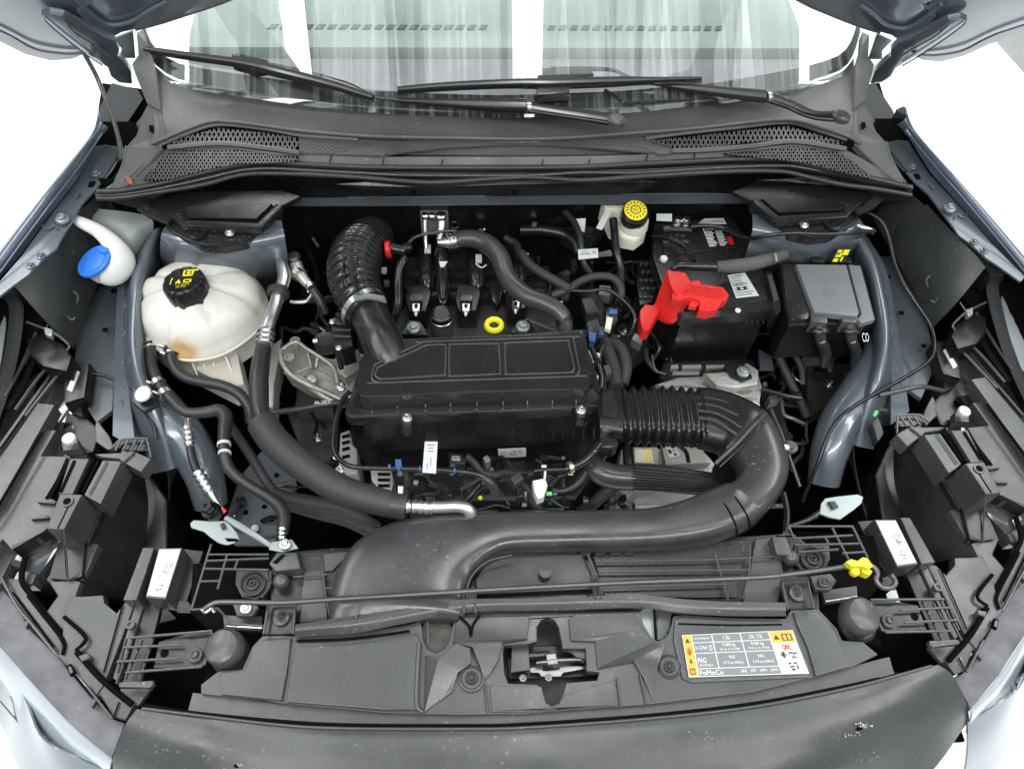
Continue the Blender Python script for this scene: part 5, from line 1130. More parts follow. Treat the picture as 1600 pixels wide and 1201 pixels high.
plate('body', sg, PLD, [(946, 480), (964, 478), (966, 500), (956, 515), (946, 505)], h=.05, z=.84, bev=.004)
plate('blue_tab', sg, SLB, [(952, 482), (965, 482), (965, 490), (952, 490)], h=.004, z=.843, bev=.001)
plate('blue_tab', sg, SLB, [(920, 518), (932, 520), (930, 534), (921, 532)], h=.004, z=.853, bev=.001)
plate('beige_pin', sg, CRM, [(948, 494), (958, 496), (954, 516), (945, 512)], h=.01, z=.842, bev=.002)
plate('white_tab', sg, WHP, [(920, 546), (938, 552), (934, 566), (922, 560)], h=.006, z=.84, bev=.001)
plate('cap', sg, PLD, [(908, 466), (926, 462), (936, 486), (916, 492)], h=.02, z=.862, bev=.005)
# brake booster + reservoir
bb = T('brake_booster', 'dark round brake booster below the bulkhead with a white sticker', 'brake booster')
lathe('drum', bb, GLB, (905, 345, .83), [(48, -40), (50, 0), (44, 10), (28, 16), (0, 18)], ax=(0, -.8, .6), seg=36)
Q = quad((897, 345, .865), (914, 344, .865), (912, 366, .85), (900, 362, .855)); sticker('sticker', bb, LBL, Q, lift=.01)
br = T('brake_fluid_reservoir', 'cream brake fluid reservoir with a round yellow and black cap', 'reservoir')
plate('body', br, CRM, [(938, 312), (972, 305), (984, 318), (1012, 334), (1010, 360), (994, 372), (972, 368), (954, 352), (944, 330)], h=.035, z=.885, bev=.012, sharp=60)
plate('upper_body', br, CRM, [(936, 306), (984, 303), (990, 318), (970, 330), (945, 326)], h=.05, z=.91, bev=.008)
lathe('neck', br, CRM, (992, 346, .90), [(22, -10), (21, 4), (0, 4)], seg=28)
lathe('cap', br, PLD, (992, 336, .92), [(20, -14), (21, -10), (21, 6), (19, 8), (0, 8)], ax=(0, -.25, 1), seg=36)
cpb = W(993, 329, .935); axx = Vector((0, -.25, 1)).normalized(); X_ = Vector((1, 0, 0)); Y_ = axx.cross(X_); k = scale_at(cpb)
lathe('cap_disc', br, YEL, cpb, [(18, -1), (18, 1.2), (17, 2), (0, 2)], ax=(0, -.25, 1), seg=36)
Q = axq(cpb+axx*2.1*k, axx, X_, 18*k, 18*k)
bm = bmesh.new(); n_ = axx*.0006
def arcseg(r0, r1, a0, a1, m_=6):
    for i in range(m_):
        b0 = a0+(a1-a0)*i/m_; b1 = a0+(a1-a0)*(i+1)/m_
        bm.faces.new([bm.verts.new(cpb+axx*2.1*k+n_+(X_*math.cos(b)*r+Y_*math.sin(b)*r)*k) for r, b in ((r0, b0), (r1, b0), (r1, b1), (r0, b1))])
for i in range(16): arcseg(11.5, 15.5, i*.3927, i*.3927+.13, 1)
for i in range(8): arcseg(7, 8.4, i*.785, i*.785+.785, 3)
for i in range(5): arcseg(0.5, 5, i*1.2566, i*1.2566+.35, 1)
fin('cap_print', bm, INK, br)['kind'] = 'stuff'
tube('label_strip', br, LBL, [(936, 358, .905), (944, 342, .907), (952, 330, .908)], 10, seg=4, flat=(.2, 1))
we = T('white_elbow', 'small white plastic elbow connector under the bulkhead', 'elbow connector')
tube('elbow', we, WHP, [(866, 328, .885), (868, 318, .89), (876, 315, .89), (880, 322, .885)], [10, 13, 13, 9], seg=12)
torus('ring', we, WHP, (892, 321, .89), 4, 2)
hl_ = T('hose_tag', 'white paper tag wrapped on the hanging hose left of the red terminal cover', 'tag')
Q = quad((903, 390), (934, 388), (935, 402), (904, 405), z=.885); sticker('paper', hl_, LBL, Q, th=.002); prints('print', hl_, INK, Q, [('t', 'AA', .72, .2, .9, .6), rect(.1, .5, .6, .58), rect(.2, .25, .5, .3)])
st2 = T('silver_strip', 'grey metal strip right of the white hose tag', 'strip'); plate('strip', st2, ALC, [(935, 394), (954, 390), (957, 398), (936, 400)], h=.004, z=.84, bev=.001)
# ================================================================ battery
bt_ = T('battery', 'black car battery with white printed warnings on its lid', 'battery')
plate('case', bt_, PLD, [(1028, 352), (1140, 342), (1172, 385), (1203, 470), (1200, 488), (1068, 494), (1048, 470), (1024, 400)], h=.165, z=.845, bev=.006)
plate('lid', bt_, PL, [(1022, 350), (1142, 338), (1178, 384), (1210, 470), (1208, 486), (1064, 494), (1044, 470), (1020, 400)], h=.028, z=.862, bev=.003)
plate('raised_top', bt_, PL, [(1030, 358), (1136, 346), (1152, 388), (1040, 398)], h=.006, z=.868, bev=.002)
plate('lid_step', bt_, PL, [(1126, 420), (1180, 414), (1200, 468), (1164, 474), (1160, 480), (1128, 482)], h=.006, z=.867, bev=.002)
plate('lid_ledge', bt_, PLG, [(1064, 487), (1128, 485), (1124, 493), (1068, 494)], h=.004, z=.865, bev=.001)
lathe('vent_plug', bt_, WHP, (1153, 485, .866), [(4.5, -1), (4.5, 1), (0, 1.5)], seg=14)
lathe('post_cap', bt_, WHP, (1037, 405, .866), [(6, -2), (6, 3), (4, 5), (0, 5)], seg=14)
Q = quad((1100, 342), (1130, 341), (1135, 350), (1089, 351), z=.8695); sticker('barcode_label', bt_, LBL, Q); prints('barcode', bt_, INK, Q, [rect(.04+i*.05, .25, .04+i*.05+.02, .8) for i in range(18)])
Q = quad((1096, 356), (1138, 353), (1148, 384), (1108, 387), z=.8695)
random.seed(11)
it = [('t', '!', .02, .04, .08, .3), ('t', 'DANGER', .12, .02, .45, .16), ('t', 'POISON', .5, .02, .95, .16)]
for r in range(11):
    v = .22+r*.07
    it += [rect(.02, v, .28+random.uniform(0, .1), v+.035), rect(.44, v, .44+random.uniform(.2, .32), v+.035)]
prints('warning_text', bt_, WINK, Q, it); prints('red_square', bt_, RED, Q, [rect(.80, .55, .99, .95)], lift=.001)
Q = quad((1137, 430), (1164, 426), (1186, 462), (1150, 466), z=.8685); sticker('white_label', bt_, LBL, Q)
prints('label_text', bt_, INK, Q, [rect(.05, .08+i*.1, .05+random.uniform(.5, .9), .11+i*.1) for i in range(9)]+[('t', 'DANGER', .1, .4, .8, .5), rect(.2, .55, .35, .7), rect(.5, .56, .65, .7)])
yb2 = W(1130, 494, .845).y
for i in range(11):
    x = 1092+i*9+(20 if i > 5 else 0)
    tube('vent_tick', bt_, PLG, [(x, 501, .838), (x, 506, .829)], 2, seg=5)
    if x > 1184: break
tube('hold_edge', bt_, GLB, [(1140, 489, .862), (1206, 484, .862), (1212, 476, .862)], 3, seg=6)
# battery tray and bracket
tr_ = T('battery_tray', 'black battery tray rim with white pads under the front of the battery', 'battery tray')
plate('rim', tr_, PLD, [(1036, 566), (1176, 560), (1190, 590), (1150, 600), (1060, 604), (1030, 590)], h=.03, z=.72, bev=.004)
for a, b in ((1048, 1060), (1066, 1096), (1103, 1132), (1140, 1150)): plate('pad', tr_, ALG, [(a, 570), (b, 569), (b, 575), (a, 576)], h=.005, z=.725, bev=.001)
plate('plate', tr_, ZNC, [(1052, 580), (1094, 580), (1092, 585), (1050, 585)], h=.004, z=.727, bev=.001)
tube('side_wire', tr_, PLG, [(1019, 555, .75), (1024, 578, .74), (1040, 584, .73)], 4, seg=6)
bk = T('battery_bracket', 'grey battery hold down bracket beside the fuse box', 'bracket')
plate('upright', bk, PL, [(1196, 424), (1206, 424), (1220, 470), (1221, 486), (1212, 492), (1208, 470)], h=.05, z=.875, bev=.002)
plate('barcode_face', bk, PLG, [(1199, 430), (1206, 428), (1217, 468), (1210, 470)], h=.003, z=.8775, bev=.001)
gm2 = T('gearbox_mount', 'cast aluminium gearbox mount with bolts in front of the battery', 'gearbox mount')
plate('body', gm2, ALC, [(1022, 600), (1060, 588), (1110, 586), (1150, 578), (1185, 580), (1192, 604), (1186, 640), (1160, 640), (1120, 618), (1060, 610)], h=.05, z=.735, bev=.008)
plate('ear', gm2, ALC, [(1100, 582), (1136, 580), (1168, 566), (1186, 578), (1184, 600), (1150, 606), (1120, 602)], h=.02, z=.765, bev=.005)
plate('black_plate', gm2, PLD, [(1132, 572), (1156, 566), (1170, 574), (1176, 590), (1160, 596), (1142, 588)], h=.006, z=.77, bev=.002)
lathe('bolt_collar', gm2, ZNC, (1161, 581, .774), [(10, -2), (10, 2), (6, 3), (6, 6), (3, 7), (0, 7)], seg=20)
lathe('big_bolt', gm2, ZNC, (1173, 633, .80), [(14, -3), (14, 2), (9, 3), (9, 8), (6, 9), (0, 9)], seg=20)
plate('gap', gm2, VOID, [(1108, 606), (1128, 602), (1130, 622), (1112, 624)], h=.006, z=.738, bev=0)
plate('fin', gm2, ALG, [(1128, 600), (1140, 598), (1146, 618), (1132, 622)], h=.01, z=.742, bev=.002)
tube('rib', gm2, ALC, [(1030, 606, .74), (1070, 600, .742), (1100, 606, .742)], 6, seg=6)
tube('rib', gm2, ALC, [(1140, 612, .745), (1160, 620, .745), (1184, 622, .745)], 6, seg=6)
# terminals
nt_ = T('negative_terminal', 'bare metal negative terminal clamp at the rear of the battery', 'terminal clamp')
plate('strap', nt_, STL, [(1036, 353), (1050, 350), (1084, 352), (1082, 358), (1052, 357), (1038, 359)], h=.006, z=.888, bev=.002)
lathe('post', nt_, STL, (1058, 346, .885), [(8, -6), (8, 4), (5, 5), (5, 8), (0, 8)], seg=16)
lathe('nut', nt_, STL, (1072, 345, .888), [(6, -3), (6, 6), (0, 6)], seg=6)
plate('sticker', nt_, LBL, [(1026, 334), (1050, 334), (1050, 345), (1026, 344)], h=.002, z=.90, bev=0)
nc = T('ground_cable', 'black ground cable running from the negative clamp to the right strut tower', 'cable')
tube('cable', nc, GLB, [(1080, 354, .89), (1110, 353, .90), (1136, 358, .905), (1160, 369, .93), (1180, 372, .97), (1205, 367, .99), (1240, 364, .998), (1290, 366, .998), (1335, 363, .995), (1366, 361, .98)], [9, 7, 7, 7, 7, 7, 7, 7, 7, 7], seg=10)
tube('cable_end', nc, STL, [(1340, 352, .965), (1352, 357, .965), (1366, 362, .962)], 9, seg=8)
tube('cable_tie', nc, PLD, [(1206, 360, .945), (1207, 372, .94)], 5, seg=6)
rt = T('terminal_cover', 'bright red plastic cover over the positive battery terminal', 'terminal cover')
plate('top_arm', rt, RED, [(1052, 440), (1078, 440), (1084, 437), (1095, 438), (1096, 443), (1130, 448), (1140, 460), (1134, 468), (1128, 470), (1122, 482), (1104, 487), (1092, 484), (1094, 470), (1078, 464), (1062, 470), (1050, 466)], h=.022, z=.902, bev=.004)
plate('hood', rt, RED, [(1042, 421), (1072, 425), (1080, 440), (1072, 452), (1056, 462), (1048, 446)], h=.03, z=.906, bev=.005)
loft('front_cheek', rt, RED, [[(1042, 423, .905), (1048, 446, .904), (1058, 464, .902), (1080, 470, .895)], [(1030, 456, .875), (1040, 470, .872), (1056, 480, .87), (1070, 482, .87)], [(1022, 478, .845), (1034, 492, .84), (1048, 502, .84), (1058, 500, .845)], [(1018, 488, .83), (1030, 500, .825), (1044, 507, .825), (1052, 506, .83)]], n=20, vs=3, thick=.012)
plate('side_leg', rt, RED, [(1000, 484), (1008, 474), (1020, 476), (1026, 470), (1034, 480), (1024, 498), (1014, 516), (1004, 514), (1000, 500)], h=.03, z=.85, bev=.005)
plate('latch', rt, RED, [(1082, 466), (1098, 462), (1098, 470), (1088, 480), (1076, 478)], h=.01, z=.896, bev=.002)
for i in range(6): tube('grille_bar', rt, RED, [(1060+i*11, 441+i*1.4, .904), (1064+i*12, 454+i*1.6, .904)], 2.2, seg=5)
for i in range(4): tube('grille_bar', rt, RED, [(1060, 444+i*4, .9045), (1094, 447+i*4, .9045), (1130+i, 452+i*4, .9045)], 2, seg=5)
pc = T('positive_cable', 'thick positive cable wrapped in grey cloth tape lying over the battery', 'cable')
tube('sheath', pc, GLB, [(1050, 420, .895), (1062, 415, .898), (1085, 416, .90), (1119, 417, .90)], [8, 12, 14, 15], seg=12)
tube('taped_part', pc, mat('grey_cloth_tape', (.075, .072, .066), .75, bump=.9, bscale=180, var=.3, dust=.5), [(1119, 417, .90), (1145, 416, .90), (1175, 412, .905), (1205, 404, .91), (1228, 396, .915)], [18, 22, 22, 21, 19], corr=(14, .06), seg=16)
tube('tie', pc, ALG, [(1211, 396, .93), (1213, 408, .918)], 4, seg=6)
tube('feeder', pc, PLD, [(1022, 368, .87), (1045, 372, .885), (1068, 384, .89), (1078, 400, .895), (1084, 410, .90)], 10, seg=8)
bs = T('booster_strut', 'dark rubber pad panel left of the battery', 'pad')
plate('panel', bs, PLD, [(998, 404), (1020, 402), (1030, 470), (1000, 476), (994, 440)], h=.04, z=.80, bev=.004)
for i in range(5):
    for j in range(3):
        lathe('stud', bs, PLG, (1002+j*8+i % 2*3, 412+i*13, .802), [(3.4, -1), (3.4, 1.5), (0, 2)], seg=8)
# ================================================================ fuse box
GRL = mat('pale_grey_lid', (.15, .155, .16), .4, bump=.1, bscale=500, var=.06, dust=.3)
fb = T('fuse_box', 'grey topped fuse box with two cable collars right of the battery', 'fuse box')
plate('base', fb, PLD, [(1217, 414), (1240, 406), (1346, 412), (1368, 500), (1345, 508), (1290, 506), (1232, 510)], h=.10, z=.885, bev=.006)
plate('lid', fb, GRL, [(1244, 412), (1323, 413), (1343, 488), (1340, 494), (1272, 487), (1258, 450)], h=.014, z=.905, bev=.004)
plate('lid_side', fb, PL, [(1220, 412), (1243, 411), (1270, 487), (1262, 498), (1234, 500)], h=.014, z=.895, bev=.006)
plate('lid_strip', fb, GRL, [(1326, 413), (1345, 415), (1367, 499), (1346, 505), (1340, 498), (1346, 490)], h=.012, z=.902, bev=.003)
for x in (1278, 1326):
    plate('cable_hood', fb, PLG, [(x-12, 487), (x+14, 488), (x+16, 504), (x-10, 503)], h=.03, z=.898, bev=.004)
    lathe('collar', fb, PL, (x+2, 514, .875), [(15, -3), (16, 0), (15, 3), (12, 5), (10, 12), (0, 12)], ax=(0, .5, .9), seg=24)
    tube('cable', fb, RUB, [(x+2, 514, .87), (x+5, 532, .85), (x+12, 550, .82), (x+10, 570, .79)], [18, 17, 17, 16], seg=12)
    tube('silver_tape', fb, ALG, [(x+4, 527, .857), (x+6, 534, .85)], 14, seg=10)
for x in (1268, 1312): plate('rear_clip', fb, PLD, [(x, 400), (x+18, 402), (x+20, 410), (x, 408)], h=.01, z=.908, bev=.002)
Q = quad((1285, 450), (1301, 450), (1304, 462), (1288, 462), z=.9052); prints('lid_mark', fb, LGR, Q, [rect(0, 0, 1, .06), rect(0, .94, 1, 1), rect(0, 0, .05, 1), rect(.95, 0, 1, 1), ('t', 'A', .12, .2, .35, .8), ('t', '==', .45, .3, .9, .7)])
Q = quad((1285, 434), (1296, 434), (1298, 446), (1287, 446), z=.9052); prints('lid_mark', fb, LGR, Q, [('t', 'Q', .1, .1, .9, .9)])
prints('side_number', fb, WINK, quad((1346, 520), (1357, 520), (1358, 536), (1348, 536), z=.86), [('t', 'CO', 0, 0, 1, .9)])
cz = T('fuse_box_bracket', 'blue grey metal shelf below the fuse box cables', 'bracket')
plate('shelf', cz, PNTM, [(1256, 540), (1290, 540), (1294, 566), (1252, 568)], h=.01, z=.74, bev=.002); plate('shelf', cz, PNTM, [(1186, 545), (1206, 556), (1210, 575), (1188, 575)], h=.01, z=.72, bev=.002)
rb_ = T('horn_bracket', 'pale zinc tongue shaped bracket behind the right ladder grid', 'bracket', 'zinc tongue brackets')
plate('tongue', rb_, ZNC, [(1283, 786), (1290, 778), (1310, 775), (1340, 772), (1349, 776), (1346, 786), (1334, 796), (1313, 811), (1296, 808), (1281, 802)], h=.003, z=.865, bev=.001)
plate('clip', rb_, PLD, [(1294, 783), (1304, 782), (1311, 791), (1302, 794)], h=.008, z=.871, bev=.001)
tube('stay', rb_, PL, [(1281, 800, .86), (1262, 812, .855), (1232, 822, .85)], [10, 9, 6], seg=8)
rd = T('right_tower_rod', 'small round link joint beside the curved duct', 'link joint')
lathe('joint', rd, PLG, (1235, 698, .80), [(11, -4), (11, 2), (6, 3), (6, 6), (0, 6)], seg=20)
lathe('nut', rd, STL, (1228, 700, .803), [(5, -2), (5, 4), (0, 4)], seg=6)
gt = T('level_sensor_wire', 'small green and black connector behind the right headlamp', 'connector')
plate('body', gt, PLD, [(1362, 660), (1372, 650), (1382, 676), (1372, 690)], h=.02, z=.82, bev=.002); tube('green_tip', gt, MATS['green_plastic'], [(1365, 650, .83), (1370, 642, .835)], 7, seg=8)
# ================================================================ everything that fills the dark gaps
wh = T('wiring_harness', 'tangle of black wiring, clips and small connectors filling the gaps round the engine', 'wiring harness')
random.seed(21)
def tangle(x0, y0, x1, y1, n, z0, z1, wmin=3, wmax=9):
    for i in range(n):
        x, y = random.uniform(x0, x1), random.uniform(y0, y1); a = random.uniform(0, 6.28); z = random.uniform(z0, z1); pts = [(x, y, z)]
        for k in range(random.randint(3, 5)):
            a += random.uniform(-.9, .9); x = min(max(x+math.cos(a)*random.uniform(12, 26), x0), x1); y = min(max(y+math.sin(a)*random.uniform(10, 22), y0), y1); z = min(max(z+random.uniform(-.012, .012), z0), z1)
            pts.append((x, y, z))
        tube('wire', wh, random.choice((PLD, TAPE, RUB, GLB, PLG)), pts, random.uniform(wmin, wmax), seg=7, sub=4)
def plugs(x0, y0, x1, y1, n, z0, z1, cols=None):
    for i in range(n):
        x, y, z = random.uniform(x0, x1), random.uniform(y0, y1), random.uniform(z0, z1); a = random.uniform(-.6, .6); w_, h_ = random.uniform(4, 10), random.uniform(4, 8)
        c, s = math.cos(a), math.sin(a)
        plate('connector', wh, (cols or random.choice)((PLD, PLG, GLB, ALC, PL, STL)) if cols is None else cols, [(x+u*c-v*s, y+u*s+v*c) for u, v in ((-w_, -h_), (w_, -h_), (w_, h_), (-w_, h_))], h=.025, z=z, bev=.002)
for box_ in ((470, 325, 520, 470, 6, .74, .80), (600, 322, 660, 372, 5, .74, .80), (720, 322, 860, 372, 12, .74, .83), (840, 395, 900, 470, 7, .74, .82), (925, 410, 1010, 560, 11, .70, .80), (905, 520, 965, 610, 8, .78, .82),
             (725, 715, 880, 795, 16, .70, .78), (880, 760, 990, 800, 5, .64, .72), (620, 740, 730, 785, 6, .66, .74), (1180, 520, 1330, 650, 14, .62, .74), (1195, 600, 1260, 790, 7, .60, .72), (1330, 640, 1420, 700, 3, .74, .80),
             (430, 600, 530, 760, 6, .60, .70), (360, 780, 470, 840, 5, .62, .70), (440, 480, 530, 540, 6, .70, .78), (1010, 480, 1050, 600, 5, .66, .74), (560, 745, 640, 790, 4, .66, .74)):
    tangle(*box_)
for box_ in ((600, 322, 860, 372, 14, .76, .84), (860, 400, 900, 500, 5, .78, .83), (905, 470, 960, 600, 9, .80, .84), (640, 715, 880, 790, 12, .72, .79), (920, 420, 1000, 560, 7, .72, .80), (1190, 540, 1320, 640, 6, .64, .74), (470, 330, 520, 480, 4, .74, .80), (880, 770, 1000, 800, 4, .64, .7)):
    plugs(*box_)
for x, y, z, m_ in ((822, 398, .85, CRM), (835, 350, .86, ALG), (752, 360, .85, ALG), (895, 318, .86, WHP), (924, 566, .845, WHP), (893, 735, .80, CRM), (770, 762, .79, STL), (706, 735, .78, STL), (868, 766, .76, ALG), (916, 778, .72, STL), (600, 420, .83, WHP), (604, 440, .82, ALG), (940, 520, .83, SLB), (925, 535, .835, SLB), (650, 752, .76, STL), (820, 785, .72, ALG), (944, 735, .79, DCM), (820, 770, .76, ALC)):
    plate('bright_clip', wh, m_, [(x-4, y-3), (x+4, y-3), (x+3, y+3), (x-4, y+3)], h=.01, z=z, bev=.001)
gc = T('lower_castings', 'dull grey metal castings and brackets low in the gaps round the engine', 'castings')
for pts, z, m_ in (([(446, 640), (530, 640), (528, 700), (505, 735), (470, 700)], .60, DCM), ([(1186, 600), (1215, 610), (1240, 700), (1225, 760), (1205, 690)], .58, PNTM), ([(1260, 560), (1340, 570), (1325, 620), (1262, 650)], .56, DCM),
                   ([(860, 340), (936, 350), (930, 400), (880, 396)], .74, PLG), ([(930, 480), (1000, 470), (1016, 540), (960, 580)], .66, DCM), ([(470, 560), (530, 620), (520, 640), (460, 634)], .66, DCM),
                   ([(636, 750), (760, 756), (780, 800), (640, 800)], .62, PLG), ([(790, 750), (880, 745), (900, 800), (800, 806)], .62, DCM), ([(500, 330), (560, 325), (556, 372), (510, 400)], .72, PLG), ([(720, 322), (850, 322), (846, 350), (724, 352)], .74, PLG)):
    plate('casting', gc, m_, pts, h=.05, z=z, bev=.006)
    cx = sum(p[0] for p in pts)/len(pts); cy = sum(p[1] for p in pts)/len(pts)
    bolt((cx, cy, z), 8, gc, STL); lathe('boss', gc, m_, (cx+16, cy+10, z), [(9, -2), (8, 3), (4, 3), (4, 1), (0, 1)], seg=14)
# ================================================================ front: bumper cover, slam panel cover
bc = T('bumper_top_cover', 'wide smooth black plastic cover above the grille along the bottom edge', 'cover')
loft('cover_skin', bc, PLG, [[(214, 1107, .842), (300, 1120, .846), (420, 1131, .85), (533, 1138, .852), (720, 1139, .854), (820, 1137, .854), (1013, 1123, .853), (1180, 1104, .85), (1324, 1076, .846), (1401, 1056, .842), (1466, 1038, .838)],
      [(200, 1125, .84), (300, 1140, .845), (420, 1152, .852), (533, 1158, .856), (720, 1160, .857), (820, 1158, .857), (1013, 1146, .856), (1180, 1128, .853), (1324, 1100, .847), (1410, 1078, .838), (1486, 1052, .83)],
      [(188, 1150, .828), (300, 1180, .838), (420, 1202, .850), (533, 1210, .854), (720, 1214, .856), (820, 1212, .856), (1013, 1202, .854), (1180, 1178, .850), (1324, 1142, .840), (1420, 1112, .824), (1502, 1078, .81)],
      [(176, 1190, .79), (300, 1240, .805), (420, 1262, .83), (533, 1270, .838), (720, 1275, .84), (820, 1275, .84), (1013, 1262, .838), (1180, 1240, .83), (1324, 1200, .81), (1430, 1160, .78), (1512, 1106, .78)],
      [(180, 1230, .72), (300, 1330, .68), (420, 1360, .67), (533, 1370, .66), (720, 1375, .66), (820, 1375, .66), (1013, 1362, .67), (1180, 1330, .68), (1324, 1280, .70), (1440, 1220, .72), (1515, 1124, .74)]], n=60, vs=4, sharp=70, thick=.004)
tube('rolled_edge', bc, PLG, [(222, 1106, .845), (420, 1130, .852), (533, 1137, .854), (720, 1138, .856), (820, 1136, .856), (1013, 1122, .855), (1180, 1103, .852), (1324, 1075, .848), (1401, 1055, .844), (1455, 1040, .84)], 5, seg=8)
tube('gap_shadow', bc, VOID, [(225, 1101, .843), (300, 1113, .846), (420, 1125, .846), (533, 1132, .847), (720, 1133.5, .848), (820, 1131.5, .848), (1013, 1117.5, .848), (1180, 1098.5, .847), (1324, 1071, .845), (1401, 1051, .842)], 6, seg=6)
plate('small_hole', bc, VOID, [(1339, 1136), (1346, 1134), (1348, 1139), (1341, 1141)], h=.003, z=.842, bev=0)
plate('small_hole', bc, VOID, [(366, 1193), (373, 1194), (372, 1199), (365, 1198)], h=.003, z=.846, bev=0)
DIRT = mat('pale_dried_mud', (.32, .31, .26), .8, var=.3)
def specks(parent, c, n, sx, sy, z, m, r=(1, 3)):
    bm = bmesh.new()
    for i in range(n):
        x = random.gauss(c[0], sx); y = random.gauss(c[1], sy); p = W(x, y, z(x, y) if callable(z) else z); q = random.uniform(*r)*.5*scale_at(p)
        vs = [bm.verts.new(p+Vector((math.cos(a)*q*random.uniform(.5, 1.2), math.sin(a)*q*random.uniform(.5, 1.2), .0004))) for a in (0, 1.2, 2.5, 3.8, 5.1)]
        bm.faces.new(vs)
    o = fin('dirt_specks', bm, m, parent, recalc=False); o['kind'] = 'stuff'
specks(bc, (1352, 1133), 16, 7, 2.5, .8445, DIRT, (1.5, 5)); specks(bc, (1328, 1148), 14, 12, 4, .840, DIRT); specks(bc, (1372, 1180), 10, 14, 6, .815, DIRT, (.8, 2))
specks(bc, (382, 1193), 14, 8, 2.5, .8465, DIRT, (1, 4)); specks(bc, (700, 1175), 120, 330, 14, .857, DIRT, (.5, 1.3)); specks(bc, (1105, 1155), 16, 20, 10, .8555, DIRT, (1, 2.5)); specks(bc, (1160, 1188), 20, 30, 6, .8465, DIRT, (.8, 2.2))
ub2 = T('front_underlayer', 'dark panel deep in the gap behind the bumper cover', 'panel')
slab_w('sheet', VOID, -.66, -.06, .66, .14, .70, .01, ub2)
sp = T('slam_panel_cover', 'grey moulded plastic cover over the bonnet slam panel with a cross shaped latch opening', 'cover')
latch = [(839, 1002), (839, 980), (846, 968), (856, 965), (866, 968), (873, 980), (877, 1000), (879, 1013), (915, 1013), (917, 1048), (936, 1050), (933, 1062), (885, 1066), (880, 1084), (873, 1098), (862, 1103), (852, 1096), (846, 1084), (840, 1069), (794, 1067), (788, 1052), (786, 1020), (787, 1008), (822, 1006)]
notchL = [(658, 974), (661, 1000), (668, 1014), (681, 1020), (694, 1014), (702, 1002), (708, 974)]
main = [(464, 994), (500, 990), (560, 988), (640, 975), (657, 970)]+notchL+[(712, 968), (725, 960), (773, 957), (820, 957), (900, 956), (987, 954), (1000, 955), (1006, 975), (1018, 995), (1028, 1001), (1042, 995), (1049, 978), (1052, 962), (1066, 960), (1146, 965), (1228, 966),
        (1236, 952), (1279, 952), (1308, 981), (1316, 1000), (1348, 1002), (1372, 1022), (1330, 1042), (1180, 1080), (1011, 1098), (1000, 1053), (936, 1060), (820, 1068), (750, 1068), (745, 1050), (700, 1110), (440, 1098), (410, 1092), (341, 1086), (314, 1083), (314, 1069), (341, 1048), (378, 1045), (394, 1010), (410, 993), (440, 992)]
flange = [(301, 1081), (345, 1086), (440, 1098), (600, 1112), (750, 1114), (820, 1112), (1011, 1098), (1180, 1078), (1330, 1040), (1390, 1025), (1398, 1052), (1324, 1072), (1180, 1098), (1013, 1117), (820, 1131), (720, 1133), (533, 1132), (420, 1125), (350, 1118), (293, 1110)]
plate('front_flange', sp, PLG, flange, h=.012, z=.846, bev=.002)
main2 = [p for p in main if p not in ((750, 1068), (745, 1050), (700, 1110), (1011, 1098), (1000, 1053), (936, 1060), (820, 1068))]
i0 = main2.index((1180, 1080)); main2[i0+1:i0+1] = [(1011, 1100), (820, 1114), (720, 1116), (600, 1113)]
plate('main_cover', sp, PLG, main2, h=.014, z=.855, bev=.003, holes=[latch[::-1]])
# raised fields and facets
plate('raised_field', sp, PLG, [(463, 1010), (540, 1005), (600, 998), (650, 989), (655, 1000), (652, 1108), (600, 1108), (448, 1096), (455, 1050)], h=.008, z=.863, bev=.004)
plate('raised_field', sp, PLG, [(345, 1050), (382, 1046), (398, 1012), (412, 997), (455, 995), (448, 1050), (440, 1094), (345, 1084)], h=.008, z=.862, bev=.003)
tube('ridge', sp, PLG, [(655, 1005, .862), (652, 1050, .862), (651, 1100, .862), (660, 1112, .858)], 8, seg=8)
FCT = PLG
def facet(pts): plate('facet', sp, FCT, pts, h=.02, bev=.002)
facet([(664, 1022, .860), (684, 1030, .876), (700, 1018, .872), (712, 1003, .874), (735, 1012, .868), (736, 1035, .866), (716, 1050, .866), (706, 1080, .862), (680, 1100, .857), (662, 1114, .857)])
facet([(712, 972, .866), (722, 964, .866), (774, 962, .862), (828, 962, .862), (824, 998, .860), (786, 1004, .860), (780, 1030, .860), (768, 1050, .860), (757, 1064, .856), (750, 1040, .866), (738, 1010, .874), (708, 1002, .876)])
facet([(888, 966, .860), (900, 958, .862), (990, 956, .868), (1002, 980, .872), (1020, 1003, .878), (1040, 1006, .874), (1028, 1040, .868), (1021, 1096, .857), (1006, 1060, .860), (990, 1032, .862), (934, 1044, .860), (930, 1002, .860), (892, 1000, .860)])
plate('raised_field', sp, PLG, [(1054, 968), (1066, 962), (1146, 968), (1224, 970), (1240, 978), (1266, 1045), (1262, 1058), (1080, 1066), (1066, 1060), (1052, 1000)], h=.006, z=.859, bev=.003)
plate('raised_field', sp, PLG, [(1240, 956), (1276, 956), (1304, 984), (1312, 1003), (1326, 1032), (1330, 1040), (1275, 1056), (1262, 1010), (1246, 975)], h=.006, z=.8605, bev=.003)
for pts in ([(758, 1068, .860), (762, 1112, .857)], [(964, 1058, .858), (970, 1104, .857)], [(1000, 1054, .858), (1010, 1100, .857)]): tube('ridge', sp, PLG, pts, 4, seg=6)
plate('stepped_pad', sp, PLG, [(766, 1070), (846, 1072), (854, 1102), (868, 1106), (882, 1086), (960, 1062), (964, 1102), (820, 1112), (768, 1112)], h=.004, z=.858, bev=.0015)
tube('gap_line', sp, VOID, [(464, 1001, .8585), (540, 998, .8585), (600, 991, .8585), (640, 985, .8585)], 4, seg=6)
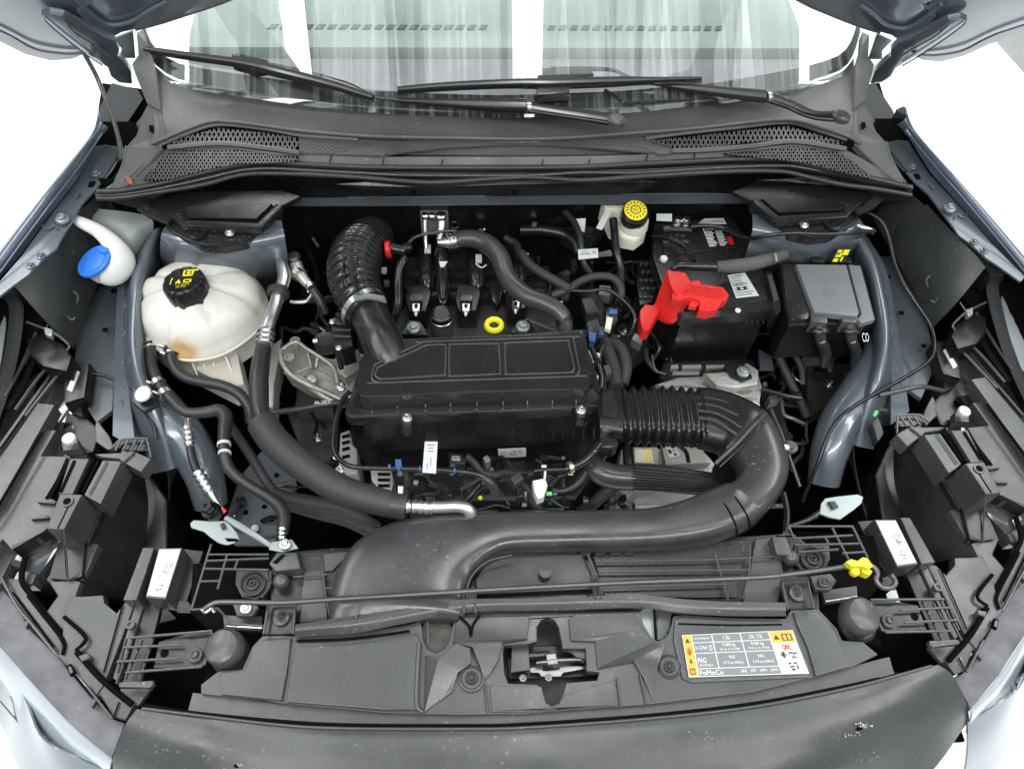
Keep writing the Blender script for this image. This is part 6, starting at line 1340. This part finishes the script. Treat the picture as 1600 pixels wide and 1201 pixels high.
tube('gap_line', sp, VOID, [(1060, 974, .8600), (1146, 976, .8600), (1222, 975, .8600)], 2.6, seg=6)
lathe('screw_dish', sp, PLG, (737, 1060, .857), [(20, -3), (20, 3), (17, 4.5), (15, 2), (0, 2)], seg=28)
bolt((737, 1058, .862), 10, sp, PL)
lathe('screw_dish', sp, PLG, (1046, 1041, .857), [(18, -3), (18, 2), (16, 3.5), (14, 2), (0, 2)], seg=28)
bolt((1046, 1041, .861), 9, sp, PL)
lathe('notch_backing', sp, mat('dusty_brown_plastic', (.055, .050, .042), .6, var=.4, vscale=60, dust=.5), (682, 996, .843), [(29, -2), (29, 0), (0, 0)], seg=24)
lathe('notch_backing', sp, ZNC, (1020, 975, .842), [(27, -2), (27, 0), (0, 0)], seg=24)
tube('notch_rib', sp, VOID, [(1022, 950, .852), (1025, 1000, .852)], 4, seg=6)
plate('notch_tongue', sp, PLG, [(1027, 950), (1050, 955), (1046, 985), (1036, 998), (1027, 1000)], h=.01, z=.848, bev=.002)
tube('notch_rib', sp, PLG, [(668, 966, .857), (669, 1008, .857)], 4, seg=6)
tube('y_rib', sp, VOID, [(718, 963, .869), (733, 978, .869), (735, 996, .869)], 4, seg=6)
tube('y_rib', sp, VOID, [(750, 960, .869), (739, 976, .869), (736, 994, .869)], 4, seg=6)
plate('latch_tray', sp, mat('olive_black_sheet', (.028, .028, .023), .5, var=.3), [(780, 955), (925, 955), (945, 1070), (900, 1112), (830, 1112), (770, 1075)], h=.01, z=.80, bev=0)
# cross ridge
tp = [(462, 975, .872), (500, 969, .872), (586, 957, .873), (650, 947, .874), (720, 936, .875), (820, 935, .875), (920, 932, .875), (986, 927, .875), (1040, 933, .875), (1120, 939, .874), (1228, 941, .873)]
bt = [(459, 993, .866), (500, 990, .866), (560, 986, .867), (630, 972, .868), (706, 957, .869), (773, 951, .869), (820, 951, .869), (987, 947, .869), (1013, 948, .869), (1066, 956, .869), (1146, 960, .868), (1228, 960, .868)]
loft('cross_ridge', sp, PLG, [tp, [((a[0]+b[0])/2, (a[1]+b[1])/2, .8735) for a, b in zip(resample([Vector(p) for p in tp], 12), resample([Vector(p) for p in bt], 12))], bt], n=50, vs=4, thick=.012)
tube('ridge_edge', sp, PLG, [(x, y+1, z-.002) for x, y, z in bt], 2.4, seg=6)
for x in (724, 742): tube('rib', sp, PLG, [(x, 926, .872), (x+1, 958, .874)], 5, seg=6)
for x in (930, 938): tube('rib', sp, PLG, [(x-6, 900, .86), (x, 936, .874)], 5, seg=6)
# radiator fascia behind the ridge (lower level), with ribs
rf = T('radiator_fascia', 'ribbed black plastic radiator top fascia behind the prop rod', 'fascia')
plate('deck', rf, PL, [(440, 862), (520, 855), (1180, 836), (1240, 832), (1275, 860), (1282, 958), (1200, 958), (700, 965), (470, 990), (445, 985), (420, 930), (425, 880)], h=.03, z=.832, bev=.004)
plate('deck_field', rf, PLG, [(1180, 842), (1216, 838), (1225, 900), (1215, 945), (1160, 945), (1172, 890)], h=.01, z=.840, bev=.003)
plate('deck_field', rf, PL, [(742, 905), (760, 876), (790, 862), (910, 864), (918, 885), (930, 920), (745, 928)], h=.012, z=.846, bev=.003)
plate('deck_field', rf, PL, [(925, 866), (1165, 840), (1160, 888), (1150, 932), (945, 935)], h=.01, z=.8395, bev=.003)
plate('deck_field', rf, PLG, [(475, 893), (505, 890), (512, 968), (468, 972)], h=.01, z=.842, bev=.003)
plate('deck_field', rf, PLG, [(505, 865), (550, 860), (520, 890), (508, 892)], h=.01, z=.838, bev=.002)
lathe('dimple', rf, PLG, (852, 893, .858), [(10, -1), (10, .5), (4, 1.5), (0, 2)], seg=20)
for a in ([(930, 877, .85), (1120, 874, .85), (1250, 866, .85)], [(935, 893, .85), (1170, 890, .85)], [(940, 918, .85), (1140, 912, .85)], [(458, 901, .85), (512, 897, .85)], [(503, 919, .85), (520, 918, .85)],
          [(1117, 864, .85), (1127, 900, .85), (1138, 938, .85)], [(1172, 850, .85), (1170, 895, .85), (1160, 935, .85)], [(918, 866, .85), (935, 905, .85), (941, 930, .85)], [(503, 885, .85), (509, 930, .85), (516, 965, .85)]):
    tube('rib', rf, PLG, a, 3.4, seg=6, sub=2)
# screw pockets at both ends
for cx, cy, k in ((438, 966, 0), (1245, 928, 1)):
    q = [(cx-18, cy-26), (cx+24, cy-28), (cx+20, cy+24), (cx-26, cy+24)] if k == 0 else [(cx-24, cy-22), (cx+16, cy-24), (cx+26, cy+22), (cx-14, cy+24)]
    t = T('screw_pocket', ('recessed screw pocket near the left end' if k == 0 else 'recessed screw pocket near the right end')+' of the slam panel cover', 'screw pocket', 'screw pockets')
    plate('floor', t, PL, q, h=.01, z=.858, bev=.001)
    tube('rim', t, PLG, [V3(p, .872) and (p[0], p[1], .872) for p in q+[q[0]]], 5, seg=6, straight=True)
    lathe('washer', t, PLG, (cx+1, cy-2, .862), [(13, -2), (13, 1), (10, 2), (0, 2)], seg=20)
    bolt((cx+1, cy-3, .865), 7, t, PL)
# prop rod with yellow clip
pr = T('bonnet_prop_rod', 'long grey steel bonnet prop rod lying across the front with a hooked right end', 'prop rod')
tube('rod', pr, mat('prop_rod_steel', (.10, .10, .095), .3, metal=.6, var=.15), [(318, 952, .884), (330, 944, .887), (350, 940, .888), (440, 941, .888), (520, 936, .888), (700, 925, .888), (820, 918, .888), (1000, 909, .888), (1180, 902, .888), (1240, 896, .888), (1300, 888, .89), (1345, 881, .89), (1362, 884, .89), (1371, 894, .888), (1369, 906, .885), (1378, 917, .882), (1391, 918, .882), (1399, 911, .884), (1396, 902, .888), (1391, 897, .89)], 8.5, seg=10, sub=5)
tube('pivot_end', pr, STL, [(314, 950, .875), (322, 956, .87), (330, 950, .87), (336, 956, .868)], 7, seg=8)
yc = T('rod_clip', 'bright yellow plastic clip holding the hooked end of the prop rod', 'clip')
plate('wing', yc, YEL, [(1322, 877), (1330, 873), (1340, 876), (1348, 870), (1356, 872), (1364, 884), (1358, 888), (1348, 884), (1330, 884)], h=.012, z=.905, bev=.002)
plate('jaw', yc, YEL, [(1346, 885), (1356, 886), (1364, 892), (1360, 898), (1348, 894)], h=.015, z=.895, bev=.002)
lathe('button', yc, YEL, (1336, 892, .892), [(7.5, -6), (7.5, 2), (5.5, 4), (0, 5)], seg=16)
# bump stops
for k, (cx, cy) in enumerate(((356, 1014), (1336, 965))):
    t = T('bump_stop', 'round grey rubber bonnet buffer at the %s end of the slam panel' % ('left' if k == 0 else 'right'), 'bump stop', 'bonnet bump stops')
    lathe('rubber_cap', t, PLG, (cx, cy, .855), [(24, -2), (29, 2), (29.5, 14), (28, 22), (24, 27), (14, 30), (0, 31)], ax=(.12 if k else -.12, -.1, 1), seg=36)
    lathe('base', t, PL, (cx+4, cy+8, .845), [(30, -8), (30, -2), (26, 2), (0, 2)], seg=24)
# comb brackets
def comb(side):
    t = T('comb_bracket', 'slatted grey plastic bracket between the slam panel and the %s headlamp' % side, 'bracket', 'slatted brackets')
    for a, b in (((203, 996), (332, 985)), ((193, 1011), (284, 1007)), ((183, 1033), (280, 1028)), ((196, 1050), (316, 1041))):
        tube('slat', t, PLG, [(a[0], a[1], .838), (b[0], b[1], .838)], 4.5, seg=6)
    for a, b in (((209, 994), (182, 1068)), ((222, 1000), (196, 1060)), ((240, 996), (218, 1062)), ((197, 938+60), (184, 1050))):
        tube('upright', t, PL, [(a[0], a[1], .832), (b[0], b[1], .832)], 5, seg=6)
    plate('strap', t, PLG, [(181, 1065), (239, 1062), (240, 1068), (234, 1074), (186, 1073)], h=.01, z=.83, bev=.003)
    plate('foot', t, PLG, [(190, 1072), (236, 1074), (218, 1100), (212, 1102), (186, 1082)], h=.008, z=.80, bev=.002)
    plate('bolt_plate', t, PL, [(292, 990), (329, 986), (332, 1000), (322, 1034), (312, 1040), (280, 1042), (240, 1043), (248, 1002)], h=.012, z=.828, bev=.002)
    tube('plate_rim', t, PLG, [(288, 992, .836), (326, 988, .836), (331, 995, .836), (322, 1030, .836), (314, 1039, .836), (270, 1044, .836)], 4.5, seg=6)
    lathe('hole', t, VOID, (257, 1020, .8285), [(6.5, -2), (6.5, .3), (0, .3)], seg=16)
    bolt((305, 1023, .832), 12, t, PLG)
    plate('strip', t, PLD, [(228, 940), (254, 938), (222, 1064), (190, 1068)], h=.01, z=.795, bev=.002)  # darker colour here deepens the shade beneath the slats
    plate('strip', t, PLG, [(213, 938), (226, 940), (186, 1066), (176, 1058)], h=.01, z=.80, bev=.002)
comb('left'); MIR = True; comb('right'); MIR = False
# white labelled boxes beside the headlamps
for k, (Qp, Sp, Dp) in enumerate((([(248, 856), (285, 855), (259, 936), (227, 933)], [(223, 855), (241, 855), (213, 937), (192, 937)], [(285, 857), (318, 860), (292, 938), (259, 937)]),
                                  ([(1366, 811), (1400, 811), (1435, 881), (1402, 886)], [(1407, 808), (1422, 808), (1462, 878), (1440, 881)], [(1340, 814), (1366, 812), (1402, 887), (1380, 890)]))):
    t = T('air_deflector', 'plastic air deflector rail with a long white label beside the %s headlamp' % ('left' if k == 0 else 'right'), 'deflector', 'labelled deflector rails')
    plate('label_rail', t, PLG, Qp, h=.05, z=.835, bev=.002)
    plate('side_rail', t, PLG, Sp, h=.05, z=.83, bev=.002)
    plate('rail_wall', t, PLD, Dp, h=.06, z=.80, bev=.002)
    Q = quad(*Qp, z=.835)
    Q = [bil(Q, u, v) for u, v in ((.05, .03), (.95, .03), (.95, .96), (.05, .96))]
    sticker('label', t, LBL, Q)
    pr_ = []
    random.seed(5+k)
    for i in range(15):
        u = random.uniform(.3, .6); v = random.uniform(.35, .9); pr_.append(rect(u, v, u+random.uniform(.05, .2), v+.018))
    pr_ += [('t', '35R', .55, .3, .9, .42), ('t', '12A', .5, .45, .8, .55)]
    prints('label_print', t, MATS['grey_label'], Q, pr_)
# radiator mounts, small fixings and the ladder grids at the two ends
def ladder(pre, label, xs, segs):
    t = T('ladder_grid', label, 'grid', 'ladder grids')
    for a in segs: tube('bar', t, PLG, [(x, y, .862) for x, y in a], 4, seg=6, straight=True)
    return t
ladder('l', 'thin ladder shaped plastic grid left of the left radiator mount', 0, [[(325, 866), (299, 952)], [(355, 866), (340, 920)], [(322, 876), (420, 872)], [(318, 888), (420, 890)], [(311, 908), (345, 907)], [(325, 866), (420, 866)], [(299, 952), (340, 950), (352, 962), (362, 974), (412, 978)], [(372, 874), (366, 890)], [(330, 850), (325, 866)]])
ladder('r', 'thin ladder shaped plastic grid right of the right radiator mount', 0, [[(1240, 841), (1332, 836)], [(1242, 851), (1342, 849)], [(1332, 822), (1356, 872)], [(1300, 824), (1326, 874)], [(1316, 864), (1350, 862)], [(1248, 862), (1310, 858)], [(1290, 840), (1296, 852)], [(1232, 820), (1240, 841)], [(1232, 822), (1332, 822)]])
for k, (cx, cy) in enumerate(((395, 912), (1270, 873))):
    t = T('radiator_mount', 'round ribbed rubber radiator mount at the %s end of the radiator' % ('left' if k == 0 else 'right'), 'mount', 'radiator mounts')
    s_ = 1 if k == 0 else -1
    plate('plate', t, PLG, [(cx-26*s_, cy-24), (cx+24*s_, cy-22), (cx+27*s_, cy-8), (cx+20*s_, cy+16), (cx+4*s_, cy+25), (cx-18*s_, cy+20), (cx-28*s_, cy)], h=.02, z=.838, bev=.004)
    lathe('bush', t, RUB, (cx, cy, .845), [(20, -2), (20, 3), (17, 4), (15, 1), (12, 1), (11, 5), (8, 6), (7, 2), (5, 2), (4.5, 5), (2.5, 5), (2, 0), (0, 0)], seg=28)
    tube('arm', t, PL, [(cx+28*s_, cy-20, .84), (cx+27*s_, cy+2, .84), (cx+14*s_, cy+22, .84)], 6, seg=6)
    t2 = T('fixing_plate', 'small bolted plastic fixing plate next to the %s radiator mount' % ('left' if k == 0 else 'right'), 'fixing plate', 'fixing plates')
    bx, by = (384, 950) if k == 0 else (1288, 909)
    plate('plate', t2, PLG, [(bx-22, by-10), (bx+10, by-14), (bx+20, by-2), (bx+10, by+12), (bx-14, by+12)], h=.01, z=.85, bev=.003)
    bolt((bx, by, .855), 9, t2, STL if k == 0 else PLG)
    lathe('knob', t2, PLG, (439, 908, .85) if k == 0 else (1236, 871, .85), [(12, -3), (12, 4), (9, 9), (5, 11), (0, 11.5)], seg=24)
for k, pts in enumerate(([(420, 880, .862), (432, 862, .862), (464, 862, .862), (470, 888, .862), (430, 892, .862)], [(1206, 838, .862), (1226, 832, .862), (1240, 868, .862), (1214, 866, .862)])):
    t = T('latch_block', 'squarish black plastic clip block at the %s end of the radiator fascia' % ('left' if k == 0 else 'right'), 'clip block', 'clip blocks')
    plate('block', t, PLG, pts, h=.025, bev=.004)
    plate('slot', t, VOID, [(pts[0][0]+6, pts[0][1]-2), (pts[1][0]+8, pts[1][1]+4), (pts[1][0]+14, pts[1][1]+4), (pts[0][0]+12, pts[0][1])], h=.004, z=.864, bev=0)
# crash beam below the ends
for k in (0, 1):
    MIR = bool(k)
    t = T('front_crossmember', 'metal crossmember end, its deck blackened as gap shade, under the %s bump stop' % ('left' if k == 0 else 'right'), 'crossmember', 'crossmember ends')
    plate('deck', t, VOID, [(300, 880), (430, 862), (450, 1000), (400, 1012), (372, 1046), (318, 1064), (330, 985), (296, 955)], h=.04, z=.812, bev=.004)  # deck coloured black to deepen the shade between the front parts
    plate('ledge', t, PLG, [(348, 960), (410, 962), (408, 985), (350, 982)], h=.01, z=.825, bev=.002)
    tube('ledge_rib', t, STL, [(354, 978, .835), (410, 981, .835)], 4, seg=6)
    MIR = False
# latch
lt = T('bonnet_latch', 'steel bonnet latch with a coil spring inside the cross shaped opening', 'latch')
tube('spring', lt, DKS, [(826, 1024, .832), (858, 1022, .832)], 14, corr=(9, .35), seg=10)
tube('striker_lever', lt, DKS, [(838, 1035, .84), (856, 1033, .842), (870, 1031, .842), (905, 1030, .84), (912, 1034, .838)], [6, 9, 9, 6, 5], seg=8)
plate('lever_plate', lt, DKS, [(853, 1022), (868, 1020), (872, 1036), (856, 1038)], h=.006, z=.846, bev=.001)
plate('guide_plate', lt, DKS, [(828, 1044), (846, 1040), (848, 1048), (874, 1046), (876, 1040), (914, 1040), (914, 1044), (880, 1050), (876, 1056), (846, 1056), (842, 1050), (830, 1050)], h=.004, z=.828, bev=.001)
plate('back_plate', lt, PLD, [(792, 1010), (925, 1008), (930, 1056), (796, 1060)], h=.01, z=.815, bev=.001)
plate('side_plate', lt, PLG, [(800, 1008), (826, 1008), (828, 1046), (798, 1050)], h=.004, z=.836, bev=.001)
plate('side_plate', lt, PLG, [(884, 1016), (916, 1016), (916, 1030), (900, 1026), (894, 1020)], h=.004, z=.845, bev=.001)
bolt((857, 1058, .83), 6, lt, DKS); bolt((817, 1059, .835), 6, lt, DKS)
# ================================================================ warning label on the slam panel
wl = T('refrigerant_label', 'orange, grey and white refrigerant warning label on the slam panel cover', 'label')
Q = quad((1065, 992), (1238, 984), (1264, 1052), (1076, 1058), z=.8612)
Q = [p+Vector((0, 0, .0005)) for p in Q]
sticker('backing', wl, LBL, Q)
def sub(u0, v0, u1, v1): return [bil(Q, u, v)+Vector((0, 0, .0006)) for u, v in ((u0, v0), (u1, v0), (u1, v1), (u0, v1))]
cells = [(.09, .02, .26, .19), (.27, .02, .515, .19), (.525, .02, .77, .19), (.09, .21, .26, .44), (.27, .21, .515, .44), (.525, .21, .77, .44), (.09, .46, .26, .80), (.27, .46, .515, .80), (.525, .46, .77, .80), (.09, .82, .77, .98)]
bm = bmesh.new()
for c in cells: bm.faces.new([bm.verts.new(p) for p in sub(*c)])
o = fin('grey_cells', bm, LGR, wl); o['kind'] = 'stuff'
bm = bmesh.new()
for c in ((.005, .02, .082, .98), (.785, .01, .99, .28)): bm.faces.new([bm.verts.new(p) for p in sub(*c)])
fin('orange_fields', bm, ORG, wl)['kind'] = 'stuff'
prints('white_print', wl, WINK, Q, [('t', 'Use Refrigerant', .10, .07, .24, .14), ('t', '1.5L', .36, .06, .42, .15), ('t', '2.0L / 2.5L', .59, .06, .71, .15),
    ('t', 'R-1234yf', .10, .28, .20, .39), ('t', 'O', .215, .27, .245, .40), ('t', '0.500 kg', .34, .24, .45, .33), ('t', '16 oz (1.10 lbs)', .31, .35, .48, .42),
    ('t', '0.539 kg', .59, .24, .70, .33), ('t', '19.0 oz (1.19 lbs)', .56, .35, .74, .42), ('t', 'PAG', .10, .56, .17, .68), ('t', 'WSS-M2C300-A', .10, .71, .22, .76), ('t', 'PAG', .37, .53, .42, .60), ('t', '3.7 fl oz (108ml)', .31, .66, .48, .74),
    ('t', 'PAG', .62, .53, .67, .60), ('t', '3.4 fl oz (100ml)', .56, .66, .74, .74), ('t', 'FoMoCo', .10, .85, .29, .96), ('t', 'SAE', .44, .86, .49, .93), ('t', 'J639', .52, .86, .57, .93), ('t', 'J2842', .60, .86, .66, .93), ('t', 'J2845', .69, .86, .75, .93)], lift=.0012)
def tri(cx, cy, r): return [('p', [(cx-r, cy+r*2.4), (cx, cy-r*2.4), (cx+r, cy+r*2.4)])]
prints('black_print', wl, INK, Q, tri(.04, .14, .022)+[('t', '*', .02, .30, .065, .48), ('t', 'o', .03, .42, .05, .50), ('p', [(.03, .68), (.04, .55), (.052, .68)]), rect(.018, .80, .062, .82), rect(.018, .92, .062, .94), rect(.018, .80, .024, .94), rect(.056, .80, .062, .94), rect(.038, .80, .042, .94)]+tri(.83, .15, .024)
       + [rect(.88, .08, .97, .10), rect(.88, .22, .97, .24), rect(.88, .08, .89, .24), rect(.96, .08, .97, .24), rect(.92, .08, .93, .24), ('t', 'X', .82, .50, .86, .62), ('t', '+', .815, .48, .87, .64), ('t', '~', .89, .50, .96, .56), ('t', 'A', .90, .58, .95, .66),
          rect(.86, .74, .88, .78), rect(.90, .74, .93, .77), rect(.86, .82, .90, .85), rect(.92, .80, .93, .90), rect(.87, .88, .90, .92)], lift=.0014)
prints('red_print', wl, RINK, Q, [('t', 'o', .85, .33, .88, .44), ('t', 'x', .88, .33, .93, .45), ('t', '/', .86, .34, .90, .46)], lift=.0014)
# ---------------------------------------------------------------- origins: every thing sits on its own base point
def _finish():
    bpy.context.view_layer.update()
    for o in [o for o in COL.objects if o.parent is None and o.type in {'MESH', 'EMPTY'}]:
        if o.type == 'MESH' and o.location.length > 1e-6: continue
        pts = []; stack = [o]
        while stack:
            q = stack.pop(); stack += list(q.children)
            if q.type == 'MESH': pts += [q.matrix_world @ Vector(c) for c in q.bound_box]
        if not pts: continue
        lo = Vector([min(p[i] for p in pts) for i in range(3)]); hi = Vector([max(p[i] for p in pts) for i in range(3)])
        b = Vector(((lo.x+hi.x)/2, (lo.y+hi.y)/2, lo.z))
        if o.type == 'MESH': o.data.transform(Matrix.Translation(-b))
        o.location = b
        for c in o.children: c.location = c.location - b
_finish()
